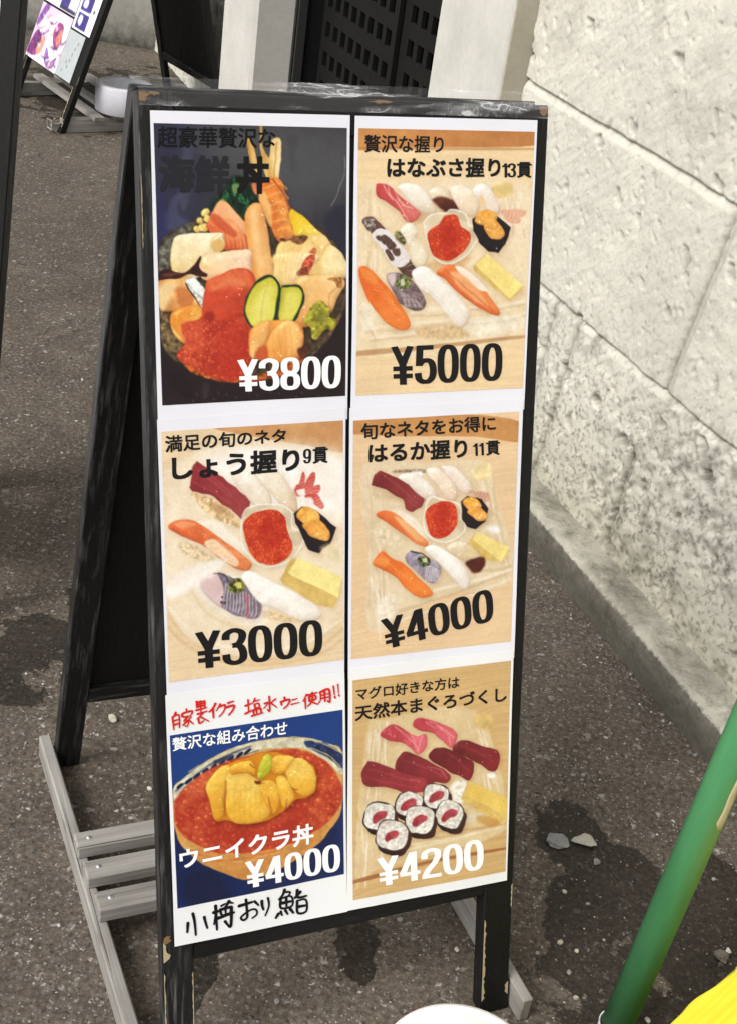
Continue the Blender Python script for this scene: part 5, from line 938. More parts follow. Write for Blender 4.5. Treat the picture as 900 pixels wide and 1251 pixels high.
POSTERS['D']["shapes"]=[
 (_p("206.5 309.1 265.6 312 343.6 312.4 413.6 325.1 414.8 348.2 356 338.6 206.7 326"),(202,142,84),{'soft':1.2,'noise':0.05,'wob':0.4}),
 (_p("220.5 362.6 300.1 364.6 371.6 367.9 381.7 401.1 413.4 508 318.9 522.4 234.2 554.4 230 461.6"),(228,204,168),{'soft':4}),
 (_p("243.3 472.1 246.5 503.2 247.2 534.3"),(252,246,230),{'w':2.3126266169408023,'soft':2.2,'alpha':0.5715854986025009}),
 (_p("229 373.1 229.5 386.2 230.6 399.4"),(250,242,224),{'w':1.4853642506805773,'soft':2.2,'alpha':0.33569104076087036}),
 (_p("235 471.4 235.3 491.9 237.5 512.7"),(214,184,142),{'w':1.087287582244469,'soft':2.2,'alpha':0.5790014470009216}),
 (_p("231.5 454.9 230.9 467.5 233.1 480.4"),(252,246,230),{'w':1.1770214884912122,'soft':2.2,'alpha':0.37541840922865627}),
 (_p("252.5 490 254.9 507.1 254.7 523.9"),(250,242,224),{'w':1.1270036033820867,'soft':2.2,'alpha':0.6389948710182658}),
 (_p("235.9 506.3 235.8 526.3 238.3 546.8"),(214,184,142),{'w':1.098720902833542,'soft':2.2,'alpha':0.3509956683392389}),
 (_p("227.2 408.8 227.3 434.2 230.2 460.2"),(206,172,128),{'w':0.9188404109919389,'soft':2.2,'alpha':0.42437297505498917}),
 (_p("235.9 466.2 236.7 480.5 237.6 494.9"),(250,242,224),{'w':0.902601673164422,'soft':2.2,'alpha':0.6412848471004824}),
 (_p("230.1 474.7 230.8 507.7 234.1 541.3"),(214,184,142),{'w':1.4591320565153492,'soft':2.2,'alpha':0.5024815901699061}),
 (_p("223.8 372.1 225.8 386 225.4 399.8"),(250,242,224),{'w':1.0142370027327952,'soft':2.2,'alpha':0.3861303767217648}),
 (_p("245.1 431.6 247.6 454.3 248 477"),(206,172,128),{'w':2.1960854264581915,'soft':2.2,'alpha':0.3378185041726915}),
 (_p("246.6 479.8 247.4 512.3 250.8 545.5"),(252,246,230),{'w':1.1752701074878347,'soft':2.2,'alpha':0.47950801896892215}),
 (_p("232.3 386.9 233.9 403.3 234.3 419.6"),(252,246,230),{'w':1.3624106648172325,'soft':2.2,'alpha':0.41087999498218203}),
 (_p("227.7 376.8 229 389.7 229.3 402.7"),(214,184,142),{'w':1.0907530359643092,'soft':2.2,'alpha':0.3169932572419597}),
 (_p("249.4 441.5 250 461.1 252 481.1"),(206,172,128),{'w':2.287331921237528,'soft':2.2,'alpha':0.45948278552173266}),
 (_p("232.8 373.9 233.6 407.1 236.9 440.9"),(214,184,142),{'w':1.401533528485691,'soft':2.2,'alpha':0.37247096185162765}),
 (_p("249.6 445.8 251.5 458.4 251.2 470.8"),(214,184,142),{'w':0.991935097455066,'soft':2.2,'alpha':0.452094316710153}),
 (_p("233.8 488.5 234.7 506.1 235.9 523.8"),(250,242,224),{'w':2.5568136255439358,'soft':2.2,'alpha':0.45873899635706816}),
 (_p("240.2 470.6 241 492.9 243 515.5"),(214,184,142),{'w':2.423348844526048,'soft':2.2,'alpha':0.339396122336017}),
 (_p("245.8 441.5 247.9 455.3 247.5 469"),(206,172,128),{'w':1.1242165353927562,'soft':2.2,'alpha':0.4721517081954222}),
 (_p("239.2 444.2 239.4 466.8 242 489.9"),(206,172,128),{'w':2.05027414901161,'soft':2.2,'alpha':0.5324064557404182}),
 (_p("242.9 417.6 244 445.2 246.4 473.3"),(214,184,142),{'w':1.2767452015395868,'soft':2.2,'alpha':0.643334816707738}),
 (_p("247.3 503.2 247.6 521.7 249.7 540.5"),(252,246,230),{'w':1.653746922199306,'soft':2.2,'alpha':0.5708009562473171}),
 (_p("232.6 404.8 233.6 421.6 234.7 438.5"),(206,172,128),{'w':1.4261921144498597,'soft':2.2,'alpha':0.5254220755469325}),
 (_p("246.6 484.3 248.8 503.1 249 521.9"),(214,184,142),{'w':2.5570199389434936,'soft':2.2,'alpha':0.6347807669417467}),
 (_p("239.1 441.5 240.8 455.1 240.8 468.7"),(214,184,142),{'w':1.3091447565299723,'soft':2.2,'alpha':0.32759285533346433}),
 (_p("241.4 425.2 244.2 450.8 244.6 476.5"),(214,184,142),{'w':1.3447989711368589,'soft':2.2,'alpha':0.49362273716290783}),
 (_p("244.4 404.5 245.8 439.6 249 475.4"),(214,184,142),{'w':1.9233292741344177,'soft':2.2,'alpha':0.3632599623997759}),
 (_p("241.2 391.8 244.3 419.7 244.8 447.7"),(250,242,224),{'w':1.0983418680538044,'soft':2.2,'alpha':0.6121334507818104}),
 (_p("234 507.1 235.5 530.2 236.8 553.4"),(214,184,142),{'w':1.637594294786302,'soft':2.2,'alpha':0.433104597642149}),
 (_p("241.7 450.1 243.8 465.7 243.6 481.2"),(252,246,230),{'w':1.430936689150902,'soft':2.2,'alpha':0.6332373115978005}),
 (_p("249.6 489.5 251.5 517.5 253.2 545.7"),(252,246,230),{'w':1.7898792766363574,'soft':2.2,'alpha':0.40548385592689795}),
 (_p("234 439.3 235.6 474.5 238.3 510.3"),(206,172,128),{'w':2.2733395996130077,'soft':2.2,'alpha':0.44668567436363527}),
 (_p("246.6 457.3 246.8 476.2 249 495.4"),(214,184,142),{'w':1.8149464492399718,'soft':2.2,'alpha':0.6350244069077453}),
 (_p("249.7 452.2 252 470.7 252.1 489"),(252,246,230),{'w':1.4873368754554765,'soft':2.2,'alpha':0.41411476022030563}),
 (_p("247.9 442.4 250.1 460.2 250.2 477.8"),(214,184,142),{'w':1.5725616036134273,'soft':2.2,'alpha':0.6418381503166075}),
 (_p("238.1 434.3 239.5 462.6 241.6 491.2"),(250,242,224),{'w':1.8724579607629097,'soft':2.2,'alpha':0.3909386289071975}),
 (_p("249 436.2 249.8 456.1 251.6 476.3"),(206,172,128),{'w':1.6851584916798785,'soft':2.2,'alpha':0.4002394232910275}),
 (_p("234.6 383.3 236 408.7 237.7 434.4"),(206,172,128),{'w':0.8719577104380081,'soft':2.2,'alpha':0.34775408088700366}),
 (_p("235.9 434.5 236.7 458.8 238.9 483.5"),(214,184,142),{'w':2.207433029012183,'soft':2.2,'alpha':0.3859810637052475}),
 (_p("230.3 387.8 231.9 423.4 234.7 459.5"),(214,184,142),{'w':1.732794305389955,'soft':2.2,'alpha':0.6022185602139593}),
 (_p("250.4 493.6 250 503 251.7 512.7"),(206,172,128),{'w':1.760296255904802,'soft':2.2,'alpha':0.4176425759848209}),
 (_p("234.2 441.8 235.2 463.7 236.9 485.7"),(250,242,224),{'w':0.8655720442913849,'soft':2.2,'alpha':0.38834803174160326}),
 (_p("241.2 498.2 243.4 532.3 245.4 566.7"),(252,246,230),{'w':1.5734069600782452,'soft':2.2,'alpha':0.582635874299005}),
 (_p("242.2 464.5 244.8 499.8 246.6 535.4"),(214,184,142),{'w':1.6562955014806855,'soft':2.2,'alpha':0.5388148702544382}),
 (_p("246.9 494.7 249 516.7 249.7 538.8"),(206,172,128),{'w':2.3053015381530493,'soft':2.2,'alpha':0.5431175203818769}),
 (_p("393.6 456.7 397.2 473 402.3 489.6"),(252,246,230),{'w':1.062040430255781,'soft':2.2,'alpha':0.5052695472880377}),
 (_p("394.6 448.6 396.6 461.6 401.6 475"),(214,184,142),{'w':2.2434478696926865,'soft':2.2,'alpha':0.5554386914177056}),
 (_p("378.4 424.8 382.5 444.2 388.5 464"),(206,172,128),{'w':1.9932201329324957,'soft':2.2,'alpha':0.5135164614021142}),
 (_p("369.3 411.8 375.2 436.5 382 461.6"),(214,184,142),{'w':2.2486067239260374,'soft':2.2,'alpha':0.4558243449394951}),
 (_p("363.7 389.4 367.6 407.2 372.8 425.3"),(252,246,230),{'w':1.8594256343318136,'soft':2.2,'alpha':0.37030601195817037}),
 (_p("378.2 407.6 385.9 432.3 391.2 457.1"),(252,246,230),{'w':1.9402612108772812,'soft':2.2,'alpha':0.3857134980008865}),
 (_p("373.9 406.5 376.2 415.1 378.4 423.7"),(250,242,224),{'w':1.0102839074639611,'soft':2.2,'alpha':0.5319594099652739}),
 (_p("367.6 389.9 370.5 405.1 375.5 420.7"),(250,242,224),{'w':2.3012068626133395,'soft':2.2,'alpha':0.6065946358768517}),
 (_p("371.2 389.7 374.1 399.3 376.2 408.8"),(206,172,128),{'w':1.4743378749439764,'soft':2.2,'alpha':0.48458084081268277}),
 (_p("379.7 438.4 382.8 454 387.8 470"),(214,184,142),{'w':0.972766822321358,'soft':2.2,'alpha':0.45443867546214806}),
 (_p("373.6 380.2 379.5 398.4 383.2 416.5"),(214,184,142),{'w':1.6049494967686746,'soft':2.2,'alpha':0.5909408299848922}),
 (_p("385.1 424.5 389.9 440.4 393.5 456.3"),(214,184,142),{'w':2.4933052804669407,'soft':2.2,'alpha':0.3672508840358299}),
 (_p("381.1 417.1 387.9 437.9 392 458.5"),(252,246,230),{'w':0.8393720460556157,'soft':2.2,'alpha':0.34322335934563086}),
 (_p("377 407.5 379.8 418.8 382.9 430.2"),(206,172,128),{'w':2.5668102170454627,'soft':2.2,'alpha':0.6244254693966571}),
 (_p("377.1 419.4 382.3 437.4 386.5 455.5"),(214,184,142),{'w':1.0559330277017862,'soft':2.2,'alpha':0.4321173390286238}),
 (_p("383.3 451.4 387 464.1 389.9 476.8"),(214,184,142),{'w':2.0500141761113446,'soft':2.2,'alpha':0.39303141133516695}),
 (_p("394.8 471.8 399.4 492.9 406 514.4"),(206,172,128),{'w':1.8077470452423852,'soft':2.2,'alpha':0.5183243953233588}),
 (_p("379 390.2 384.2 408.8 388.9 427.4"),(206,172,128),{'w':1.4516203907779421,'soft':2.2,'alpha':0.6284541612424273}),
 (_p("373.7 377.5 377.7 387.8 379.1 397.9"),(252,246,230),{'w':1.5598008919595658,'soft':2.2,'alpha':0.5738019755486758}),
 (_p("384.8 422 387.8 437.7 393.2 453.7"),(206,172,128),{'w':2.5315324996480757,'soft':2.2,'alpha':0.5383189262372088}),
 (_p("369.5 401.9 371.7 408.8 373 415.8"),(252,246,230),{'w':0.8814773512037567,'soft':2.2,'alpha':0.46725649172030126}),
 (_p("371.6 378 373.6 385 375.3 392"),(252,246,230),{'w':1.0899054431365363,'soft':2.2,'alpha':0.520912364639263}),
 (_p("383.4 454.5 388.3 473.6 393.2 492.8"),(252,246,230),{'w':2.224398465062742,'soft':2.2,'alpha':0.3479752036659953}),
 (_p("399.1 467.1 404.1 483 407.5 498.7"),(214,184,142),{'w':1.8054619408960098,'soft':2.2,'alpha':0.4671011384529441}),
 (_p("389.5 456.1 392.3 468.4 396 480.8"),(206,172,128),{'w':2.491408461786529,'soft':2.2,'alpha':0.3292886154788873}),
 (_p("379.8 400 386.3 425.5 393.3 451.3"),(206,172,128),{'w':0.8574436194063029,'soft':2.2,'alpha':0.3299751996051634}),
 (_p("388.9 437.4 392.1 454.5 398.1 472.1"),(250,242,224),{'w':1.4054857706046073,'soft':2.2,'alpha':0.3111872372643877}),
 (_p("394.4 449 399.4 470.8 406.1 493"),(214,184,142),{'w':1.418260602602682,'soft':2.2,'alpha':0.32715818364301236}),
 (_p("258.8 369.9 296.5 371.2 298.7 374.9 260.9 373.2"),(120,100,84),{'soft':3,'alpha':0.7,'noise':0.8,'nsc':2}),
 (_p("278.6 372.8 290.2 372.7 291.4 378.2 281.9 377.5"),(250,250,255),{'soft':4,'alpha':0.9}),
 (_p("376.1 445.9 388.3 444 393.1 451.6 381.9 451.6"),(250,248,255),{'soft':7,'alpha':0.9}),
 (_p("270.8 543.5 342.5 528.9 411.7 509.8"),(252,244,226),{'w':2.0,'soft':3,'alpha':0.6}),
 (_p("268.5 533 339.9 519.2 409 501.1"),(196,158,112),{'w':2.8,'soft':3,'alpha':0.6}),
 (_p("311.2 513.2 361.8 508.1 408.9 499"),(252,244,226),{'w':3.6,'soft':3,'alpha':0.6}),
 (_p("242.5 505.4 249.2 528.2 251.7 547.4"),(196,158,112),{'w':2.0,'soft':3,'alpha':0.6}),
 (_p("233.9 492.4 241.6 515.1 245.1 534.2"),(252,244,226),{'w':2.8,'soft':3,'alpha':0.6}),
 (_p("359.1 495.7 386.1 497.2 408.7 494.8"),(196,158,112),{'w':3.6,'soft':3,'alpha':0.6}),
 (_p("240.6 517.4 263.9 516 260.1 542.2 243.2 544.2"),(246,238,220),{'soft':8,'alpha':0.6,'noise':0.2,'nsc':4}),
 (_p("232.4 393.5 267.6 394.4 272.1 406.5 249.1 402.6"),(196,150,108),{'soft':8,'alpha':0.4}),
 (_p("233 432.6 262.3 439.3 266.8 455.7 245.8 453.6"),(236,218,184),{'soft':8,'alpha':0.6,'noise':0.2,'nsc':4}),
 (_p("354.6 375.5 374 368.9 375.9 387.1 359.4 387.8"),(236,210,150),{'soft':5,'alpha':0.9,'noise':0.15}),
 (_p("251.4 414.6 270.2 416.2 289.6 431.9 300.8 451 287.8 445.7 266.2 427.8"),(248,232,212),{'soft':4,'alpha':0.9}),
 (_p("263.1 378.4 281.8 374 299 385.1 311.1 399.9 310.3 407.8 295.3 406.5 280.2 393.4"),(246,238,228),{'soft':2.2,'bulge':0.38,'r':13,'sh':0.1,'gl':4,'g':(60,(236,220,204)),'wob':0.8}),
 (_p("296.5 373.1 309.2 370.1 324.5 381.2 335.8 395.9 335.1 407.9 325.3 408.1 312 392"),(250,234,214),{'soft':2.2,'bulge':0.38,'r':13,'sh':0.1,'gl':4,'g':(60,(240,214,188)),'wob':0.8}),
 (_p("315.6 370.6 330.6 370.7 346.2 384.8 355.5 399.5 346.9 403.8 333.5 391.8"),(248,236,224),{'soft':2.2,'bulge':0.38,'r':13,'sh':0.1,'gl':4,'g':(60,(236,212,194)),'wob':0.8}),
 (_p("348.9 399 364.4 403.3 376.8 408.3 374.8 415.2 362.5 410.2"),(206,146,124),{'soft':2.5,'alpha':0.85,'stripe':(20,4,0.5,(240,210,190))}),
 (_p("360 401.9 375.5 404.2 375.3 410.2 366.8 408.9"),(206,146,124),{'soft':2.5,'alpha':0.85,'stripe':(20,4,0.5,(240,210,190))}),
 (_p("231.2 383.7 235.2 372.4 241.2 368 256.8 375 280.1 390.5 296.4 406.6 292.4 415.2 282.9 419.3 273.3 414.5 269.9 404.4 248.8 389.9"),(128,40,46),{'soft':1.5,'bulge':0.3,'r':10,'sh':0.18,'gl':4,'g':(30,(150,60,62)),'smooth':0,'wob':1.6}),
 (_p("270.8 394.6 282.6 405.5 291.2 412.1"),(190,84,88),{'w':1.0,'soft':1.8,'alpha':0.7}),
 (_p("274.1 402.8 282.7 411.4 289.2 415.9"),(190,84,88),{'w':1.0,'soft':1.8,'alpha':0.7}),
 (_p("240.3 370.8 257 381.8 269.7 392.6"),(190,84,88),{'w':1.0,'soft':1.8,'alpha':0.7}),
 (_p("238 418.3 245.1 414 257.6 416.1 270.4 424.2 287.7 441.7 301.3 455.1 299.3 459.9 288.1 455.8 268.7 441.9 249.5 427.2"),(230,104,46),{'soft':1.5,'bulge':0.35,'r':10,'sh':0.18,'gl':4,'g':(-30,(242,142,84)),'wob':0.7}),
 (_p("259.8 422.2 270.4 426.2 289.9 443.9 296.6 454.6 288 451.7 272.8 438.3"),(246,176,120),{'soft':3,'alpha':0.85}),
 (_p("257.6 415.1 270.3 422.2 285.4 435.5 294.2 446.3 283.4 437.3 268.3 424"),(252,236,212),{'soft':3,'alpha':0.9}),
 (_p("295.4 426.4 297.6 412.7 305.8 402.4 318.9 408.5 334.1 411.8 342 420.5 340.2 431.4 347 437.1 346.3 447.2 337.7 453.5 324.7 457.3 309.5 453.8 298.4 442.7"),(232,214,180),{'soft':1.6,'alpha':0.75,'sh':0.12}),
 (_p("335.4 417.9 342.1 422.5 339.1 430.3 335.7 426"),(196,176,146),{'soft':3,'alpha':0.55}),
 (_p("339.2 432.4 346.4 438.1 344.1 447 337.3 442.3"),(196,176,146),{'soft':3,'alpha':0.55}),
 (_p("298.7 412.8 305.9 404.4 314.6 408.1 301.9 413"),(196,176,146),{'soft':3,'alpha':0.55}),
 (_p("295.4 426.4 297.6 412.7 305.8 402.4 318.9 408.5 334.1 411.8 342 420.5 340.2 431.4 347 437.1 346.3 447.2 337.7 453.5 324.7 457.3 309.5 453.8 298.4 442.7 295.4 426.4"),(250,246,234),{'w':1.5,'soft':1.3,'alpha':0.9}),
 (_p("296.8 422.6 304 413.2 318.9 408.9 332 414 336.8 426.1 336.1 438.1 326.7 449.4 313.7 452.2 302.8 445.1 298.6 432.7"),(206,58,30),{'soft':1.6,'roe':(2.0,(232,92,48),(190,44,24)),'sh':0.1}),
 (_p("307.6 426.5 310.9 421.7 317.6 419.5 323.5 422 325.6 428.1 325.3 434.1 321.1 439.7 315.3 441.2 310.4 437.7 308.5 431.5"),(176,36,22),{'soft':9,'alpha':0.5}),
 (_p("340.6 411.3 349.1 405 366.9 411.5 376.7 423.5 373.5 437.5 360.5 446.1 350.4 441.5 343.1 432.7"),(38,26,34),{'soft':1.5,'bulge':0.5,'r':7,'sh':0.2,'gl':4,'smooth':0,'wob':1.2}),
 (_p("342.4 413.5 349.2 407 358 408.8 367.2 417.6 363 424.4 352 423.4"),(238,158,60),{'soft':1.5,'bulge':0.6,'r':6,'sh':0.05,'gl':4,'noise':0.14,'nsc':4,'g':(60,(250,190,96))}),
 (_p("348.7 424.1 361.7 418.2 373.1 427.3 373.4 434.4 365.7 436.4 354.5 430.7"),(234,152,62),{'soft':1.5,'bulge':0.6,'r':6,'sh':0.1,'gl':4,'noise':0.14,'nsc':4,'g':(60,(248,182,92))}),
 (_p("351.2 462 361.8 448.7 405.4 472.5 404.7 481.8 394.8 489.1 372 482.6 352.4 466.2"),(214,176,96),{'soft':1.2,'smooth':0,'sh':0.14,'g':(70,(226,190,110)),'noise':0.08,'nsc':5}),
 (_p("357.7 457.5 362.9 448.8 405.8 471.9 395.9 488.8"),(246,220,132),{'soft':1.2,'smooth':0,'noise':0.03,'nsc':10}),
 (_p("234.7 474.4 239.8 465 247 460.7 256.6 468.7 273.7 478.5 291.2 496.6 307.9 512.9 307 518.9 294 519.5 278.7 509.5 261.2 491.3 246.3 481.7"),(234,104,34),{'soft':1.5,'bulge':0.35,'r':10,'sh':0.18,'gl':4,'g':(20,(248,134,56)),'wob':0.7}),
 (_p("246.1 469.6 252.5 474.3 252.6 482.3"),(250,164,96),{'w':0.8,'soft':1.2,'alpha':0.6}),
 (_p("251.2 473.7 257.2 478.4 257.3 485.5"),(250,164,96),{'w':0.8,'soft':1.2,'alpha':0.6}),
 (_p("256.3 477.9 261.9 482.5 262 488.6"),(250,164,96),{'w':0.8,'soft':1.2,'alpha':0.6}),
 (_p("261.5 482.1 266.6 486.7 266.8 491.7"),(250,164,96),{'w':0.8,'soft':1.2,'alpha':0.6}),
 (_p("266.6 486.3 271.4 490.8 271.5 494.9"),(250,164,96),{'w':0.8,'soft':1.2,'alpha':0.6}),
 (_p("271.8 490.5 276.2 495 276.3 498.1"),(250,164,96),{'w':0.8,'soft':1.2,'alpha':0.6}),
 (_p("277 494.7 281 499.2 281 501.2"),(250,164,96),{'w':0.8,'soft':1.2,'alpha':0.6}),
 (_p("282.3 498.9 285.8 503.4 285.8 504.4"),(250,164,96),{'w':0.8,'soft':1.2,'alpha':0.6}),
 (_p("287.5 503.2 290.7 507.6 290.7 507.6"),(250,164,96),{'w':0.8,'soft':1.2,'alpha':0.6}),
 (_p("292.8 507.4 295.5 511.9 295.5 510.8"),(250,164,96),{'w':0.8,'soft':1.2,'alpha':0.6}),
 (_p("298.1 511.7 300.4 516.1 300.3 514.1"),(250,164,96),{'w':0.8,'soft':1.2,'alpha':0.6}),
 (_p("235.7 473.5 246 465.6 254.5 472.5 248.4 478.9"),(248,158,80),{'soft':5,'alpha':0.7}),
 (_p("273.5 470.4 281.9 464.2 297 470.8 314.6 480.8 319.2 489.4 313.1 503.1 302.2 501.9 284.5 485.7"),(150,136,154),{'soft':1.5,'bulge':0.35,'r':10,'sh':0.18,'gl':4,'noise':0.25,'nsc':4,'wob':1.0,'g':(0,(174,164,176))}),
 (_p("301.6 481.4 300.2 491.5 299.5 500.6"),(220,214,224),{'w':0.9,'soft':1,'alpha':0.75}),
 (_p("303.6 482.5 302.4 492.9 301.5 500.8"),(220,214,224),{'w':0.9,'soft':1,'alpha':0.75}),
 (_p("305.6 483.5 304.6 494.4 303.4 501"),(220,214,224),{'w':0.9,'soft':1,'alpha':0.75}),
 (_p("307.5 484.5 306.8 495.9 305.4 501.3"),(220,214,224),{'w':0.9,'soft':1,'alpha':0.75}),
 (_p("309.5 485.5 309 497.3 307.4 501.5"),(220,214,224),{'w':0.9,'soft':1,'alpha':0.75}),
 (_p("311.5 486.6 311.2 498.8 309.3 501.7"),(220,214,224),{'w':0.9,'soft':1,'alpha':0.75}),
 (_p("313.5 487.6 313.4 500.3 311.3 501.9"),(220,214,224),{'w':0.9,'soft':1,'alpha':0.75}),
 (_p("315.5 488.6 315.6 501.8 313.3 502.1"),(220,214,224),{'w':0.9,'soft':1,'alpha':0.75}),
 (_p("280.8 464.1 292.6 467.3 301.4 474.3"),(44,42,52),{'w':1.5,'soft':1.3}),
 (_p("288.6 476 293.8 470.5 303.5 473.5 304.9 481.8 295.2 483.8"),(78,84,58),{'soft':2,'noise':1.1,'nsc':2}),
 (_p("295 474.7 299.7 473.5 301.1 478.3 296.8 478.9"),(222,214,170),{'soft':2,'alpha':0.9}),
 (_p("297.9 463.8 307.4 458.7 320.6 465.1 340.8 479.4 352.3 493 356.9 510.1 353.2 516.9 344.1 512.8 328.1 494.5 312.3 478.5"),(250,246,240),{'soft':2.2,'bulge':0.38,'r':13,'sh':0.1,'gl':4,'g':(60,(238,226,212)),'wob':0.8}),
 (_p("325 465.5 333.5 458.2 346.7 459.5 360.3 469 369.7 480.3 363.2 485.8 347.5 482.1 336.2 474.8"),(240,222,190),{'soft':2.2,'bulge':0.38,'r':13,'sh':0.1,'gl':4,'g':(60,(222,190,150)),'wob':0.8}),
 (_p("349.8 484.4 362.9 479.6 374.1 480.7 375.6 489.2 370.3 496.9 361.4 498.1 354.5 492.2"),(92,38,32),{'soft':4,'noise':0.15,'nsc':5}),
 (_p("347 467.7 358.2 470.9 362.9 478.6 351.7 476.4"),(226,206,150),{'soft':5,'alpha':0.8}),
]
POSTERS['E']={'sheet':_p("-1.8 594.5 202.2 597.3 208.9 899.1 1.1 896.3"),'photo':_p("1.8 641.1 200.2 641.3 204.5 849.1 5.2 849"),'bg':((30,66,134),0),'texts':[('贅沢な組み合わせ',_p("4.3 644.2 134.6 644.2 134.6 661.5 4.5 659.7"),(250,250,250),0.008),('ウニイクラ丼',_p("8.2 777 165.9 774.9 166.5 801.4 9.3 801.6"),(250,250,250),0.014),('¥4000',_p("83.4 807.7 198.8 807.9 199.7 843.5 85.3 841.4"),(250,250,250),0.034)]}
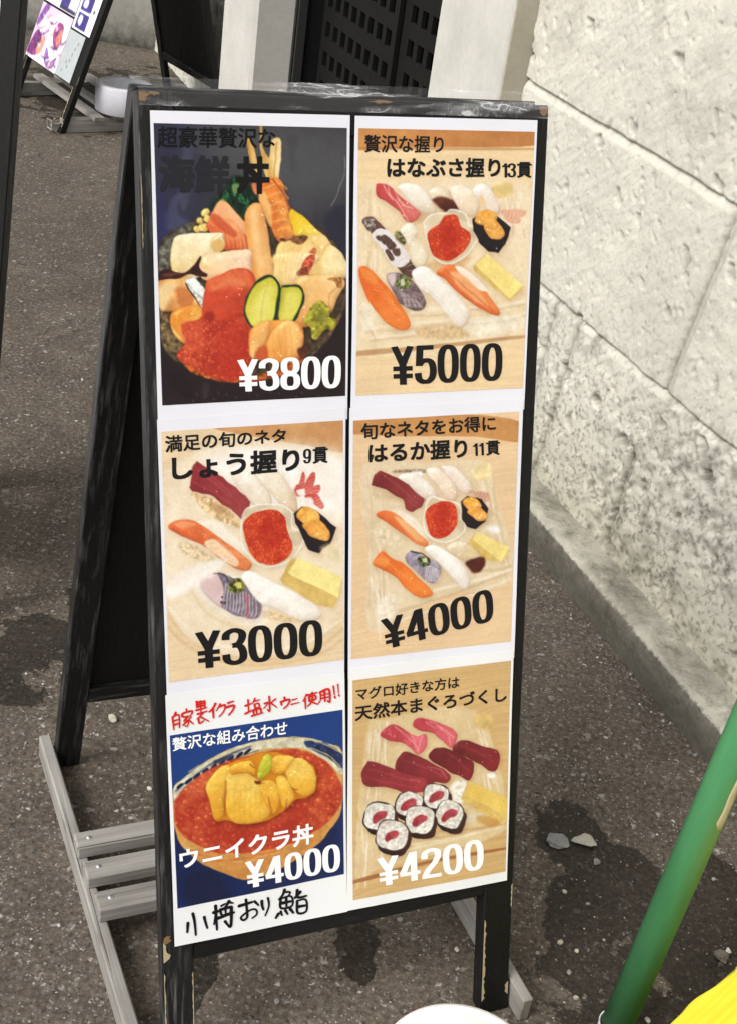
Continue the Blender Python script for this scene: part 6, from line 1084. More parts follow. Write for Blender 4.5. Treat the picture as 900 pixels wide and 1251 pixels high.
POSTERS['E']["shapes"]=[
 (_p("-0.1 716.3 203.7 760 204.5 851.3 5.2 849.8"),(24,34,78),{'soft':40,'alpha':0.85}),
 (_p("18.2 808.7 53.4 816.2 61.2 850.5 17.3 849.6"),(30,30,52),{'soft':12,'alpha':0.5}),
 (_p("195.2 722.8 203.3 724.3 204.2 820.6 195.8 800.6"),(30,52,110),{'soft':8,'alpha':0.6}),
 (_p("4.2 703.9 14.7 693.7 40.2 678.7 77.6 665.6 120.3 663.4 159 670.2 183.7 680.8 200.3 693.6 200.9 762.8 184.4 790.8 159.3 811.8 124.4 825.4 90.1 831.1 61.3 818.5 33.3 798.7 10.6 771.5 3.3 740.4"),(216,168,100),{'soft':1.8,'g':(90,(206,140,70)),'noise':0.12,'nsc':7}),
 (_p("13.2 758 18.2 760.4 23.3 761.9"),(222,92,40),{'w':1.6,'soft':1.8,'alpha':0.65}),
 (_p("58.7 793 63.9 794.5 69.1 794.9"),(236,190,120),{'w':1.6,'soft':1.8,'alpha':0.65}),
 (_p("106.1 791.3 111.4 791.7 116.8 790.9"),(228,120,60),{'w':1.6,'soft':1.8,'alpha':0.65}),
 (_p("26.2 785.8 31.3 788 36.4 789.2"),(222,92,40),{'w':1.6,'soft':1.8,'alpha':0.65}),
 (_p("72.6 794.7 77.9 795.9 83.1 795.9"),(236,190,120),{'w':1.6,'soft':1.8,'alpha':0.65}),
 (_p("120.4 786.3 125.8 786.4 131.2 785.2"),(228,120,60),{'w':1.6,'soft':1.8,'alpha':0.65}),
 (_p("39.9 786.7 45 788.7 50.2 789.5"),(222,92,40),{'w':1.6,'soft':1.8,'alpha':0.65}),
 (_p("86.7 796.8 92 797.6 97.3 797.3"),(236,190,120),{'w':1.6,'soft':1.8,'alpha':0.65}),
 (_p("134.8 800.3 140.2 800.1 145.7 798.5"),(228,120,60),{'w':1.6,'soft':1.8,'alpha':0.65}),
 (_p("53.7 788.1 58.9 789.7 64.1 790.2"),(222,92,40),{'w':1.6,'soft':1.8,'alpha':0.65}),
 (_p("100.9 789.4 106.2 789.9 111.6 789.2"),(236,190,120),{'w':1.6,'soft':1.8,'alpha':0.65}),
 (_p("21.4 780.7 26.4 783 31.5 784.3"),(228,120,60),{'w':1.6,'soft':1.8,'alpha':0.65}),
 (_p("67.6 789.8 72.8 791.1 78.1 791.2"),(222,92,40),{'w':1.6,'soft':1.8,'alpha':0.65}),
 (_p("115.1 804.5 120.5 804.7 125.9 803.6"),(236,190,120),{'w':1.6,'soft':1.8,'alpha':0.65}),
 (_p("35 781.7 40.1 783.7 45.3 784.7"),(228,120,60),{'w':1.6,'soft':1.8,'alpha':0.65}),
 (_p("81.6 791.9 86.9 792.9 92.2 792.6"),(222,92,40),{'w':1.6,'soft':1.8,'alpha':0.65}),
 (_p("129.5 798.8 134.9 798.8 140.4 797.3"),(236,190,120),{'w':1.6,'soft':1.8,'alpha':0.65}),
 (_p("48.7 783 53.9 784.8 59.1 785.4"),(228,120,60),{'w':1.6,'soft':1.8,'alpha':0.65}),
 (_p("95.5 813.7 100.9 814.4 106.2 813.8"),(222,92,40),{'w':1.6,'soft':1.8,'alpha':0.65}),
 (_p("16.5 775.5 21.6 777.9 26.7 779.4"),(236,190,120),{'w':1.6,'soft':1.8,'alpha':0.65}),
 (_p("62.6 784.8 67.8 786.2 73 786.4"),(228,120,60),{'w':1.6,'soft':1.8,'alpha':0.65}),
 (_p("109.9 802.9 115.3 803.2 120.7 802.3"),(222,92,40),{'w':1.6,'soft':1.8,'alpha':0.65}),
 (_p("30.1 776.5 35.2 778.7 40.3 779.7"),(236,190,120),{'w':1.6,'soft':1.8,'alpha':0.65}),
 (_p("76.5 786.9 81.8 788 87.1 787.9"),(228,120,60),{'w':1.6,'soft':1.8,'alpha':0.65}),
 (_p("124.3 797.3 129.7 797.4 135.1 796"),(222,92,40),{'w':1.6,'soft':1.8,'alpha':0.65}),
 (_p("43.8 777.9 49 779.8 54.1 780.5"),(236,190,120),{'w':1.6,'soft':1.8,'alpha':0.65}),
 (_p("90.4 811.3 95.7 812.1 101.1 811.7"),(228,120,60),{'w':1.6,'soft':1.8,'alpha':0.65}),
 (_p("138.7 792.1 144.2 791.8 149.6 790.1"),(222,92,40),{'w':1.6,'soft':1.8,'alpha':0.65}),
 (_p("57.6 779.7 62.8 781.2 68 781.6"),(236,190,120),{'w':1.6,'soft':1.8,'alpha':0.65}),
 (_p("104.7 801.2 110 801.7 115.4 800.9"),(228,120,60),{'w':1.6,'soft':1.8,'alpha':0.65}),
 (_p("25.3 771.3 30.3 773.5 35.4 774.7"),(222,92,40),{'w':1.6,'soft':1.8,'alpha':0.65}),
 (_p("71.2 805.1 76.5 806.3 81.7 806.4"),(236,190,120),{'w':1.6,'soft':1.8,'alpha':0.65}),
 (_p("119 795.7 124.4 795.9 129.9 794.7"),(228,120,60),{'w':1.6,'soft':1.8,'alpha':0.65}),
 (_p("38.9 772.8 44 774.7 49.2 775.5"),(222,92,40),{'w':1.6,'soft':1.8,'alpha':0.65}),
 (_p("85.3 806.6 90.6 807.6 95.9 807.3"),(236,190,120),{'w':1.6,'soft':1.8,'alpha':0.65}),
 (_p("133.5 790.6 138.9 790.4 144.4 788.8"),(228,120,60),{'w':1.6,'soft':1.8,'alpha':0.65}),
 (_p("52.3 799.1 57.4 800.8 62.7 801.3"),(222,92,40),{'w':1.6,'soft':1.8,'alpha':0.65}),
 (_p("99.5 804.5 104.8 805.1 110.2 804.4"),(236,190,120),{'w':1.6,'soft':1.8,'alpha':0.65}),
 (_p("20.4 766 25.5 768.4 30.6 769.7"),(228,120,60),{'w':1.6,'soft':1.8,'alpha':0.65}),
 (_p("66.2 800.3 71.4 801.7 76.7 801.8"),(222,92,40),{'w':1.6,'soft':1.8,'alpha':0.65}),
 (_p("113.8 794 119.2 794.3 124.6 793.2"),(236,190,120),{'w':1.6,'soft':1.8,'alpha':0.65}),
 (_p("34 767.5 39.1 769.5 44.3 770.5"),(228,120,60),{'w':1.6,'soft':1.8,'alpha':0.65}),
 (_p("80.2 801.9 85.5 803 90.8 802.8"),(222,92,40),{'w':1.6,'soft':1.8,'alpha':0.65}),
 (_p("128.2 789 133.6 788.9 139.1 787.4"),(236,190,120),{'w':1.6,'soft':1.8,'alpha':0.65}),
 (_p("47.3 794.2 52.5 796 57.7 796.6"),(228,120,60),{'w':1.6,'soft':1.8,'alpha':0.65}),
 (_p("94.3 802.4 99.7 803.1 105 802.5"),(222,92,40),{'w':1.6,'soft':1.8,'alpha':0.65}),
 (_p("4.2 703.9 14.7 693.7 40.2 678.7 77.6 665.6 120.3 663.4 159 670.2 183.7 680.8 200.3 693.6 200.6 721.6 188.9 709.4 159 684.2 125 675.5 86.9 676.9 53.9 686 23.7 700.1 7.1 726.4"),(206,200,172),{'soft':1.6,'noise':0.25,'nsc':6}),
 (_p("7.5 706.9 30.8 690.5 61.1 676.2 91.7 668"),(52,62,98),{'w':2.6,'soft':1.6,'alpha':0.75}),
 (_p("14.4 705.8 40 690.9 70.4 680.3 101.1 674.4"),(52,62,98),{'w':1.6,'soft':1.6,'alpha':0.75}),
 (_p("7.7 701.6 13.7 697.9 15.5 700.1 9.4 704.9"),(24,34,70),{'soft':1.2}),
 (_p("17.2 697.3 23.2 693.5 25 695.7 18.9 700.5"),(24,34,70),{'soft':1.2}),
 (_p("26.7 693.2 32.7 689.4 34.5 691.7 28.5 696.4"),(24,34,70),{'soft':1.2}),
 (_p("36.3 689.4 42.3 685.6 44.1 687.9 38 692.6"),(24,34,70),{'soft':1.2}),
 (_p("45.8 685.9 51.9 682.1 53.7 684.4 47.6 689.2"),(24,34,70),{'soft':1.2}),
 (_p("55.5 682.7 61.6 678.9 63.4 681.1 57.3 685.9"),(24,34,70),{'soft':1.2}),
 (_p("65.1 679.8 71.2 676 73.1 678.2 66.9 683"),(24,34,70),{'soft':1.2}),
 (_p("74.8 677.2 80.9 673.3 82.8 675.6 76.6 680.4"),(24,34,70),{'soft':1.2}),
 (_p("84.5 674.8 90.7 671 92.6 673.3 86.4 678.1"),(24,34,70),{'soft':1.2}),
 (_p("156.6 672.5 178.8 678.7 200.3 696.1 200.5 713.9 183.8 698.4 159 681.7"),(44,58,104),{'soft':2.5,'noise':0.6,'nsc':4}),
 (_p("159 681.7 181.3 692.9 199 711.1"),(196,180,120),{'w':1.5,'soft':1.5}),
 (_p("21.7 687.6 63.5 670.6 120.3 663.9 159 670.7 199.3 693.4"),(226,196,120),{'w':1.3,'soft':1.2,'alpha':0.9}),
 (_p("49.4 677.9 70.4 674.2 70.4 678.6 51.7 682.2"),(40,50,84),{'soft':2,'alpha':0.8}),
 (_p("4.3 728.3 7.4 714.2 28.4 696.1 51.6 685.6 77.4 680.2 115.4 678.1 144.4 680.4 164 688.7 183.9 706 199.1 731.6 199.4 757.4 184.3 777.8 156.8 790.5 124.5 798.3 85.6 796.8 52.3 790 26.8 774.7 8.7 753.7"),(196,70,40),{'soft':3,'roe':(4.4,(216,96,54),(182,58,38)),'noise':0.1}),
 (_p("50.6 749.5 110.1 760.9 159.2 755 144.3 782.9 85.7 789.1 50.2 774.4"),(170,44,32),{'soft':22,'alpha':0.5}),
 (_p("30.6 698.9 53.9 688.4 44.2 711.2 20.9 724.1 11.6 727.2"),(222,110,64),{'soft':12,'alpha':0.6,'roe':(4.2,(230,124,76),(206,88,52))}),
 (_p("62.6 740 63.3 740.4"),(236,130,90),{'w':1.1,'soft':1.4,'alpha':0.6}),
 (_p("115 783.8 115.7 784.2"),(150,36,26),{'w':1.1,'soft':1.4,'alpha':0.6}),
 (_p("169.4 746.4 170.2 746.8"),(250,176,120),{'w':1.1,'soft':1.4,'alpha':0.6}),
 (_p("91.5 733.5 92.2 733.9"),(150,36,26),{'w':1.1,'soft':1.4,'alpha':0.6}),
 (_p("144.9 777.4 145.7 777.8"),(250,176,120),{'w':1.1,'soft':1.4,'alpha':0.6}),
 (_p("17 721.1 17.7 721.5"),(236,130,90),{'w':1.1,'soft':1.4,'alpha':0.6}),
 (_p("67.6 763.8 68.3 764.2"),(150,36,26),{'w':1.1,'soft':1.4,'alpha':0.6}),
 (_p("120.8 726.8 121.6 727.2"),(250,176,120),{'w':1.1,'soft':1.4,'alpha':0.6}),
 (_p("175.2 770.9 176 771.3"),(236,130,90),{'w':1.1,'soft':1.4,'alpha':0.6}),
 (_p("45.2 714.5 45.9 714.9"),(150,36,26),{'w':1.1,'soft':1.4,'alpha':0.6}),
 (_p("96.8 757.3 97.5 757.7"),(250,176,120),{'w':1.1,'soft':1.4,'alpha':0.6}),
 (_p("150.5 720.1 151.3 720.5"),(236,130,90),{'w':1.1,'soft':1.4,'alpha':0.6}),
 (_p("21.7 744.4 22.4 744.8"),(150,36,26),{'w':1.1,'soft':1.4,'alpha':0.6}),
 (_p("73.8 707.9 74.5 708.2"),(250,176,120),{'w':1.1,'soft':1.4,'alpha':0.6}),
 (_p("126.3 750.8 127 751.2"),(236,130,90),{'w':1.1,'soft':1.4,'alpha':0.6}),
 (_p("50.1 737.9 50.8 738.3"),(250,176,120),{'w':1.1,'soft':1.4,'alpha':0.6}),
 (_p("102.1 781.5 102.8 781.9"),(236,130,90),{'w':1.1,'soft':1.4,'alpha':0.6}),
 (_p("156.2 744.2 156.9 744.6"),(150,36,26),{'w':1.1,'soft':1.4,'alpha':0.6}),
 (_p("78.9 731.4 79.6 731.8"),(236,130,90),{'w':1.1,'soft':1.4,'alpha':0.6}),
 (_p("131.8 775.1 132.5 775.5"),(150,36,26),{'w':1.1,'soft':1.4,'alpha':0.6}),
 (_p("186.5 737.5 187.3 737.9"),(250,176,120),{'w':1.1,'soft':1.4,'alpha':0.6}),
 (_p("55.1 761.6 55.8 762"),(236,130,90),{'w':1.1,'soft':1.4,'alpha':0.6}),
 (_p("108 724.7 108.7 725.1"),(150,36,26),{'w':1.1,'soft':1.4,'alpha':0.6}),
 (_p("161.9 768.6 162.7 769"),(250,176,120),{'w':1.1,'soft':1.4,'alpha':0.6}),
 (_p("32.9 712.5 33.6 712.9"),(236,130,90),{'w':1.1,'soft':1.4,'alpha':0.6}),
 (_p("84 755.1 84.7 755.5"),(150,36,26),{'w':1.1,'soft':1.4,'alpha':0.6}),
 (_p("137.5 718 138.2 718.4"),(250,176,120),{'w':1.1,'soft':1.4,'alpha':0.6}),
 (_p("61.3 705.9 62 706.3"),(150,36,26),{'w':1.1,'soft':1.4,'alpha':0.6}),
 (_p("113.4 748.6 114.1 749"),(250,176,120),{'w':1.1,'soft':1.4,'alpha':0.6}),
 (_p("37.7 735.8 38.4 736.2"),(150,36,26),{'w':1.1,'soft':1.4,'alpha':0.6}),
 (_p("89.3 779.2 90 779.6"),(250,176,120),{'w':1.1,'soft':1.4,'alpha':0.6}),
 (_p("143.1 742 143.8 742.4"),(236,130,90),{'w':1.1,'soft':1.4,'alpha':0.6}),
 (_p("66.3 729.3 67 729.7"),(250,176,120),{'w':1.1,'soft':1.4,'alpha':0.6}),
 (_p("118.8 772.8 119.5 773.2"),(236,130,90),{'w':1.1,'soft':1.4,'alpha':0.6}),
 (_p("173.2 735.3 173.9 735.7"),(150,36,26),{'w':1.1,'soft':1.4,'alpha':0.6}),
 (_p("42.6 759.4 43.3 759.8"),(250,176,120),{'w':1.1,'soft':1.4,'alpha':0.6}),
 (_p("95.3 722.7 96 723.1"),(236,130,90),{'w':1.1,'soft':1.4,'alpha':0.6}),
 (_p("148.7 766.3 149.4 766.7"),(150,36,26),{'w':1.1,'soft':1.4,'alpha':0.6}),
 (_p("20.7 710.6 21.4 710.9"),(250,176,120),{'w':1.1,'soft':1.4,'alpha':0.6}),
 (_p("71.4 753 72.1 753.4"),(236,130,90),{'w':1.1,'soft':1.4,'alpha':0.6}),
 (_p("124.6 716 125.3 716.3"),(150,36,26),{'w':1.1,'soft':1.4,'alpha':0.6}),
 (_p("179 759.7 179.7 760.1"),(250,176,120),{'w':1.1,'soft':1.4,'alpha':0.6}),
 (_p("48.9 703.9 49.6 704.3"),(236,130,90),{'w':1.1,'soft':1.4,'alpha':0.6}),
 (_p("100.5 746.5 101.2 746.8"),(150,36,26),{'w':1.1,'soft':1.4,'alpha':0.6}),
 (_p("154.4 790.8 155.1 791.2"),(250,176,120),{'w':1.1,'soft':1.4,'alpha':0.6}),
 (_p("25.5 733.8 26.2 734.1"),(236,130,90),{'w':1.1,'soft':1.4,'alpha':0.6}),
 (_p("76.5 776.9 77.2 777.3"),(150,36,26),{'w':1.1,'soft':1.4,'alpha':0.6}),
 (_p("130 739.9 130.8 740.2"),(250,176,120),{'w':1.1,'soft':1.4,'alpha':0.6}),
 (_p("53.8 727.2 54.5 727.6"),(150,36,26),{'w':1.1,'soft':1.4,'alpha':0.6}),
 (_p("105.8 770.5 106.6 770.9"),(250,176,120),{'w':1.1,'soft':1.4,'alpha':0.6}),
 (_p("159.9 733.2 160.7 733.6"),(236,130,90),{'w':1.1,'soft':1.4,'alpha':0.6}),
 (_p("30.3 757.2 31 757.6"),(150,36,26),{'w':1.1,'soft':1.4,'alpha':0.6}),
 (_p("40.8 708.1 49.2 692.5 63.3 685.2 91.6 680.2 105.8 677.7 117.8 679.7 134.6 686.3 159.1 699.2 168.5 713.4 167.8 736.1 156.7 741.7 144.3 742 134.5 750.3 119.8 757.7 105.2 762.5 81.2 760.4 62.3 751.7 50.6 749.5 45.1 728.6"),(222,140,26),{'soft':2.5,'sh':0.35}),
 (_p("40.8 709.3 48 694.7 60.9 686 70.2 691.3 65.3 707.6 60.3 726.5 58.9 746.1 50.6 749.5 45.7 733.6 42.9 720.8"),(236,164,44),{'soft':1.4,'bulge':0.42,'r':9,'sh':0.22,'gl':4,'g':(-70,(248,196,80)),'noise':0.05,'nsc':4,'wob':1.4}),
 (_p("63 707.2 67.8 695.7 81.9 694.5 96.1 705.7 103.2 716.9 110.2 738.2 115 751.7 105.2 761.2 83.6 760.8 67 752.6 62.1 731.8"),(240,176,54),{'soft':1.4,'bulge':0.42,'r':9,'sh':0.22,'gl':4,'g':(-70,(250,206,98)),'noise':0.05,'nsc':4,'wob':1.4}),
 (_p("67.9 688.4 86.8 684.3 96.2 690.8 97.3 703.4 86.6 699 70.1 698.6"),(230,154,38),{'soft':1.4,'bulge':0.42,'r':9,'sh':0.22,'gl':4,'g':(-70,(244,188,70)),'noise':0.05,'nsc':4,'wob':1.4}),
 (_p("102 716.7 115.2 714 124.8 725.8 126 743.7 119.8 755.2 110.2 745.8"),(230,154,38),{'soft':1.4,'bulge':0.42,'r':9,'sh':0.22,'gl':4,'g':(-70,(244,188,70)),'noise':0.05,'nsc':4,'wob':1.4}),
 (_p("121.2 712.6 132.2 712 140.7 726.1 141.9 741.5 132.1 751.1 126 738.6"),(236,164,44),{'soft':1.4,'bulge':0.42,'r':9,'sh':0.22,'gl':4,'g':(-70,(248,196,80)),'noise':0.05,'nsc':4,'wob':1.4}),
 (_p("132.2 702 144.4 691.7 159.1 700.4 168.5 716 166.6 735.9 154.2 740 141.9 728.9 134.6 715"),(240,176,54),{'soft':1.4,'bulge':0.42,'r':9,'sh':0.22,'gl':4,'g':(-70,(250,206,98)),'noise':0.05,'nsc':4,'wob':1.4}),
 (_p("115.3 689.2 127.4 685 144.4 691.7 134.6 702.5 124.9 708.3 116.5 701.8"),(236,164,44),{'soft':1.4,'bulge':0.42,'r':9,'sh':0.22,'gl':4,'g':(-70,(248,196,80)),'noise':0.05,'nsc':4,'wob':1.4}),
 (_p("67.6 708 66.4 730.1 67.5 752.7"),(222,152,30),{'w':0.9,'soft':2,'alpha':0.45}),
 (_p("73.7 710.1 72.5 731.2 73.2 753.8"),(222,152,30),{'w':0.9,'soft':2,'alpha':0.45}),
 (_p("79.9 712.2 78.7 732.3 78.9 754.9"),(222,152,30),{'w':0.9,'soft':2,'alpha':0.45}),
 (_p("86 714.3 84.8 733.5 84.6 756"),(222,152,30),{'w':0.9,'soft':2,'alpha':0.45}),
 (_p("92.2 716.4 91 734.6 90.3 757.1"),(222,152,30),{'w':0.9,'soft':2,'alpha':0.45}),
 (_p("98.3 718.5 97.2 735.8 96.1 758.2"),(222,152,30),{'w':0.9,'soft':2,'alpha':0.45}),
 (_p("104.6 720.6 103.5 737 101.9 759.3"),(222,152,30),{'w':0.9,'soft':2,'alpha':0.45}),
 (_p("63 704.7 61.7 726.7 60.5 746.4"),(150,74,20),{'w':1.4,'soft':1.6,'alpha':0.75}),
 (_p("111.5 733.4 115.5 751.8"),(150,74,20),{'w':1.4,'soft':1.6,'alpha':0.75}),
 (_p("134.5 740.2 132.1 751.1"),(150,74,20),{'w':1.4,'soft':1.6,'alpha':0.75}),
 (_p("140.7 727.4 146.8 729.8"),(150,74,20),{'w':1.4,'soft':1.6,'alpha':0.75}),
 (_p("96 710.6 103.2 714.4 108 715.2"),(150,74,20),{'w':1.4,'soft':1.6,'alpha':0.75}),
 (_p("91.5 690 96.2 694.5"),(150,74,20),{'w':1.4,'soft':1.6,'alpha':0.75}),
 (_p("99.6 706.3 103.4 689.6 108.2 681.8 115.4 683 116.5 694.3 114 703.9 108 709 102.7 710.6"),(182,178,36),{'soft':1.5,'bulge':0.5,'r':6,'sh':0.18,'gl':4,'g':(-80,(206,198,66)),'noise':0.12,'nsc':3}),
 (_p("96 711.9 102 711.7 103.2 715.6 98.4 715.5"),(120,60,20),{'soft':2}),
]
POSTERS['E']['red']=[_p("8.9 615.5 6.2 620.5"),
 _p("5.2 620.3 6.4 634.7"),
 _p("5.2 620.3 12.2 619 12.6 633.5"),
 _p("6.1 624.8 11.8 624.1"),
 _p("6.5 629.5 12.2 628.5"),
 _p("20.6 613.5 21.1 617.3"),
 _p("16.3 621.2 16.6 618 26.8 616.6 26 620.3"),
 _p("17.6 622.3 25.2 621.5"),
 _p("21.7 622.4 17.7 626.7"),
 _p("19.6 625.3 22.6 629.1 21 633.7 18.7 632.3"),
 _p("21.1 627.2 16.6 631.4"),
 _p("25.4 623.5 22.7 626.1"),
 _p("22.7 626.1 28.1 631.9"),
 _p("32.2 607.6 40.9 607.3"),
 _p("31.9 610.3 41.4 609.5"),
 _p("32.4 612.8 40.8 612.2"),
 _p("31.7 606.4 32.4 613.6"),
 _p("40.9 607.3 41 614.9"),
 _p("31.5 616.5 42.6 615.2"),
 _p("36.2 606.5 36.7 621.1"),
 _p("32.8 621.1 43.3 619.4"),
 _p("38.5 621.4 32.1 626.5"),
 _p("36.6 625.2 45 631.2"),
 _p("33.7 625.9 34.6 632.1 39.4 629.8"),
 _p("52.7 612.1 50 616.9 45.9 620.4"),
 _p("50 616.9 50.3 627.9"),
 _p("58 613.4 53.9 620.2"),
 _p("57.4 616.3 63.5 615.1 61.8 622.3 56.7 627.5"),
 _p("66.8 613.4 72.9 612.1"),
 _p("65.1 618.1 73.4 617.1 72 622.4 67.4 627.3"),
 _p("86.3 619.4 93 617.9"),
 _p("89.3 612.9 90 626.9"),
 _p("86.2 628.5 94.1 625.8"),
 _p("97.2 612.4 94.4 617.8"),
 _p("96.3 615.6 102.8 614.6"),
 _p("96.8 619.3 97.6 623.6 102 623.1 101.2 618.6 96.8 619.3"),
 _p("95.1 626 95.9 631.7"),
 _p("95.1 626 103.3 625 103.8 630.7"),
 _p("99 625.7 99.2 631.1"),
 _p("93.5 632.4 106 630.5"),
 _p("113.5 612.6 114 629.4 111.5 627.4"),
 _p("108 619.9 112.1 619.4 107.4 625.6"),
 _p("120.6 616.5 115.1 620.4"),
 _p("114.6 619.7 122.2 626.5"),
 _p("131.1 616.3 131.6 619.8"),
 _p("127.2 620.8 127.7 624.5"),
 _p("127.2 620.8 136.9 619.5 135.2 625.4 130.5 629.2"),
 _p("140.5 620.6 146.1 619.7"),
 _p("139.1 625.7 148.3 624.8"),
 _p("157 616.5 153 624.1"),
 _p("155.3 621.1 155.9 633.1"),
 _p("158.6 617.6 169.3 616.1"),
 _p("160.3 619.9 160.9 624.5 167.7 623.5 166.8 619.1 160.3 619.9"),
 _p("163.7 615.6 163.7 625.2 158.7 630.6"),
 _p("160.1 624.6 169.9 630.1"),
 _p("173 616.4 173.6 625.2 170.5 629.6"),
 _p("173 616.4 183.2 614.2 184.7 628.9 182.1 627.7"),
 _p("173.6 620.4 183.8 619.1"),
 _p("173.6 624.1 183.8 623.1"),
 _p("178.1 615.4 179 628"),
 _p("188.8 611.3 190.1 621.7"),
 _p("190.6 624.4 190.9 625.6"),
 _p("194.2 609.8 194.9 620.2"),
 _p("195.5 622.8 195.8 624")]
POSTERS['E']['black']=[_p("16.6 869.8 16.2 875.3 15.7 880.9"),
 _p("22.4 859.1 24.1 868 24.8 876.6 25.4 886.7"),
 _p("35.5 866.4 36.6 872.3 38.8 881"),
 _p("48.8 855.2 49.4 871 50 885.6"),
 _p("46.7 863.2 53.5 862.5"),
 _p("49.2 865.2 46.7 878.1"),
 _p("52 871.3 69.9 868.2"),
 _p("55.5 856.7 60.2 854.9"),
 _p("64.4 853.1 61.4 857.4"),
 _p("66.1 854.9 69.3 856.1"),
 _p("54.2 861.4 66.9 860.7 65.9 866.9"),
 _p("54.2 861.4 56.3 868.5 65.9 867.6"),
 _p("60.1 859.2 60.5 867.8"),
 _p("66.9 860.7 67.1 869.3 66.1 885 62.7 882.5"),
 _p("59.6 877.3 62.1 881.7"),
 _p("76.4 861.4 91.9 859.7"),
 _p("84.3 855 85.3 867.9 85.5 877.6 81 880.5 78.5 876 89 869.6 96 870.3 97.1 876.6 91.7 880.3"),
 _p("94.7 859.7 99.2 865.6"),
 _p("103.2 861.3 103.7 867.5 105.1 872.4"),
 _p("110.6 859 111.7 869.3 107.3 880.8"),
 _p("130.7 853.1 128.4 859.3 124 863.8"),
 _p("129.5 855.9 137.6 857.7 134.7 862.5"),
 _p("126.1 863.4 126.3 875.6 139.9 875.6 138.7 863.1 126.1 863.4"),
 _p("132.7 863.3 133.2 875.6"),
 _p("126.3 869.5 139 869.6"),
 _p("123.1 882.5 120.2 886.8"),
 _p("126 880.1 127.7 885.1"),
 _p("131.8 879.9 134.4 885.1"),
 _p("137.6 879.1 141.3 885.1"),
 _p("149.8 860.3 143.4 866.3"),
 _p("146.3 857.1 146.9 866.4 157.4 866.9"),
 _p("146.3 870.9 146.9 886.4 157.4 886.6 156.8 871.7 146.3 870.9"),
 _p("146.9 878.7 156.8 879.1")]
POSTERS['F']={'sheet':_p("206.8 593.5 417.3 598.7 422.3 904 208.7 898"),'photo':_p("211.7 607.8 413.9 611.8 419.4 890.9 215.7 885.4"),'bg':((212,172,116),0.045),'texts':[('マグロ好きな方は',_p("215.4 617.7 346.3 621.9 346.8 636.9 216.2 632.8"),(24,22,24),0.01),('天然本まぐろづくし',_p("214.3 638.6 409.8 644 410.7 663.2 215.4 657.8"),(24,22,24),0.012),('¥4200',_p("244.9 836.9 385.9 838.4 388.5 880.6 247.9 874.6"),(250,250,250),0.034)]}
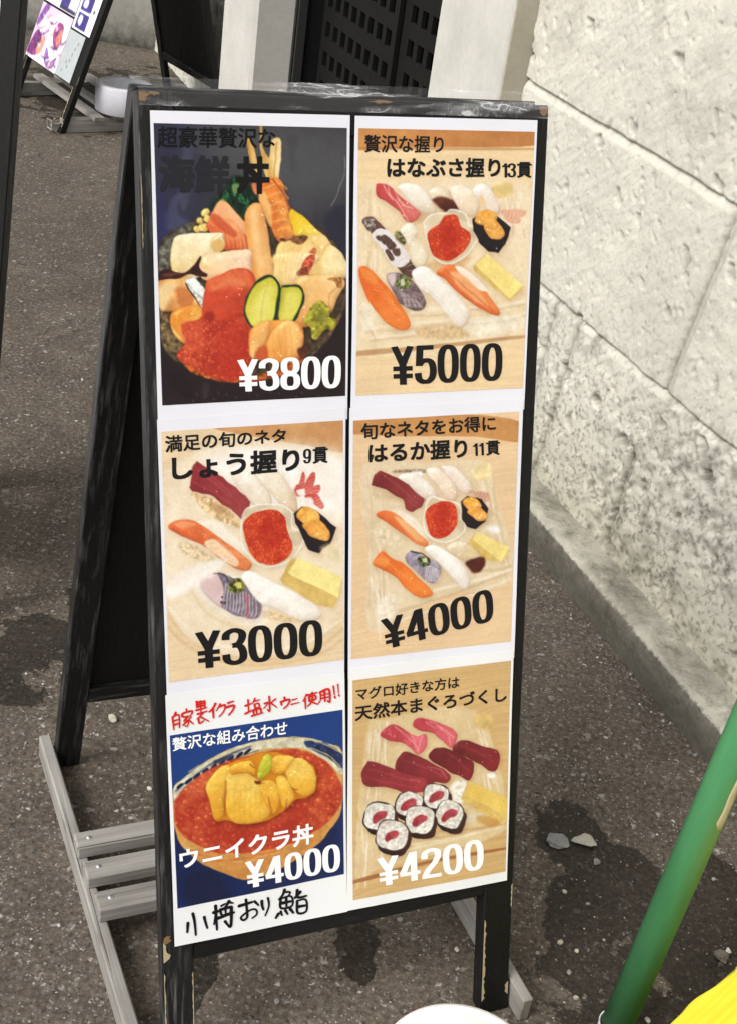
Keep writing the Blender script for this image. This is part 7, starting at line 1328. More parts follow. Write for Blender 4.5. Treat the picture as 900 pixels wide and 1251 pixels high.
POSTERS['F']["shapes"]=[
 (_p("230.3 674 250.1 662.1 368.4 667.9 415.6 793 408.1 837.8 247.5 850.9 218.3 859.8"),(222,196,150),{'soft':4,'alpha':0.9}),
 (_p("232.5 812 232.5 825.1 231.4 837.9"),(252,246,230),{'w':1.046317422728194,'soft':2.2,'alpha':0.5839424159355089}),
 (_p("242.8 726.6 242.5 736.5 242.2 746.4"),(214,184,142),{'w':1.69096884900052,'soft':2.2,'alpha':0.36728079478493875}),
 (_p("251.7 679.3 250.1 694.2 251.1 709.6"),(206,172,128),{'w':1.7363200793698055,'soft':2.2,'alpha':0.46601305913718416}),
 (_p("252 770 250.4 797 251.1 824.8"),(252,246,230),{'w':1.495464592548477,'soft':2.2,'alpha':0.5903362861426309}),
 (_p("235.2 680.5 233.3 695.7 233.8 711.3"),(250,242,224),{'w':1.8467657808594917,'soft':2.2,'alpha':0.34974829265736623}),
 (_p("228.1 811.4 226.1 834.4 225.9 857.9"),(214,184,142),{'w':2.1120946277071493,'soft':2.2,'alpha':0.6083358899190867}),
 (_p("237.6 722.2 235.2 755.2 235 788.9"),(252,246,230),{'w':1.7572543892437686,'soft':2.2,'alpha':0.4098253208827294}),
 (_p("237.8 763.5 237.3 786.5 236.1 809.4"),(206,172,128),{'w':1.0702877628827865,'soft':2.2,'alpha':0.4850520681554382}),
 (_p("244.4 679.3 243.3 712.5 242.3 746.1"),(250,242,224),{'w':1.4195643755718717,'soft':2.2,'alpha':0.6177664675129255}),
 (_p("238.6 702.3 237.5 712.1 237.8 722.2"),(206,172,128),{'w':2.301769172174577,'soft':2.2,'alpha':0.6120137005740542}),
 (_p("234.6 729 234.5 742.7 233.5 756.4"),(252,246,230),{'w':1.1632548656428845,'soft':2.2,'alpha':0.5682661589699716}),
 (_p("239.8 672.6 238.2 702.1 237.6 732"),(250,242,224),{'w':1.8244263945824886,'soft':2.2,'alpha':0.6167964129232}),
 (_p("232.7 753.9 230.5 774.1 230.8 795"),(252,246,230),{'w':1.3197397372895423,'soft':2.2,'alpha':0.3332891021811335}),
 (_p("234.3 687.7 232.9 710.8 232.2 734.3"),(214,184,142),{'w':2.0747192194116075,'soft':2.2,'alpha':0.6430250474181409}),
 (_p("234.4 675 233.5 687.7 233.2 700.6"),(252,246,230),{'w':2.1387534882049244,'soft':2.2,'alpha':0.42300549159871087}),
 (_p("255.1 666 253.7 696.9 254.1 728.3"),(252,246,230),{'w':2.3892290647126218,'soft':2.2,'alpha':0.604116227967905}),
 (_p("249 784.2 248.3 798.1 248.5 812.1"),(214,184,142),{'w':1.5947429717906734,'soft':2.2,'alpha':0.3291741808515848}),
 (_p("244.9 739.7 243.2 761.5 243.6 783.9"),(252,246,230),{'w':0.9952278632322378,'soft':2.2,'alpha':0.5523364622774811}),
 (_p("245.1 771.7 243.3 794.8 243.8 818.6"),(214,184,142),{'w':1.8149478696938997,'soft':2.2,'alpha':0.5857614854446263}),
 (_p("243.2 676.8 241.7 686.8 242.5 697.3"),(250,242,224),{'w':2.1052538067719553,'soft':2.2,'alpha':0.5479123924689462}),
 (_p("246.9 671.5 246.2 690.1 245.9 708.9"),(252,246,230),{'w':2.5615771274418684,'soft':2.2,'alpha':0.5621383709048549}),
 (_p("243.4 786.8 242.7 811.8 242 837.1"),(206,172,128),{'w':1.746333516325055,'soft':2.2,'alpha':0.560382867097318}),
 (_p("247.8 669 248.3 694.5 246.4 719.7"),(206,172,128),{'w':2.46964398348795,'soft':2.2,'alpha':0.6436058397666273}),
 (_p("236.4 714 236.8 738.3 234.4 762.3"),(206,172,128),{'w':2.2522037632358183,'soft':2.2,'alpha':0.559267696720875}),
 (_p("238.7 714 237.1 745.7 236.3 777.9"),(206,172,128),{'w':1.9724900105766203,'soft':2.2,'alpha':0.3382544563599629}),
 (_p("242.4 723.6 242.8 748.9 240.8 773.8"),(250,242,224),{'w':1.3228915431696222,'soft':2.2,'alpha':0.5145617036835543}),
 (_p("250.3 764.6 250.3 799.6 249 834.6"),(206,172,128),{'w':2.0115663034431837,'soft':2.2,'alpha':0.36855788507670006}),
 (_p("250.3 739.1 249.1 750.2 249.9 761.7"),(214,184,142),{'w':2.1196321216190444,'soft':2.2,'alpha':0.3948091938798286}),
 (_p("242.1 686.5 240.3 717.8 239.9 749.6"),(206,172,128),{'w':1.2933765608638808,'soft':2.2,'alpha':0.58886221965017}),
 (_p("233.4 816.5 231.6 843.5 231.3 871.1"),(250,242,224),{'w':2.5378020975472673,'soft':2.2,'alpha':0.5765569245565703}),
 (_p("249.3 702.8 248.8 733.7 247.8 764.9"),(250,242,224),{'w':1.4622928000537092,'soft':2.2,'alpha':0.5732682081834352}),
 (_p("250 722.2 250.2 749.1 248.8 775.9"),(214,184,142),{'w':2.4568119353148967,'soft':2.2,'alpha':0.5751873259882627}),
 (_p("232.3 760.7 229.8 788.7 229.8 817.5"),(214,184,142),{'w':1.6275250074541687,'soft':2.2,'alpha':0.5342255604781218}),
 (_p("236.3 752.8 235.4 765.4 235.3 778.2"),(252,246,230),{'w':1.3758550913862577,'soft':2.2,'alpha':0.3135489005033772}),
 (_p("251.9 789.3 251.1 816.5 251 844"),(252,246,230),{'w':2.2666478247591737,'soft':2.2,'alpha':0.5536502142471931}),
 (_p("245.4 714 244.6 731 244.5 748.2"),(206,172,128),{'w':0.9189970145828822,'soft':2.2,'alpha':0.6150416630498912}),
 (_p("252.5 753 251.1 773.7 251.8 795"),(214,184,142),{'w':1.0677704168573448,'soft':2.2,'alpha':0.5547280320806136}),
 (_p("231 750.2 231.7 761.9 229.9 773.2"),(206,172,128),{'w':2.1489302438353755,'soft':2.2,'alpha':0.3381534750083982}),
 (_p("230.5 753.5 230 783.4 227.7 813.1"),(206,172,128),{'w':1.3317257671611147,'soft':2.2,'alpha':0.38478811575212896}),
 (_p("375.4 703.9 379 712 380.4 719.8"),(252,246,230),{'w':1.4089859210327846,'soft':2.2,'alpha':0.46230253736976}),
 (_p("377.2 701.3 384.8 723.2 391.3 745"),(214,184,142),{'w':1.1049455692340784,'soft':2.2,'alpha':0.6311754037306259}),
 (_p("387.2 712 388.8 720.7 393.3 730"),(250,242,224),{'w':1.711284293004168,'soft':2.2,'alpha':0.6233404252443034}),
 (_p("389.9 741.5 394.7 754.1 398 766.5"),(252,246,230),{'w':2.4541197651931688,'soft':2.2,'alpha':0.3717360420970812}),
 (_p("381.7 738.9 388.8 759.4 394.3 779.8"),(250,242,224),{'w':1.513777235941082,'soft':2.2,'alpha':0.4195809161911066}),
 (_p("375.2 729.6 376.5 735 378.4 740.5"),(214,184,142),{'w':2.3224516427895514,'soft':2.2,'alpha':0.34869998662336993}),
 (_p("380.4 734.1 388 754 392.6 773.6"),(252,246,230),{'w':1.0182183934439246,'soft':2.2,'alpha':0.5025451043187426}),
 (_p("379.1 691 379.8 696.7 383.1 703"),(252,246,230),{'w':1.7014461007170811,'soft':2.2,'alpha':0.5005423499186306}),
 (_p("371.9 688.7 373.1 695.3 376.2 702.2"),(252,246,230),{'w':2.0615257877382653,'soft':2.2,'alpha':0.3508750174969011}),
 (_p("396.5 740.3 398.1 746.9 401.1 753.9"),(250,242,224),{'w':2.1412695339542553,'soft':2.2,'alpha':0.5579088464245898}),
 (_p("367.9 674.2 374.1 694.4 381 714.8"),(250,242,224),{'w':1.0911314941944883,'soft':2.2,'alpha':0.4767189798136112}),
 (_p("395.6 749.9 400.8 765.2 405.7 780.4"),(252,246,230),{'w':2.3612676711749785,'soft':2.2,'alpha':0.3384880691946493}),
 (_p("383.9 706.1 386.2 715.6 390.4 725.4"),(252,246,230),{'w':1.4820996302281748,'soft':2.2,'alpha':0.5127113712210153}),
 (_p("359.1 678.8 361 687.4 364.3 696.2"),(252,246,230),{'w':1.3528763497853151,'soft':2.2,'alpha':0.3997104271208815}),
 (_p("367.4 675.9 371.4 687.8 375.1 699.8"),(214,184,142),{'w':1.6951950820009527,'soft':2.2,'alpha':0.5483067689256672}),
 (_p("380.7 734.3 383.8 746.8 388.5 759.6"),(214,184,142),{'w':1.7177789872239901,'soft':2.2,'alpha':0.634544416524213}),
 (_p("370.6 683.5 374.6 694.1 377.4 704.6"),(206,172,128),{'w':0.852873756668767,'soft':2.2,'alpha':0.6288148965041387}),
 (_p("379.2 696.1 380.9 704.5 385 713.5"),(250,242,224),{'w':0.8213745242944916,'soft':2.2,'alpha':0.3213187493954095}),
 (_p("370.4 703.5 376.6 719.1 379.9 734.4"),(206,172,128),{'w':1.313018677034677,'soft':2.2,'alpha':0.4683207999667246}),
 (_p("387.6 754.6 392.6 772.7 399 791.2"),(252,246,230),{'w':0.9180744003941798,'soft':2.2,'alpha':0.4579901557406947}),
 (_p("392.3 741.9 397.7 754.7 400.6 767.2"),(250,242,224),{'w':1.9937389916765667,'soft':2.2,'alpha':0.3959543374933053}),
 (_p("385.1 726.3 390.3 738.3 392.8 749.9"),(206,172,128),{'w':1.7519078808353803,'soft':2.2,'alpha':0.36066504105511255}),
 (_p("370.4 678.9 375.6 697.6 382.7 716.8"),(252,246,230),{'w':1.1652093672493917,'soft':2.2,'alpha':0.46577254690113756}),
 (_p("383.1 720.5 385.6 727.7 387.8 734.8"),(206,172,128),{'w':1.7637736508239044,'soft':2.2,'alpha':0.6294505832930829}),
 (_p("382.2 753.9 388.3 773.9 394.2 794"),(252,246,230),{'w':2.3793625411172123,'soft':2.2,'alpha':0.500856395734496}),
 (_p("339.5 760.6 357.8 754.9 358.7 782.3 344.9 784.3"),(244,240,230),{'soft':7,'alpha':0.8,'noise':0.25,'nsc':4}),
 (_p("322.3 798.2 383.1 805.2 378.6 811.3 332 813.7"),(212,204,184),{'soft':4,'alpha':0.8}),
 (_p("389.3 753.7 398.8 755.3 397.8 760.9 390.7 759.6"),(252,250,244),{'soft':4}),
 (_p("268.7 833 341.8 832.4 412.6 827.1"),(246,234,208),{'w':2.0,'soft':3,'alpha':0.6}),
 (_p("323.1 825.7 369.7 825.2 412.3 820.1"),(190,150,100),{'w':2.8,'soft':3,'alpha':0.6}),
 (_p("223.7 788.1 228.3 808.6 228.6 824.8"),(246,234,208),{'w':3.6,'soft':3,'alpha':0.6}),
 (_p("219.1 769.6 223.7 787.7 223.9 801.5"),(190,150,100),{'w':2.0,'soft':3,'alpha':0.6}),
 (_p("282.1 826.6 330.2 830.1 374.5 829"),(246,234,208),{'w':2.8,'soft':3,'alpha':0.6}),
 (_p("327.5 817.4 370.8 823.1 410.1 824.3"),(190,150,100),{'w':3.6,'soft':3,'alpha':0.6}),
 (_p("366.4 676 389.6 677.4 392.6 693.5 374 692.7"),(214,178,108),{'soft':8,'alpha':0.8,'noise':0.2}),
 (_p("247.1 681 251.3 674.1 263.2 669.6 278.8 679.6 292.2 688.3 304.5 688.1 306 703.7 296.2 713 285.9 702.5 272.5 693.8 257 689.1"),(184,60,72),{'soft':1.3,'bulge':0.35,'r':10,'sh':0.18,'gl':4,'g':(20,(222,104,112)),'wob':1.2}),
 (_p("288.6 675.8 292.8 666.7 307.3 670.1 327.8 679.8 341.7 688.6 346.6 697.1 340.2 710.5 330.9 705.6 316.9 690.1 301 684.3"),(184,60,72),{'soft':1.3,'bulge':0.35,'r':10,'sh':0.18,'gl':4,'g':(20,(222,104,112)),'wob':1.2}),
 (_p("265.4 672.1 276.7 683.6 290.2 696.7 295 708.4"),(240,164,164),{'w':1.3,'soft':1.8,'alpha':0.7}),
 (_p("285.4 681.8 290.1 692.3 292.6 703.7"),(240,164,164),{'w':1.3,'soft':1.8,'alpha':0.7}),
 (_p("301.2 689.8 297 700 296.1 710.8"),(240,164,164),{'w':1.3,'soft':1.8,'alpha':0.7}),
 (_p("257.8 674.1 260.2 683.1"),(240,164,164),{'w':1.3,'soft':1.8,'alpha':0.7}),
 (_p("309.7 672.6 328 685.3 342 698.6"),(240,164,164),{'w':1.3,'soft':1.8,'alpha':0.7}),
 (_p("318.8 679.5 332.8 692.7 337.8 706.8"),(240,164,164),{'w':1.3,'soft':1.8,'alpha':0.7}),
 (_p("305.2 673 316.7 683.5"),(240,164,164),{'w':1.3,'soft':1.8,'alpha':0.7}),
 (_p("309.8 719.8 312.9 710.4 321.9 708.5 338 713.4 356.7 725.5 368.6 734.3 369.1 747.9 363.7 757.8 348.3 748.7 329.6 736.5"),(112,34,42),{'soft':1.3,'bulge':0.32,'r':10,'sh':0.22,'gl':4,'g':(60,(136,41,51)),'wob':1.0,'noise':0.08,'nsc':8}),
 (_p("266.5 723.3 271.7 711.1 279.4 706.2 295.1 713.9 315.7 727.4 331.9 739.1 339.1 749.3 332.5 756 318.6 751.3 309.6 753 289 739.4 271 730.7"),(126,42,50),{'soft':1.3,'bulge':0.32,'r':10,'sh':0.22,'gl':4,'g':(60,(153,51,61)),'wob':1.0,'noise':0.08,'nsc':8}),
 (_p("224 724.6 230.3 712.7 234.6 710.2 253.2 718.8 280 734.4 302.6 742.9 308.4 750.6 306.4 759.1 296.3 761.8 280.5 758.9 260.4 748.6 230.7 741"),(134,46,54),{'soft':1.3,'bulge':0.32,'r':10,'sh':0.22,'gl':4,'g':(60,(163,56,65)),'wob':1.0,'noise':0.08,'nsc':8}),
 (_p("340.3 713.8 346.8 704.9 356 704.2 377.2 714.4 399.8 724.9 404.3 735.9 402 749.1 393.9 751.8 375.7 737.7 356.7 725.5"),(118,36,44),{'soft':1.3,'bulge':0.32,'r':10,'sh':0.22,'gl':4,'g':(60,(143,43,53)),'wob':1.0,'noise':0.08,'nsc':8}),
 (_p("231.5 719.4 257.8 730.5 286.9 744.5"),(196,92,100),{'w':1.0,'soft':2.5,'alpha':0.5}),
 (_p("275.2 716 297.7 726.5 325.3 744.6"),(196,92,100),{'w':1.0,'soft':2.5,'alpha':0.5}),
 (_p("351.6 711.3 375.2 724.2 396.9 739.1"),(196,92,100),{'w':1.0,'soft':2.5,'alpha':0.5}),
 (_p("333.5 717.1 352.4 733.7 364.4 747"),(196,92,100),{'w':1.0,'soft':2.5,'alpha':0.5}),
 (_p("236 733.2 262.5 743.5 293.9 754.6"),(196,92,100),{'w':1.0,'soft':2.5,'alpha':0.5}),
 (_p("309 730.7 325.1 737.9 334.6 750.8"),(214,130,130),{'w':1.2,'soft':1.8,'alpha':0.6}),
 (_p("286.9 742.3 298.2 747.6"),(214,130,130),{'w':1.2,'soft':1.8,'alpha':0.6}),
 (_p("340.5 772.3 341.5 780.7 340.7 788.2 337.5 795.1 329.9 796.7 322 794.4 314.1 791.1 308 784 307.1 775.7 307.9 768.2 311.1 761.4 318.6 759.8 326.5 762 334.4 765.2"),(44,24,26),{'soft':1.5,'sh':0.2,'g':(0,(78,42,40))}),
 (_p("336.9 764.7 337.9 773.2 337.1 780.8 333.9 787.8 326.1 789.5 318 787.2 310 783.8 303.9 776.6 302.9 768.2 303.7 760.6 307 753.7 314.6 752 322.6 754.2 330.7 757.5"),(62,50,54),{'soft':1}),
 (_p("335.9 765.1 336.8 773 336.1 780.2 333 786.7 325.7 788.3 318.2 786.1 310.7 783 304.9 776.2 304 768.3 304.8 761.3 307.8 754.8 315 753.2 322.5 755.3 330 758.3"),(214,206,196),{'soft':1.6,'noise':0.22,'nsc':3,'g':(60,(232,226,216))}),
 (_p("328.4 772.2 331.1 771.8 331.7 773.9 328.9 774.3"),(244,240,232),{'soft':1.5,'alpha':0.6}),
 (_p("310.8 778 313.5 777.6 314 779.7 311.3 780.1"),(190,180,170),{'soft':1.5,'alpha':0.6}),
 (_p("321 759.7 323.7 759.3 324.2 761.4 321.5 761.8"),(244,240,232),{'soft':1.5,'alpha':0.6}),
 (_p("325.9 778.7 328.7 778.3 329.2 780.5 326.4 780.9"),(190,180,170),{'soft':1.5,'alpha':0.6}),
 (_p("306.5 765.7 309.2 765.3 309.7 767.4 307 767.8"),(244,240,232),{'soft':1.5,'alpha':0.6}),
 (_p("330.1 766.1 332.9 765.7 333.4 767.8 330.7 768.2"),(190,180,170),{'soft':1.5,'alpha':0.6}),
 (_p("318.1 779.6 320.9 779.2 321.4 781.3 318.6 781.7"),(244,240,232),{'soft':1.5,'alpha':0.6}),
 (_p("313.2 756.2 315.9 755.8 316.4 757.9 313.7 758.3"),(190,180,170),{'soft':1.5,'alpha':0.6}),
 (_p("332.3 777.2 335.1 776.8 335.6 779 332.8 779.4"),(244,240,232),{'soft':1.5,'alpha':0.6}),
 (_p("311 772.9 313.7 772.5 314.2 774.6 311.5 775"),(190,180,170),{'soft':1.5,'alpha':0.6}),
 (_p("323.5 763.9 326.3 763.5 326.8 765.6 324.1 766"),(244,240,232),{'soft':1.5,'alpha':0.6}),
 (_p("324.7 784.3 327.4 783.9 328 786 325.2 786.4"),(190,180,170),{'soft':1.5,'alpha':0.6}),
 (_p("310.7 763.3 313.4 762.9 313.9 765 311.2 765.4"),(244,240,232),{'soft':1.5,'alpha':0.6}),
 (_p("328.9 770.3 331.6 769.9 332.2 772.1 329.4 772.5"),(190,180,170),{'soft':1.5,'alpha':0.6}),
 (_p("310.4 774.7 313 767.5 322.9 763.9 329.8 767.5 328.7 774 320.5 776.1 314.6 778.2"),(158,48,62),{'soft':2.2,'noise':0.2,'nsc':3,'g':(0,(178,74,84)),'wob':2}),
 (_p("306.9 777.3 306.5 785 304.5 791.8 299.9 797.9 291.6 798.8 283.6 796.2 275.8 792.7 270.6 785.9 271 778.3 273.1 771.6 277.6 765.6 285.8 764.5 293.8 767.1 301.6 770.5"),(44,24,26),{'soft':1.5,'sh':0.2,'g':(0,(78,42,40))}),
 (_p("303.5 769.8 303.1 777.6 301 784.5 296.3 790.7 287.8 791.7 279.7 789.1 271.8 785.5 266.5 778.6 267 770.8 269.1 764 273.6 757.9 282 756.8 290.1 759.4 298.1 762.9"),(62,50,54),{'soft':1}),
 (_p("302.3 770.1 301.9 777.4 299.9 783.8 295.6 789.6 287.7 790.6 280.1 788.1 272.7 784.8 267.7 778.3 268.1 771 270.1 764.6 274.4 758.9 282.2 757.9 289.8 760.3 297.2 763.6"),(214,206,196),{'soft':1.6,'noise':0.22,'nsc':3,'g':(60,(232,226,216))}),
 (_p("293.5 775.8 296.2 775.4 296.7 777.5 294 777.9"),(244,240,232),{'soft':1.5,'alpha':0.6}),
 (_p("274.8 780.6 277.4 780.2 277.9 782.3 275.2 782.7"),(190,180,170),{'soft':1.5,'alpha':0.6}),
 (_p("285.7 764.2 288.4 763.8 288.9 765.9 286.2 766.3"),(244,240,232),{'soft':1.5,'alpha':0.6}),
 (_p("290.8 781.8 293.4 781.4 294 783.5 291.3 783.9"),(190,180,170),{'soft':1.5,'alpha':0.6}),
 (_p("270.3 769.2 273 768.8 273.4 770.9 270.8 771.3"),(244,240,232),{'soft':1.5,'alpha':0.6}),
 (_p("295.3 770.3 298 769.9 298.5 772 295.9 772.4"),(190,180,170),{'soft':1.5,'alpha':0.6}),
 (_p("282.5 782.3 285.2 781.9 285.7 784 283 784.4"),(244,240,232),{'soft':1.5,'alpha':0.6}),
 (_p("277.5 760.7 280.1 760.3 280.6 762.4 277.9 762.8"),(190,180,170),{'soft':1.5,'alpha':0.6}),
 (_p("297.5 780.6 300.2 780.2 300.8 782.3 298.1 782.7"),(244,240,232),{'soft':1.5,'alpha':0.6}),
 (_p("275 776 277.6 775.6 278.1 777.7 275.4 778.1"),(190,180,170),{'soft':1.5,'alpha':0.6}),
 (_p("288.4 768.1 291.1 767.7 291.6 769.8 288.9 770.2"),(244,240,232),{'soft':1.5,'alpha':0.6}),
 (_p("289.4 786.8 292.1 786.4 292.6 788.6 289.9 788.9"),(190,180,170),{'soft':1.5,'alpha':0.6}),
 (_p("274.7 767.2 277.4 766.8 277.9 768.9 275.2 769.3"),(244,240,232),{'soft':1.5,'alpha':0.6}),
 (_p("294 774.1 296.7 773.7 297.2 775.9 294.5 776.3"),(190,180,170),{'soft':1.5,'alpha':0.6}),
 (_p("275.2 778.2 277.7 771.1 287.5 767.5 294.3 771 293.1 777.5 285 779.6 279.3 781.6"),(158,48,62),{'soft':2.2,'noise':0.2,'nsc':3,'g':(0,(178,74,84)),'wob':2}),
 (_p("271.9 785.8 271.4 794.5 269 802.1 263.9 809 254.5 810.1 245.5 807.1 236.9 803.1 231.1 795.4 231.6 786.8 234 779.3 239.1 772.5 248.4 771.3 257.3 774.2 266 778.1"),(44,24,26),{'soft':1.5,'sh':0.2,'g':(0,(78,42,40))}),
 (_p("268.6 778.3 268.1 787.1 265.7 794.9 260.4 801.8 250.9 803 241.8 800 232.9 796 227.1 788.1 227.6 779.4 230.1 771.7 235.3 764.8 244.7 763.6 253.7 766.5 262.6 770.4"),(62,50,54),{'soft':1}),
 (_p("267.3 778.6 266.8 786.8 264.5 794.1 259.6 800.7 250.7 801.7 242.2 798.9 233.9 795.2 228.4 787.8 228.9 779.6 231.2 772.4 236 766 244.9 764.9 253.3 767.6 261.7 771.3"),(214,206,196),{'soft':1.6,'noise':0.22,'nsc':3,'g':(60,(232,226,216))}),
 (_p("257.3 785.1 260 784.7 260.5 786.8 257.8 787.2"),(244,240,232),{'soft':1.5,'alpha':0.6}),
 (_p("236.3 790.4 238.9 790 239.4 792.1 236.7 792.5"),(190,180,170),{'soft':1.5,'alpha':0.6}),
 (_p("248.7 771.9 251.3 771.5 251.8 773.6 249.2 774"),(244,240,232),{'soft':1.5,'alpha':0.6}),
 (_p("254.2 791.8 256.9 791.4 257.4 793.5 254.7 793.9"),(190,180,170),{'soft':1.5,'alpha':0.6}),
 (_p("231.4 777.5 234 777.2 234.4 779.2 231.8 779.6"),(244,240,232),{'soft':1.5,'alpha':0.6}),
 (_p("259.5 778.8 262.1 778.5 262.6 780.5 260 780.9"),(190,180,170),{'soft':1.5,'alpha':0.6}),
 (_p("245 792.3 247.6 792 248.1 794.1 245.4 794.4"),(244,240,232),{'soft':1.5,'alpha':0.6}),
 (_p("239.5 768 242.1 767.6 242.6 769.7 239.9 770"),(190,180,170),{'soft':1.5,'alpha':0.6}),
 (_p("261.9 790.5 264.6 790.1 265 792.2 262.4 792.6"),(244,240,232),{'soft':1.5,'alpha':0.6}),
 (_p("236.5 785.2 239.2 784.8 239.6 786.9 237 787.3"),(190,180,170),{'soft':1.5,'alpha':0.6}),
 (_p("251.7 776.4 254.3 776 254.8 778.1 252.1 778.5"),(244,240,232),{'soft':1.5,'alpha':0.6}),
 (_p("252.7 797.5 255.4 797.1 255.8 799.2 253.2 799.6"),(190,180,170),{'soft':1.5,'alpha':0.6}),
 (_p("236.3 775.3 239 774.9 239.4 777 236.8 777.4"),(244,240,232),{'soft':1.5,'alpha':0.6}),
 (_p("257.9 783.2 260.6 782.8 261.1 784.9 258.4 785.3"),(190,180,170),{'soft':1.5,'alpha':0.6}),
 (_p("238.1 787.2 240.7 780.1 250.3 776.6 257 780.1 255.8 786.5 247.8 788.6 242.1 790.6"),(158,48,62),{'soft':2.2,'noise':0.2,'nsc':3,'g':(0,(178,74,84)),'wob':2}),
 (_p("362.1 803.4 361.4 812.1 359.1 819.6 354.1 825.9 345.4 825.7 337.2 821.5 329.3 816.3 324.1 807.7 324.8 799.1 327.2 791.7 332.1 785.5 340.7 785.5 348.8 789.6 356.8 794.8"),(44,24,26),{'soft':1.5,'sh':0.2,'g':(0,(78,42,40))}),
 (_p("358.5 795.7 357.8 804.6 355.4 812.2 350.3 818.6 341.5 818.5 333.2 814.2 325.1 808.9 319.9 800.2 320.6 791.4 323 783.9 328 777.6 336.7 777.6 345 781.8 353.1 787"),(62,50,54),{'soft':1}),
 (_p("357.2 795.9 356.6 804.2 354.3 811.3 349.6 817.3 341.3 817.2 333.6 813.2 326 808.2 321.1 800 321.8 791.8 324 784.8 328.7 778.9 336.9 778.9 344.6 782.8 352.2 787.7"),(214,206,196),{'soft':1.6,'noise':0.22,'nsc':3,'g':(60,(232,226,216))}),
 (_p("347.7 799.6 350.5 799.2 351 801.4 348.2 801.8"),(244,240,232),{'soft':1.5,'alpha':0.6}),
 (_p("329 805.9 331.7 805.5 332.2 807.6 329.5 808"),(190,180,170),{'soft':1.5,'alpha':0.6}),
 (_p("339.7 786 342.5 785.6 343 787.8 340.3 788.2"),(244,240,232),{'soft':1.5,'alpha':0.6}),
 (_p("345.1 806.8 347.8 806.4 348.4 808.6 345.6 808.9"),(190,180,170),{'soft':1.5,'alpha':0.6}),
 (_p("324.3 792.5 327.1 792.1 327.6 794.2 324.8 794.6"),(244,240,232),{'soft':1.5,'alpha':0.6}),
 (_p("349.5 793 352.3 792.6 352.8 794.8 350 795.1"),(190,180,170),{'soft':1.5,'alpha':0.6}),
 (_p("336.8 807.6 339.5 807.3 340.1 809.4 337.3 809.8"),(244,240,232),{'soft':1.5,'alpha':0.6}),
 (_p("331.4 782.1 334.1 781.8 334.7 783.9 331.9 784.3"),(190,180,170),{'soft':1.5,'alpha':0.6}),
 (_p("351.9 805.1 354.7 804.8 355.2 806.9 352.4 807.3"),(244,240,232),{'soft':1.5,'alpha':0.6}),
 (_p("329.1 800.4 331.8 800 332.4 802.1 329.6 802.5"),(190,180,170),{'soft':1.5,'alpha':0.6}),
 (_p("342.5 790.6 345.2 790.2 345.8 792.4 343 792.8"),(244,240,232),{'soft':1.5,'alpha':0.6}),
 (_p("343.8 812.8 346.6 812.5 347.1 814.6 344.3 815"),(190,180,170),{'soft':1.5,'alpha':0.6}),
 (_p("328.7 789.9 331.5 789.5 332 791.7 329.3 792.1"),(244,240,232),{'soft':1.5,'alpha':0.6}),
 (_p("348.2 797.6 351 797.2 351.5 799.4 348.7 799.8"),(190,180,170),{'soft':1.5,'alpha':0.6}),
 (_p("329.1 802 331.6 794.7 341.6 791.2 348.7 794.8 347.5 801.4 339.3 803.5 333.3 805.5"),(158,48,62),{'soft':2.2,'noise':0.2,'nsc':3,'g':(0,(178,74,84)),'wob':2}),
 (_p("322.1 798.3 322.9 807.4 321.9 815.6 318.1 823.1 309.6 824.9 300.8 822.5 292.1 818.9 285.5 811.3 284.8 802.3 285.8 794.2 289.6 786.8 298 784.9 306.7 787.2 315.4 790.7"),(44,24,26),{'soft':1.5,'sh':0.2,'g':(0,(78,42,40))}),
 (_p("318.6 790.6 319.4 799.9 318.3 808.2 314.5 815.8 305.8 817.7 296.9 815.2 288.1 811.7 281.4 803.9 280.6 794.7 281.7 786.5 285.5 779 294.1 777 302.9 779.4 311.8 782.9"),(62,50,54),{'soft':1}),
 (_p("317.4 791 318.2 799.7 317.2 807.5 313.6 814.6 305.4 816.4 297.1 814.1 288.8 810.7 282.6 803.5 281.8 794.9 282.9 787.2 286.4 780.1 294.5 778.3 302.7 780.5 311 783.8"),(214,206,196),{'soft':1.6,'noise':0.22,'nsc':3,'g':(60,(232,226,216))}),
 (_p("309 799 311.7 798.6 312.2 800.8 309.5 801.2"),(244,240,232),{'soft':1.5,'alpha':0.6}),
 (_p("289.2 805 291.9 804.6 292.4 806.7 289.7 807.1"),(190,180,170),{'soft':1.5,'alpha':0.6}),
 (_p("300.7 785.5 303.4 785.1 303.9 787.2 301.2 787.6"),(244,240,232),{'soft':1.5,'alpha':0.6}),
 (_p("306.1 806.1 308.9 805.7 309.4 807.8 306.6 808.2"),(190,180,170),{'soft':1.5,'alpha':0.6}),
 (_p("284.4 791.6 287.1 791.3 287.6 793.4 284.9 793.8"),(244,240,232),{'soft':1.5,'alpha':0.6}),
 (_p("310.9 792.5 313.7 792.1 314.2 794.2 311.4 794.6"),(190,180,170),{'soft':1.5,'alpha':0.6}),
 (_p("297.4 806.8 300.1 806.4 300.6 808.6 297.9 809"),(244,240,232),{'soft':1.5,'alpha':0.6}),
 (_p("291.9 781.5 294.6 781.1 295.1 783.2 292.4 783.6"),(190,180,170),{'soft':1.5,'alpha':0.6}),
 (_p("313.3 804.6 316.1 804.2 316.6 806.3 313.8 806.7"),(244,240,232),{'soft':1.5,'alpha':0.6}),
 (_p("289.4 799.5 292.1 799.1 292.6 801.3 289.9 801.6"),(190,180,170),{'soft':1.5,'alpha':0.6}),
 (_p("303.5 790.1 306.3 789.7 306.8 791.8 304.1 792.2"),(244,240,232),{'soft':1.5,'alpha':0.6}),
 (_p("304.8 812.1 307.5 811.7 308 813.8 305.3 814.2"),(190,180,170),{'soft':1.5,'alpha':0.6}),
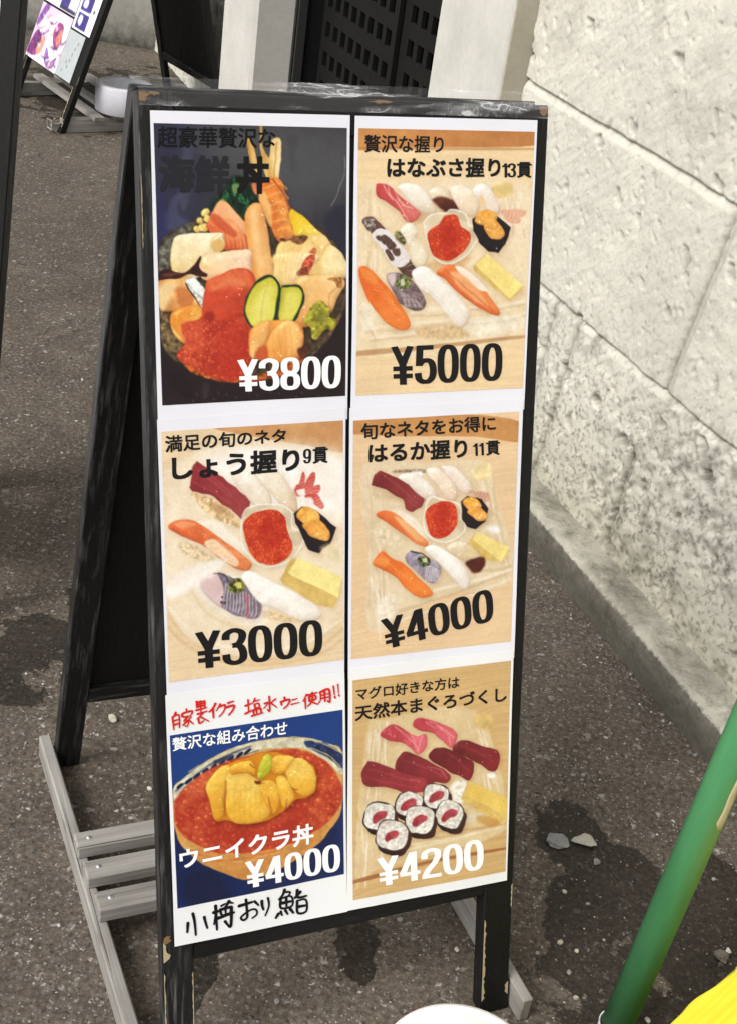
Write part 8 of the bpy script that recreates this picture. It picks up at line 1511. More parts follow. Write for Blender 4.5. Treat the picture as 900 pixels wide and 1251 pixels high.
 (_p("289.1 789.2 291.8 788.8 292.3 790.9 289.6 791.3"),(244,240,232),{'soft':1.5,'alpha':0.6}),
 (_p("309.5 797.1 312.3 796.7 312.8 798.8 310 799.2"),(190,180,170),{'soft':1.5,'alpha':0.6}),
 (_p("290.1 801.2 292.6 794.1 302.5 790.5 309.4 794.1 308.2 800.7 300.1 802.7 294.2 804.8"),(158,48,62),{'soft':2.2,'noise':0.2,'nsc':3,'g':(0,(178,74,84)),'wob':2}),
 (_p("289.2 813.3 288.9 822.8 286.6 831.2 281.5 838.7 271.7 839.6 262.3 836.2 253.2 831.6 246.9 822.9 247.2 813.5 249.5 805.2 254.6 797.9 264.2 796.8 273.5 800.1 282.8 804.6"),(44,24,26),{'soft':1.5,'sh':0.2,'g':(0,(78,42,40))}),
 (_p("285.8 805.6 285.5 815.4 283.2 823.9 278 831.5 268.1 832.5 258.5 829 249.2 824.3 242.8 815.5 243.2 805.9 245.5 797.5 250.7 790 260.4 788.9 269.9 792.3 279.3 796.9"),(62,50,54),{'soft':1}),
 (_p("284.4 806 284.2 815.1 282 823.1 277.1 830.1 267.8 831.1 258.9 827.8 250.2 823.4 244.2 815.2 244.5 806.2 246.7 798.3 251.5 791.3 260.7 790.3 269.5 793.5 278.3 797.7"),(214,206,196),{'soft':1.6,'noise':0.22,'nsc':3,'g':(60,(232,226,216))}),
 (_p("274.1 812.6 276.8 812.2 277.3 814.3 274.6 814.7"),(244,240,232),{'soft':1.5,'alpha':0.6}),
 (_p("252.4 818.7 255.1 818.3 255.5 820.4 252.9 820.8"),(190,180,170),{'soft':1.5,'alpha':0.6}),
 (_p("265.2 798.1 267.8 797.7 268.3 799.8 265.6 800.2"),(244,240,232),{'soft':1.5,'alpha':0.6}),
 (_p("271 820.1 273.7 819.7 274.2 821.8 271.5 822.2"),(190,180,170),{'soft':1.5,'alpha':0.6}),
 (_p("247.3 804.4 249.9 804.1 250.4 806.2 247.7 806.5"),(244,240,232),{'soft':1.5,'alpha':0.6}),
 (_p("276.3 805.7 279 805.3 279.5 807.4 276.8 807.8"),(190,180,170),{'soft':1.5,'alpha':0.6}),
 (_p("261.4 820.7 264.1 820.4 264.5 822.5 261.9 822.9"),(244,240,232),{'soft':1.5,'alpha':0.6}),
 (_p("255.6 793.7 258.2 793.4 258.7 795.5 256.1 795.9"),(190,180,170),{'soft':1.5,'alpha':0.6}),
 (_p("278.9 818.5 281.6 818.2 282.1 820.3 279.4 820.7"),(244,240,232),{'soft':1.5,'alpha':0.6}),
 (_p("252.6 812.9 255.3 812.5 255.8 814.6 253.1 815"),(190,180,170),{'soft':1.5,'alpha':0.6}),
 (_p("268.2 803 270.9 802.6 271.4 804.7 268.7 805.1"),(244,240,232),{'soft':1.5,'alpha':0.6}),
 (_p("269.4 826.4 272.1 826 272.6 828.2 269.9 828.6"),(190,180,170),{'soft':1.5,'alpha':0.6}),
 (_p("252.4 801.9 255.1 801.5 255.5 803.6 252.9 804"),(244,240,232),{'soft':1.5,'alpha':0.6}),
 (_p("274.8 810.5 277.4 810.1 277.9 812.3 275.3 812.6"),(190,180,170),{'soft':1.5,'alpha':0.6}),
 (_p("254.5 814.5 257 807.4 266.8 803.9 273.6 807.5 272.3 814 264.3 816 258.6 818"),(158,48,62),{'soft':2.2,'noise':0.2,'nsc':3,'g':(0,(178,74,84)),'wob':2}),
 (_p("354 779.1 363.7 759.4 420.7 793.8 421.9 819.6 412.5 824.8 387.9 808.4 356.4 781.9"),(214,176,96),{'soft':1.2,'smooth':0,'sh':0.14,'g':(70,(226,190,110)),'noise':0.08,'nsc':5}),
 (_p("358.5 775.4 364.4 758.8 421.9 794 421.8 818.4"),(236,196,98),{'soft':1.2,'smooth':0,'noise':0.03,'nsc':10}),
 (_p("378.4 806.6 407.5 819.1 398.2 826.6 378.8 815.9"),(198,140,66),{'soft':6,'alpha':0.7}),
 (_p("216.8 859.5 313.5 853.2 418.5 857.1 418.7 860.5 313.7 858.1 216.9 864.3"),(160,98,56),{'soft':2,'alpha':0.85,'wob':0.4}),
]
# ------------------------------------------------------------------ writing
_txt=bpy.data.curves.new('lettering','FONT'); _to=bpy.data.objects.new('lettering',_txt); col.objects.link(_to)
_txt.resolution_u=4; _txt.fill_mode='FRONT'
def text_verts(body,bold):
    _txt.body=body; _txt.size=1; _txt.offset=bold; _txt.extrude=0
    dg=bpy.context.evaluated_depsgraph_get(); dg.update()
    ev=_to.evaluated_get(dg); me=ev.to_mesh()
    n=len(me.vertices); co=np.zeros(n*3,'f'); me.vertices.foreach_get('co',co); fs=[list(p.vertices) for p in me.polygons]
    ev.to_mesh_clear(); return co.reshape(-1,3)[:,:2],fs
def put_text(parent,name,body,quad,rgb,bold,place,depth,m=None,wx=1.):
    co,fs=text_verts(body,0);
    k=1 if bold<=0 else 8                      # heavier strokes: the same glyphs laid down several times, a hair apart
    sh=[(0,0)]+[(bold*wx*cx_,bold*cy_) for cx_,cy_ in ((-1,-1),(1,-1),(1,1),(-1,1),(-1,0),(1,0),(0,1),(0,-1))] if bold>0 else [(0,0)]
    allc=np.concatenate([co+np.array(d_) for d_ in sh]); lo,hi=allc.min(0),allc.max(0); q=np.array(quad,float)
    mb=MB()
    for i,d_ in enumerate(sh):
        uv=(co+np.array(d_)-lo)/(hi-lo); u=uv[:,:1]; v=1-uv[:,1:]
        P=(q[0]*(1-u)+q[1]*u)*(1-v)+(q[3]*(1-u)+q[2]*u)*v
        mb.add([place(x,y,depth+i*.012) for x,y in P],fs)
    return mb.build(name,m or ink(rgb),parent)
GLY={'0':[('o',.25,.5,.172,.442)],'8':[('o',.25,.735,.158,.207),('o',.25,.27,.172,.212)],
'3':[('c',.075,.70,.10,.86,.25,.942,.40,.87,.415,.72,.34,.575,.21,.535),('c',.21,.53,.36,.50,.425,.32,.40,.13,.25,.058,.10,.13,.072,.31)],
'5':[('l',.06,.942,.44,.942),('l',.125,.985,.10,.47),('c',.10,.50,.2,.60,.36,.585,.425,.42,.415,.2,.33,.075,.2,.055,.095,.13,.07,.29)],
'2':[('c',.078,.67,.1,.87,.25,.942,.40,.87,.41,.70,.33,.50,.16,.27,.078,.06),('l',.005,.058,.49,.058)],
'4':[('l',.345,0,.345,1),('l',.315,.97,.06,.29),('l',.0,.27,.5,.27)],
'9':[('o',.25,.66,.172,.282),('c',.422,.66,.418,.32,.36,.1,.24,.055,.12,.1,.078,.25)],
'1':[('l',.30,0,.30,1),('c',.07,.78,.2,.82,.28,.97)],
'\u00a5':[('l',.07,1,.255,.52),('l',.44,1,.255,.52),('l',.255,.58,.255,0),('l',.03,.42,.48,.42),('l',.03,.225,.48,.225)]}
def put_price(parent,name,body,quad,rgb,place,depth):
    """condensed bold figures drawn with an upright broad pen"""
    mb=MB(); q=np.array(quad,float); wx,wy=.082,.060; pieces=[]; x0=0
    for ch in body:
        for g in GLY[ch]:
            t,v=g[0],np.array(g[1:])
            if t=='o':
                a=np.linspace(0,2*math.pi,41); co,si=np.cos(a),np.sin(a); e=2/2.7
                P=np.stack([v[0]+v[2]*np.sign(co)*abs(co)**e, v[1]+v[3]*np.sign(si)*abs(si)**e],1)
            else:
                K=v.reshape(-1,2); P=K if t=='l' else np.array([.5*(2*K[i]+(K[i+1]-K[max(i-1,0)])*u+(2*K[max(i-1,0)]-5*K[i]+4*K[i+1]-K[min(i+2,len(K)-1)])*u*u+(3*K[i]-3*K[i+1]+K[min(i+2,len(K)-1)]-K[max(i-1,0)])*u**3) for i in range(len(K)-1) for u in np.linspace(0,1,9)[:8]]+[K[-1]])
            T=np.gradient(P,axis=0); 
            if t=='o': T[0]=T[-1]=P[1]-P[-2]
            T/=np.linalg.norm(T,axis=1)[:,None]+1e-9; N=np.stack([-T[:,1]*wx,T[:,0]*wy],1)
            pieces.append((P+N+V(x0,0),P-N+V(x0,0)))
        x0+=.40 if ch=='1' else .535
    allp=np.concatenate([np.concatenate(p_) for p_ in pieces]); allp[:,1]=np.clip(allp[:,1],0,1); lo,hi=allp.min(0),allp.max(0)
    def m_(p_):
        u=(p_[0]-lo[0])/(hi[0]-lo[0]); v=1-(min(max(p_[1],0),1)-lo[1])/(hi[1]-lo[1])
        r=(q[0]*(1-u)+q[1]*u)*(1-v)+(q[3]*(1-u)+q[2]*u)*v; return r
    for i,(L,Rr) in enumerate(pieces):
        vs=[];fs=[]
        for a_,b_ in zip(L,Rr): vs+=[place(*m_(a_),depth+i*.008),place(*m_(b_),depth+i*.008)]
        for j in range(len(L)-1): fs.append([2*j,2*j+1,2*j+3,2*j+2])
        mb.add(vs,fs)
    return mb.build(name,ink(rgb),parent)
def ribbon(mb,pts,w,place,depth,seed):
    rs=np.random.RandomState(seed); P=np.array(pts,float)
    if len(P)>2:
        Q=[P[0]]
        for i in range(len(P)-1):
            a=P[max(i-1,0)];b=P[i];c=P[i+1];d=P[min(i+2,len(P)-1)]
            for t in (.2,.4,.6,.8,1.): Q.append(.5*(2*b+(c-a)*t+(2*a-5*b+4*c-d)*t*t+(3*b-3*c+d-a)*t**3))
        P=np.array(Q)
    else: P=np.array([P[0]+(P[1]-P[0])*t for t in np.linspace(0,1,6)])
    n=len(P); T=np.gradient(P,axis=0); T/=np.linalg.norm(T,axis=1)[:,None]+1e-9; N=np.stack([-T[:,1],T[:,0]],1)
    ww=w*(.75+.45*rs.rand())*(1.12-.35*np.linspace(0,1,n))*.5
    vs=[];fs=[]
    L=P+N*ww[:,None]; Rr=P-N*ww[:,None]
    for i in range(n): vs+=[L[i],Rr[i]]
    for i in range(n-1): fs.append([2*i,2*i+1,2*i+3,2*i+2])
    for e,sg in ((0,-1),(n-1,1)):
        b=len(vs); k=6; a0=math.atan2(N[e][1],N[e][0])
        for j in range(k+1):
            t=a0-sg*math.pi*j/k; vs.append(P[e]+ww[e]*V(math.cos(t),math.sin(t)))
        fs.append(list(range(b,b+k+1)))
    mb.add([place(x,y,depth) for x,y in vs],fs)

# ------------------------------------------------------------------ A-frame signs
def wave(x,y):      # the laminated sheets do not lie quite flat
    return .9+.55*np.sin(x/47+.6)*np.sin(y/61+1.)+.3*np.sin((x+.6*y)/23.)
def face_pt(O,a,b,n,wv=False):
    return lambda x,y,d: O+a*(x/1000)-b*(y/1000)+n*((d+(wave(x,y) if wv else 0))/1000)
def a_frame(root,O,a,b,n,W0,W1,vtop,vb0,vb1,tilt_b,gap,skew,stw,inset=0,tape=True,thick=22):
    """front frame in the plane (O,a,b,n), mm; back frame hinged behind it"""
    mm=.001
    vend=lambda d:(O[2]+d*mm*n[2])/b[2]*1000-1.5
    def foot(lo,hi):
        def c(sx,sy,sz):
            return (0, (vend(hi[2]*1000 if sz else lo[2]*1000)*mm-hi[1]) if sy else 0, 0)
        return c
    def stile(x0,x1,chips):
        mb=MB(); lo=(x0*mm,vtop*mm,-thick*mm); hi=(x1*mm,vend(-thick/2)*mm,0)
        mb.frame(O,a,-b,n,lo,hi,.0016,0,foot(lo,hi))
        rs=random.Random(x0)
        for (xa,v0,v1,wd_) in chips:      # paint worn off an arris, a skin of bare wood
            nn=int((v1-v0)/4); vs=[];fs=[]
            for i in range(nn+1):
                v=v0+(v1-v0)*i/nn; w=wd_*rs.uniform(.25,1.)*(0.2 if i in(0,nn) else 1)
                sgn=1 if xa<(x0+x1)/2 else -1
                vs+=[O+a*(xa+sgn*1.2)*mm-b*v*mm+n*.4*mm, O+a*(xa+sgn*(1.3+w))*mm-b*v*mm+n*.4*mm]
            for i in range(nn): fs.append([2*i,2*i+1,2*i+3,2*i+2])
            mb.add(vs,fs,None,1)
        return mb
    L0=vend(0)
    stile(W0,W0+stw[0],[(W0,vb1-30,vb1-5,10),(W0,930,L0-10,1.8),(W0,60,130,.9),(W0+stw[0],935,L0-5,1.4)]).build('leg',[M['black_edge'],M['bare']],root)
    stile(W1-stw[1],W1,[(W1-stw[1],955,L0-20,4.5),(W1,912,945,2),(W1,L0-40,L0-22,6)]).build('leg',[M['black'],M['bare']],root)
    def rail(name,v0,v1,m,parent=root,d0=-thick+1,d1=-.6):
        mb=MB(); mb.frame(O,a,-b,n,((W0+stw[0])*mm,v0*mm,d0*mm),((W1-stw[1])*mm,v1*mm,d1*mm),.0016); return mb.build(name,m,parent)
    rail('top_rail',vtop+.3,vtop+38,M['black']); rail('bottom_rail',vb0,vb1,M['black'])
    mb=MB(); mb.frame(O,a,-b,n,((W0+stw[0]-.2)*mm,(vtop+38)*mm,-15*mm),((W1-stw[1]+.2)*mm,vb0*mm,-2*mm),.0005); mb.build('front_board',M['black_flat'],root)
    if tape:           # bare timber where the corners have rubbed through
        rs=random.Random(9)
        for cx_,cy_,w_,h_ in ((W0+4,vtop+5,9,8),(W0+16,vtop+3,7,2.5),(W1-6,vtop+5,9,7),(W0+250,vtop+3,16,2),(W0+5,vb1-33,7,5)):
            mb=MB(); pts=[(cx_+w_*rs.uniform(.35,1.1)*math.cos(i*math.pi/11),cy_+h_*rs.uniform(.35,1.1)*math.sin(i*math.pi/11)) for i in range(22)]
            pts=[(min(max(x,W0+1.3),W1-1.3),max(y,vtop+1.3)) for x,y in pts]
            mb.add([O+a*x*mm-b*y*mm+n*.5*mm for x,y in pts][::-1],[list(range(22))]); mb.build('rubbed_patch',M['tan'],root)
    # back frame
    bk=np.cross(ZV,a); top=O-b*(vtop*mm); 
    T=V(O[0],O[1],0)+bk*gap+ZV*(top[2]-.004)
    db=nrm(bk*math.sin(tilt_b)-ZV*math.cos(tilt_b)+a*skew); nb=nrm(np.cross(a,db)); nb=nb if nb@bk>0 else -nb
    eb=nrm(np.cross(db,nb)); eb=eb if eb@a>0 else -eb
    Lb=T[2]/-db[2]
    bw0,bw1=(W0+inset)*mm,(W1-inset)*mm
    def bst(x0,x1):
        mb=MB(); lo=(x0,0,-thick*mm); hi=(x1,Lb-.003,0)
        mb.frame(T,eb,db,nb,lo,hi,.0016,0,lambda sx,sy,sz:(0,((T[2]+(0 if sz else -thick*mm)*nb[2]+ (x1 if sx else x0)*eb[2])/-db[2]-.0015-hi[1]) if sy else 0,0)); return mb
    bst(bw0,bw0+.036).build('back_leg',M['black_edge'],root); bst(bw1-.036,bw1).build('back_leg',M['black'],root)
    for nm,v0,v1 in (('back_top_rail',.0,.036),('back_bottom_rail',.895,.925)):
        mb=MB(); mb.frame(T,eb,db,nb,(bw0+.0362,v0,-thick*mm+.001),(bw1-.0362,v1,-.001),.0016); mb.build(nm,M['black_edge'],root)
    mb=MB(); mb.frame(T,eb,db,nb,(bw0+.036,.036,-.013),(bw1-.036,.895,-.004),.0005); mb.build('back_board',M['black_flat'],root)
    mb=MB(); mb.frame(V(top[0],top[1],0)-bk*.0,a,bk,ZV,((W0+3)*mm,.0235,top[2]-.035),((W1-3)*mm,max(gap-.021,.026),top[2]-.003),.0015); mb.build('top_spacer',M['black_edge'],root)
    # hinges joining both frames at the top
    for x in (W0+70,W1-70):
        mb=MB(); mb.frame(top+n*(-thick*mm),a,bk,ZV,(x*mm-.02,-.004,-.014),(x*mm+.02,max(gap-.03,.012),-.006),.001); mb.build('hinge',M['greymetal'],root)
    return dict(T=T,db=db,nb=nb,eb=eb,top=top,bk=bk)
# --- the menu sign in front
sx0,sx1=-12.5,433.5
sgn=empty('a_frame_sign',V(S0[0],S0[1],0)+SA*.21,'large black A-frame menu sign covered with six seafood price posters, standing in the foreground','A-frame sign','black A-frame signs')
info=a_frame(sgn,S0,SA,SB,SN,sx0,sx1,-17.5,886,921,math.atan2(.213,1.05),.043,-.0235,(36,40))
place=face_pt(S0,SA,SB,SN,True)
# clear tape wrapped over the top edge
def tape_strip(name,x0,x1,seed):
    n1=int((x1-x0)/3); prof=[(-17.5+14,.0009),(-17.5+5,.0009),(-17.5,.0007)]
    rows=[]; rs=np.random.RandomState(seed); xs=np.linspace(x0,x1,n1)
    wr=lambda k,amp:(fbm(xs/14,xs*0+k,seed,3)-.35)*amp
    for k,(v,d) in enumerate(prof): rows.append(np.array([face_pt(S0,SA,SB,SN)(x,v,1.3+q) for x,q in zip(xs,wr(k*.7,1.5))]))
    for k,t in enumerate((-.2,.1,.4,.7,1.0)):
        rows.append(np.array([S0+SA*x*.001-SB*(-.0175)+SN*.001*(1-t)*.0+info['bk']*(.002+.041*max(t,0))+ZV*(.0016+q*.001) for x,q in zip(xs,wr(3+k*.7,1.6))]))
    P=np.array(rows); o=grid_mesh(name,P,None,M['wrap'],sgn)
    at=o.data.attributes.new('lc','FLOAT_VECTOR','POINT')
    lc=np.stack([np.tile(xs*.001,(len(rows),1))+seed,np.tile(np.arange(len(rows))[:,None]*.008,(1,n1)),np.zeros((len(rows),n1))],-1)
    at.data.foreach_set('vector',lc.astype('f').ravel()); return o
tape_strip('clear_tape',-11,432,5)
PLAB={'A':'poster of a seafood rice bowl on dark background','B':'poster of thirteen sushi pieces on a glass plate','C':'poster of nine sushi pieces on a round plate','D':'poster of eleven sushi pieces on a square plate','E':'poster of a roe and sea urchin bowl on blue, with handwritten strips','F':'poster of tuna sushi and six small rolls'}
DEP={'A':.7,'B':.8,'C':1.5,'D':1.7,'E':2.5,'F':2.6}
for k in 'ABCDEF':
    d=POSTERS[k]; q=np.array(d['sheet']); dz=DEP[k]
    # sheet of paper, very slightly wavy
    nx,ny=48,66; u,v=np.meshgrid(np.linspace(0,1,nx),np.linspace(0,1,ny)); u=u[...,None]; v=v[...,None]
    Pm=(q[0]*(1-u)+q[1]*u)*(1-v)+(q[3]*(1-u)+q[2]*u)*v
    def onb(Pm,dep): return S0+SA*(Pm[...,:1]/1000)-SB*(Pm[...,1:]/1000)+SN*((dep+wave(Pm[...,:1],Pm[...,1:]))/1000)
    sheet=grid_mesh('poster',onb(Pm,dz),None,M['paper' if k in 'ABCD' else 'paper2'],sgn,smooth=False); tag(sheet,PLAB[k])
    at=sheet.data.attributes.new('lc','FLOAT_VECTOR','POINT'); at.data.foreach_set('vector',np.concatenate([Pm/1000+ord(k),Pm[...,:1]*0],-1).astype('f').ravel())
    sheet.modifiers.new('thickness','SOLIDIFY').thickness=.0003
    bgc,wood=d['bg']; cv=Canvas(d['photo'],.85,bgc,wood,ord(k)*31)
    for pts,c,o in d['shapes']: cv.shape(pts,c,**o)
    grid_mesh('photo_print',onb(np.stack([cv.X,cv.Y],-1),dz+.3),cv.finish(),M['print'],sheet,smooth=False)
    for t,qd,c,bold in d['texts']:
        if t[0] in '¥19': put_price(sheet,'price_lettering' if t[0]=='¥' else 'count_lettering',t,qd,c,place,dz+.6)
        else: put_text(sheet,'dish_lettering',t,qd,c,bold*1.85,place,dz+.6)
    for key,w,c in (('red',2.3,(206,40,34)),('black',3.4,(14,14,16))):
        if key in d:
            mb=MB()
            for i,s_ in enumerate(d[key]): ribbon(mb,s_,w,place,dz+.6+i*.004,i)
            mb.build('handwriting',ink(c),sheet)

# ------------------------------------------------------------------ wooden bases
def base_frame(root,O,a,bk,spec,planks,nails=True):
    for (x0,x1,x0b,x1b,s0,s1,h) in spec:   # runner: x at the front, x at the back
        mb=MB(); mb.frame(O,a,bk,ZV,(x0,s0,.0005),(x1,s1,h),.002,0,lambda sx,sy,sz,A=(x0b-x0),B=(x1b-x1):((B if sx else A) if sy else 0,0,0)); mb.build('runner',M['lumber'],root)
    for (x0,x1,s0,s1,z0,z1) in planks:
        mb=MB(); mb.frame(O,a,bk,ZV,(x0,s0,z0),(x1,s1,z1),.0018); pk=mb.build('cross_plank',M['lumber'],root)
        if nails:
            for xn in (x0+.018,x1-.018):
                mb=MB(); c=O+a*xn+bk*(s0*.45+s1*.55)+ZV*z1; lathe(mb,c,[(.0,.0016),(.0028,.0014),(.0036,.0006),(.0036,-.001)],12); mb.build('nail',M['nail'],pk)
SG=V(S0[0],S0[1],0); SBK=np.cross(ZV,SA)
bs=empty('timber_base',SG+SA*.2-SBK*.05,'weathered grey timber base with three cross planks under the foreground menu sign','timber base','grey timber bases')
base_frame(bs,SG,SA,SBK,[(-.044,-.026,-.0555,-.039,-.357,.2685,.04),(.4375,.4525,.428,.4425,-.357,.262,.04)],[(-.048,.448,.012,.0425,.0405,.0605),(-.046,.448,-.042,-.0105,.0405,.0605),(-.043,.448,-.1005,-.068,.0405,.064)])
# ------------------------------------------------------------------ second sign, far left
y2=R(-52.19); t2=R(20.16)
A2=V(math.cos(y2),math.sin(y2),0); N2=V(math.sin(y2),-math.cos(y2),0)
B2=math.cos(t2)*ZV-math.sin(t2)*N2; F2=V(-1.301,4.584,0); O2=F2+B2*1.124; N2f=np.cross(A2,B2)
s2=empty('a_frame_sign',F2-A2*.24,'distant black A-frame sign with faded purple food posters, near the grey end wall','A-frame sign','black A-frame signs')
inf2=a_frame(s2,O2,A2,B2,N2f,-480,8,0,925,957,R(12.2),.05,0,(26,26),tape=False)
p2=face_pt(O2,A2,B2,N2f)
def poster2(x0,x1,u0,u1,lab,bgc,shapes,dz,mt='paper2'):
    q=[(x0,1124-u1),(x1,1124-u1),(x1,1124-u0),(x0,1124-u0)]
    cv=Canvas(q,4,bgc,0,int(u0))
    for pts,c,o in shapes: cv.shape([(x,1124-u) for x,u in pts],c,**o)
    P=O2+A2*(cv.X/1000)[...,None]-B2*(cv.Y/1000)[...,None]+N2f*dz/1000
    o=grid_mesh('poster',P,cv.finish(),M['print'],s2,smooth=False); tag(o,lab); o.modifiers.new('thickness','SOLIDIFY').thickness=.0003; return o
PU=(150,80,150); WHT=(246,242,250)
poster2(-475,-188,168,372,'faded purple poster of two bowls',(214,190,222),[
 ([(-475,168),(-188,168),(-200,215),(-400,200)],WHT,dict(soft=12)),
 ([(-475,190),(-455,260),(-420,275),(-385,250),(-370,205),(-410,180),(-460,178)],(126,56,120),dict(soft=5,noise=.5,nsc=12)),
 ([(-405,205),(-380,260),(-355,255),(-360,205),(-385,190)],(228,150,130),dict(soft=5,noise=.4,nsc=9)),
 ([(-440,290),(-380,340),(-350,330),(-400,270)],(250,246,250),dict(soft=6)),
 ([(-475,300),(-440,372),(-400,372),(-450,290)],(140,90,160),dict(soft=8,noise=.4,nsc=10)),
 ([(-370,190),(-330,240),(-300,200),(-335,172)],WHT,dict(soft=5)),
 ([(-340,250),(-330,350),(-230,365),(-195,330),(-200,230),(-260,195),(-315,205)],WHT,dict(soft=6)),
 ([(-310,300),(-290,335),(-240,330),(-225,270),(-245,240),(-285,260)],(150,70,130),dict(soft=5,noise=.5,nsc=10)),
 ([(-270,290),(-240,320),(-225,280),(-250,255)],(232,140,120),dict(soft=5,noise=.4,nsc=8)),
 ([(-320,235),(-260,200),(-215,225),(-225,180),(-270,170),(-315,195)],(150,100,165),dict(soft=6,noise=.4,nsc=9))]+[([(x,y),(x+12+(k*7)%23,y+((k*13)%30)-15),(x+26+(k*5)%19,y+((k*17)%44)-22)],[(110,50,110),(250,246,252),(226,150,130),(176,120,180),(84,70,110)][k%5],dict(w=5+(k*3)%7,soft=4,alpha=.75)) for k,x,y in [(k,-470+(k*61)%265,185+(k*43)%170) for k in range(34)]],.7)
poster2(-186,-50,171,338,'pale grey price strip',(176,184,186),[([(x,u),(x+4,u+8),(x+7,u),(x+3,u-8)],(96,100,104),dict(soft=3,alpha=.8)) for x,u in ((-150,195),(-120,215),(-112,240),(-108,262),(-100,285),(-88,305),(-135,230))],.7)
poster2(-475,-188,380,700,'white poster with dark blue blocks and text boxes',(240,240,248),[
 ([(-475,380),(-340,380),(-335,460),(-470,470)],(246,246,250),dict(soft=3,smooth=0)),
 ([(-332,385),(-260,385),(-255,440),(-330,440)],(76,66,140),dict(soft=4,smooth=0,noise=.3)),
 ([(-330,382),(-190,382),(-190,396),(-330,396)],(70,64,100),dict(soft=4,smooth=0)),
 ([(-475,500),(-200,500),(-200,660),(-470,660)],(140,90,150),dict(soft=6,noise=.5,nsc=20))],.7)
poster2(-182,-24,345,700,'white poster with two dark blue picture blocks',(244,243,250),[
 ([(-165,352),(-75,352),(-75,408),(-165,408)],(70,62,140),dict(soft=3,smooth=0,noise=.2)),
 ([(-150,372),(-125,365),(-120,395),(-145,400)],(226,224,240),dict(soft=3)),
 ([(-165,415),(-75,418),(-75,470),(-165,470)],(70,62,140),dict(soft=3,smooth=0,noise=.2)),
 ([(-150,430),(-120,428),(-118,455),(-145,460)],(226,224,240),dict(soft=3)),
 ([(-60,428),(-52,436),(-44,428),(-52,420)],(50,50,60),dict(soft=3))],.7)
BK2=np.cross(ZV,A2)
b2=empty('timber_base',F2-A2*.2+BK2*.15,'distant grey timber base with planks under the purple poster sign','timber base','grey timber bases')
base_frame(b2,F2,A2,BK2,[(-.024,.004,-.024,.004,.012,.42,.05),(-.505,-.477,-.505,-.477,.012,.42,.05)],[(-.55,.045,.115,.155,.0505,.066),(-.55,.03,.20,.235,.0505,.066),(-.55,.045,.31,.35,.0505,.066)],False)
mb=MB()
for lo_,hi_ in (((-.058,-.030,.012),(-.054,-.024,.046)),((-.016,-.030,.012),(-.012,-.024,.046)),((-.0538,-.0298,.012),(-.0162,-.0242,.016)),((-.0538,-.0298,.042),(-.0162,-.0242,.046))): mb.frame(F2+A2*.022-BK2*.0,A2,BK2,ZV,lo_,hi_,.001)
mb.frame(F2+A2*.022,A2,BK2,ZV,(-.040,-.0238,.02),(-.030,.0115,.032),.001)
mb.build('foot_bracket',M['lumber'],b2)
# white tub standing on that base
tc=F2+BK2*.225-A2*.055+ZV*.0665+V(.045,.0,0)
tb=empty('tub',tc,'round white plastic tub standing on the distant grey timber base','tub')
def white_plastic(name,c,r=.4):
    m,n,l,p=mat(name,c,r,.4); P=nd(n,'ShaderNodeTexCoord').outputs['Object']
    a=noise(n,l,P,12,4); l.new(mixc(n,l,1.,c+(1,),ramp(n,l,a,[(.3,g1(.84)),(.7,g1(1.04))]),'MULTIPLY'),p.inputs['Base Color']); return m
M['tub']=white_plastic('grey white plastic',(.60,.60,.65)); M['white']=white_plastic('bright white plastic',(.88,.88,.88),.3)
mb=MB(); lathe(mb,tc,[(.0,.0),(.101,.0),(.104,.003),(.104,.094),(.101,.098),(.080,.098),(.077,.095),(.076,.055),(.072,.050),(0,.050)],56); mb.build('tub_body',M['tub'],tb)
# ------------------------------------------------------------------ third sign, cut by the left edge
a3y=R(-10); A3=V(math.cos(a3y),math.sin(a3y),0); N3=V(math.sin(a3y),-math.cos(a3y),0); t3=R(10.0)
B3=math.cos(t3)*ZV-math.sin(t3)*N3; N3f=np.cross(A3,B3); O3=V(-.584,1.903,.985)-A3*.012+B3*.10
s3=empty('a_frame_sign',V(O3[0],O3[1],0)-A3*.2,'black A-frame sign cut off by the left edge, only its dark side post in view','A-frame sign','black A-frame signs')
a_frame(s3,O3,A3,B3,N3f,-450,0,0,900,935,R(10),.045,0,(38,38),inset=190,tape=False)
q=[(-440,20),(-30,20),(-30,890),(-440,890)]
mb=MB(); mb.frame(O3,A3,-B3,N3f,(-.44,.02,.0004),(-.031,.89,.0008),.0001); tag(mb.build('poster',M['paper2'],s3),'pale poster sheet')

# ------------------------------------------------------------------ green pole with its white foot
PB=V(.413,1.119,0)
gp=empty('green_pole',PB,'shiny green coated pole with a cream tape remnant, standing before the kerb','pole')
def greenm():
    m,n,l,p=mat('green coated tube',S8(74,136,92),.5,.35)
    P=nd(n,'ShaderNodeTexCoord').outputs['Object']
    a=noise(n,l,mapping(n,l,P,(40,40,5)),1,4); c=noise(n,l,P,170,3,.7)
    cc=mixc(n,l,1.,S8(72,136,90),ramp(n,l,a,[(.3,g1(.84)),(.7,g1(1.08))]),'MULTIPLY')
    cc=mixc(n,l,ramp(n,l,c,[(.70,g1(0)),(.76,g1(.35))]),cc,S8(150,170,150))
    l.new(cc,p.inputs['Base Color']); l.new(ramp(n,l,a,[(.3,g1(.34)),(.7,g1(.52))]),p.inputs['Roughness']); return m
M['green']=greenm()
PA=nrm(V(.052,.01,1))
mb=MB(); lathe(mb,PB,[(.0,.004),(.0205,.004),(.0205,.5),(.0205,1.0),(.0205,1.52),(.021,1.528),(0,1.53)],40,PA); mb.build('tube',M['green'],gp)
mb=MB(); lathe(mb,PB,[(.0225,.0005),(.0225,.003),(.0222,.005),(.0220,.010),(.0216,.012),(.0236,.012)],40,PA); mb.build('foot_cap',M['white'],gp)
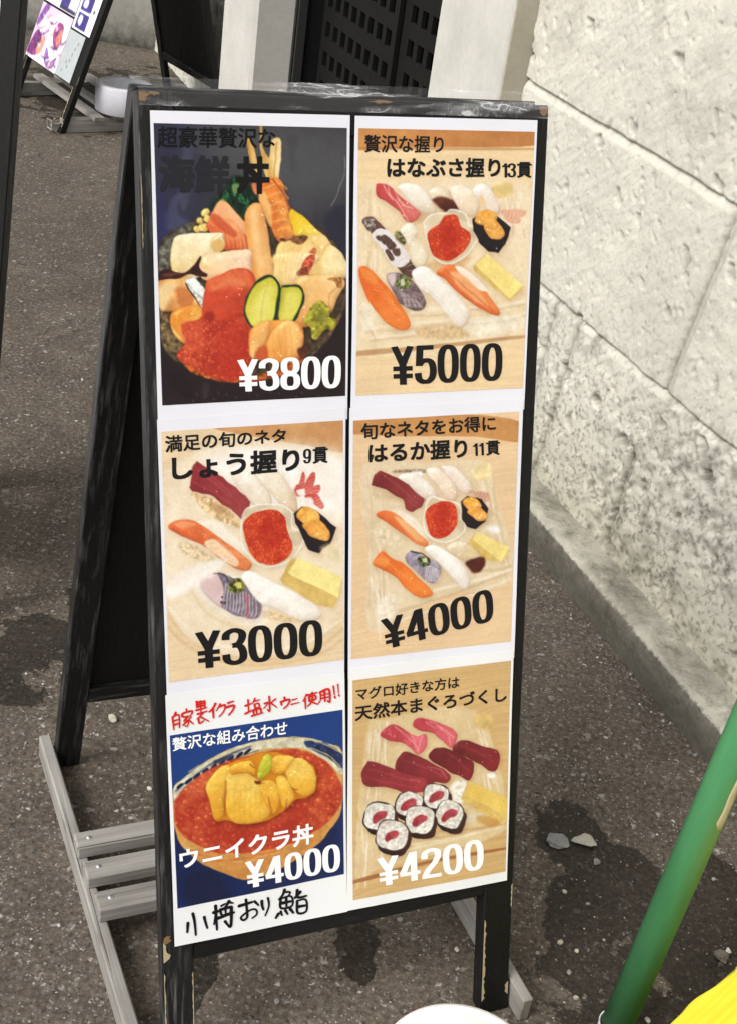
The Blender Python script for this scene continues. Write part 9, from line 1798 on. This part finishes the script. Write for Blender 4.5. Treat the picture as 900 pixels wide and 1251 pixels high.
# tape remnant: curved skin on the tube
def on_tube(ang,z,r=.0209):
    return PB+PA*z+V(math.cos(ang),math.sin(ang),0)*r
ac=math.atan2(-PB[1],-PB[0])
mb=MB(); zs=np.linspace(.375,.66,22); rs=random.Random(3); vs=[];fs=[]
for i,zz in enumerate(zs):
    e0=ac+.62+rs.uniform(-.05,.05)+(.25 if i==0 else 0); e1=ac+1.12+rs.uniform(-.07,.07)
    vs+=[on_tube(e0+(e1-e0)*t,zz+rs.uniform(-.003,.003)) for t in (0,.33,.66,1)]
for i in range(len(zs)-1):
    for j in range(3): fs.append([i*4+j,i*4+j+1,i*4+j+5,i*4+j+4])
mb.add(vs,fs,None,0,True); M['tape']=plaster('old cream tape',(.50,.44,.27)); o=mb.build('tape_remnant',M['tape'],gp); o.modifiers.new('thickness','SOLIDIFY').thickness=.0004

# ------------------------------------------------------------------ white bucket with a domed lid, bottom of the frame
bc=V(.197,.921,0)
bk_=empty('bucket',bc,'white bucket with a domed lid, in front of the foreground sign','bucket')
mb=MB(); lathe(mb,bc,[(0,.001),(.081,.001),(.083,.004),(.0895,.113),(.090,.116)],56); mb.build('bucket_body',M['white'],bk_)
mb=MB(); lathe(mb,bc,[(.0905,.114),(.0945,.114),(.0956,.117),(.0956,.128),(.0945,.131),(.090,.1325),(.086,.1325),(.084,.131),(.082,.1315),(.05,.137),(.0,.139)],64); mb.build('lid',M['white'],bk_)

# ------------------------------------------------------------------ yellow cloth cover over a low box, bottom right corner
yd=nrm(V(.082,.089,0)); yp=V(yd[1],-yd[0],0)        # along the visible edge; towards the near right
Y0=V(.434,1.010,.16)-yd*.11
yc=empty('covered_box',V(*(Y0[:2]+yd[:2]*.2+yp[:2]*.15),0),'low box under a bright yellow cloth cover beside the green pole','box')
nu,nv=240,200; us=np.linspace(-.10,.52,nu); vs_=np.linspace(-.10,.40,nv); U_,V_=np.meshgrid(us,vs_)
LX,LY,HT,RR=.42,.30,.16,.012
dx=np.maximum(np.maximum(-U_,U_-LX),0); dy=np.maximum(np.maximum(-V_,V_-LY),0)
def fold(t): return np.minimum(t,.004+t*.10)
Zc=HT-np.clip((np.maximum(dx,dy)-.002),0,1)*2.9+ (fbm(U_*9,V_*9,8,3)-.5)*.006*(np.maximum(dx,dy)<=0)
Zc-= .006*np.exp(-((V_-.030)/.005)**2)+.004*np.exp(-((V_-.012)/.003)**2)*(np.maximum(dx,dy)<=0)
Un=np.clip(U_,0,LX)+np.sign(U_-LX/2)*fold(dx)+ (fbm(V_*14,U_*5,3,2)-.5)*.02*(dx>0); Vn=np.clip(V_,0,LY)+np.sign(V_-LY/2)*fold(dy)+(fbm(U_*14,V_*5,4,2)-.5)*.02*(dy>0)
Pc=V(Y0[0],Y0[1],0)+yd*Un[...,None]+yp*Vn[...,None]+ZV*np.maximum(Zc,.004)[...,None]
m,n_,l_,p_=mat('yellow woven cloth',S8(226,212,58),.6,.3); M['yellow']=m
w_=nd(n_,'ShaderNodeTexNoise',i_Scale=260.); bump(n_,l_,p_,w_.outputs['Fac'],.25,.001)
o=grid_mesh('cloth_cover',Pc,None,M['yellow'],yc); o.modifiers.new('thickness','SOLIDIFY').thickness=.0012
mb=MB(); mb.frame(V(Y0[0],Y0[1],0),yd,yp,ZV,(.012,.012,.001),(LX-.012,LY-.012,HT-.012),.006); mb.build('box_body',M['lumber'],yc)

# ------------------------------------------------------------------ loose stones
def rock(mb,c,size,seed,flat=.5,rough=.3,sub=2,m=0,facets=7):
    import bmesh
    b=bmesh.new(); bmesh.ops.create_icosphere(b,subdivisions=sub,radius=1); rs=np.random.RandomState(seed)
    ax_=[nrm(rs.randn(3)) for _ in range(facets)]; cut=rs.uniform(.5,.85,facets)
    vs=[]; ca=rs.uniform(0,6.28)
    for v in b.verts:
        p=np.array(v.co)
        for q_,k in zip(ax_,cut):
            d=p@q_
            if d>k: p=p-q_*(d-k)
        p*=1+rough*(rs.rand()-.5)*.25
        p=p*np.array((size[0],size[1],size[0]*flat)); x,y=p[0]*math.cos(ca)-p[1]*math.sin(ca),p[0]*math.sin(ca)+p[1]*math.cos(ca)
        vs.append(V(c[0]+x,c[1]+y,c[2]+p[2]))
    fs=[[v.index for v in f.verts] for f in b.faces]; b.free(); mb.add(vs,fs,None,m)
def stone_m(name,c):
    m,n,l,p=mat(name,c,.85,.25); P=nd(n,'ShaderNodeTexCoord').outputs['Object']; a=noise(n,l,P,90,4,.7)
    l.new(mixc(n,l,1.,c+(1,),ramp(n,l,a,[(.3,g1(.7)),(.7,g1(1.15))]),'MULTIPLY'),p.inputs['Base Color']); bump(n,l,p,a,.5,.002); return m
M['st_grey']=stone_m('grey stone',(.27,.27,.26)); M['st_pale']=stone_m('pale stone',(.46,.44,.36)); M['st_brown']=stone_m('brown grey stone',(.15,.135,.115)); M['st_white']=stone_m('white grit',(.62,.61,.58))
def one(c,size,seed,mt,label,flat=.5):
    mb=MB(); rock(mb,c,size,seed,flat,.6,3,0,16); o=mb.build('stone',mt,None,(c[0],c[1],0)); tag(o,label,'stone'); return o
one(V(.352,1.438,.005),(.024,.019),5,M['st_grey'],'flat grey stone in the dark damp patch right of the foreground sign',.28)
one(V(.396,1.446,.005),(.024,.014),9,M['st_pale'],'pale cream stone beside the flat grey one in the damp patch',.3)
one(V(.572,1.265,.006),(.014,.011),12,M['st_brown'],'brown grey stone on the dark ground between green pole and yellow cover',.6)
one(V(.584,1.274,.006),(.006,.006),15,M['st_white'],'small whitish stone touching the brown grey stone',.8)
one(V(.410,1.408,.004),(.007,.006),19,M['st_grey'],'little grey pebble just below the pale cream stone',.7)
one(V(-.345,1.556,.004),(.010,.007),21,M['st_pale'],'pale pebble beside the rear foot of the foreground sign',.7)
rs=np.random.RandomState(12); mb=MB()
import bmesh as _bm
def scatter(npts,fx,fy,smin,smax,kerb=False):
    for i in range(npts):
        if kerb:
            s=rs.uniform(.9,2.4); qd=1.262-abs(rs.normal(0,.022)); c=WD*s+WN*qd
        else:
            c=V(rs.uniform(*fx),rs.uniform(*fy),0)
            if c@WN>1.25: continue
        r_=smin+(smax-smin)*rs.rand()**3.2
        if abs((c-SG)@SA+.04)<.03 and -.37<(c-SG)@SBK<.28: continue
        t=rs.rand(); mi=0 if t<.45 else 1 if t<.62 else 2 if t<.93 else 3
        base=V(c[0],c[1],r_*.25)
        rock(mb,base,(r_,r_*rs.uniform(.6,1.)),rs.randint(1e6),rs.uniform(.4,.8),.4,1,mi)
scatter(520,(-.9,.75),(.95,2.4),.0012,.0052)
scatter(260,(-2.0,.6),(2.4,4.8),.002,.007)
scatter(150,(.2,.75),(1.0,1.6),.0015,.006)
scatter(190,None,None,.0012,.0055,True)
tag(mb.build('gravel',[M['st_grey'],M['st_pale'],M['st_brown'],M['st_white']]),kind='stuff',label='loose grit and small stones strewn over the asphalt')
bpy.data.objects.remove(_to); bpy.data.curves.remove(_txt)
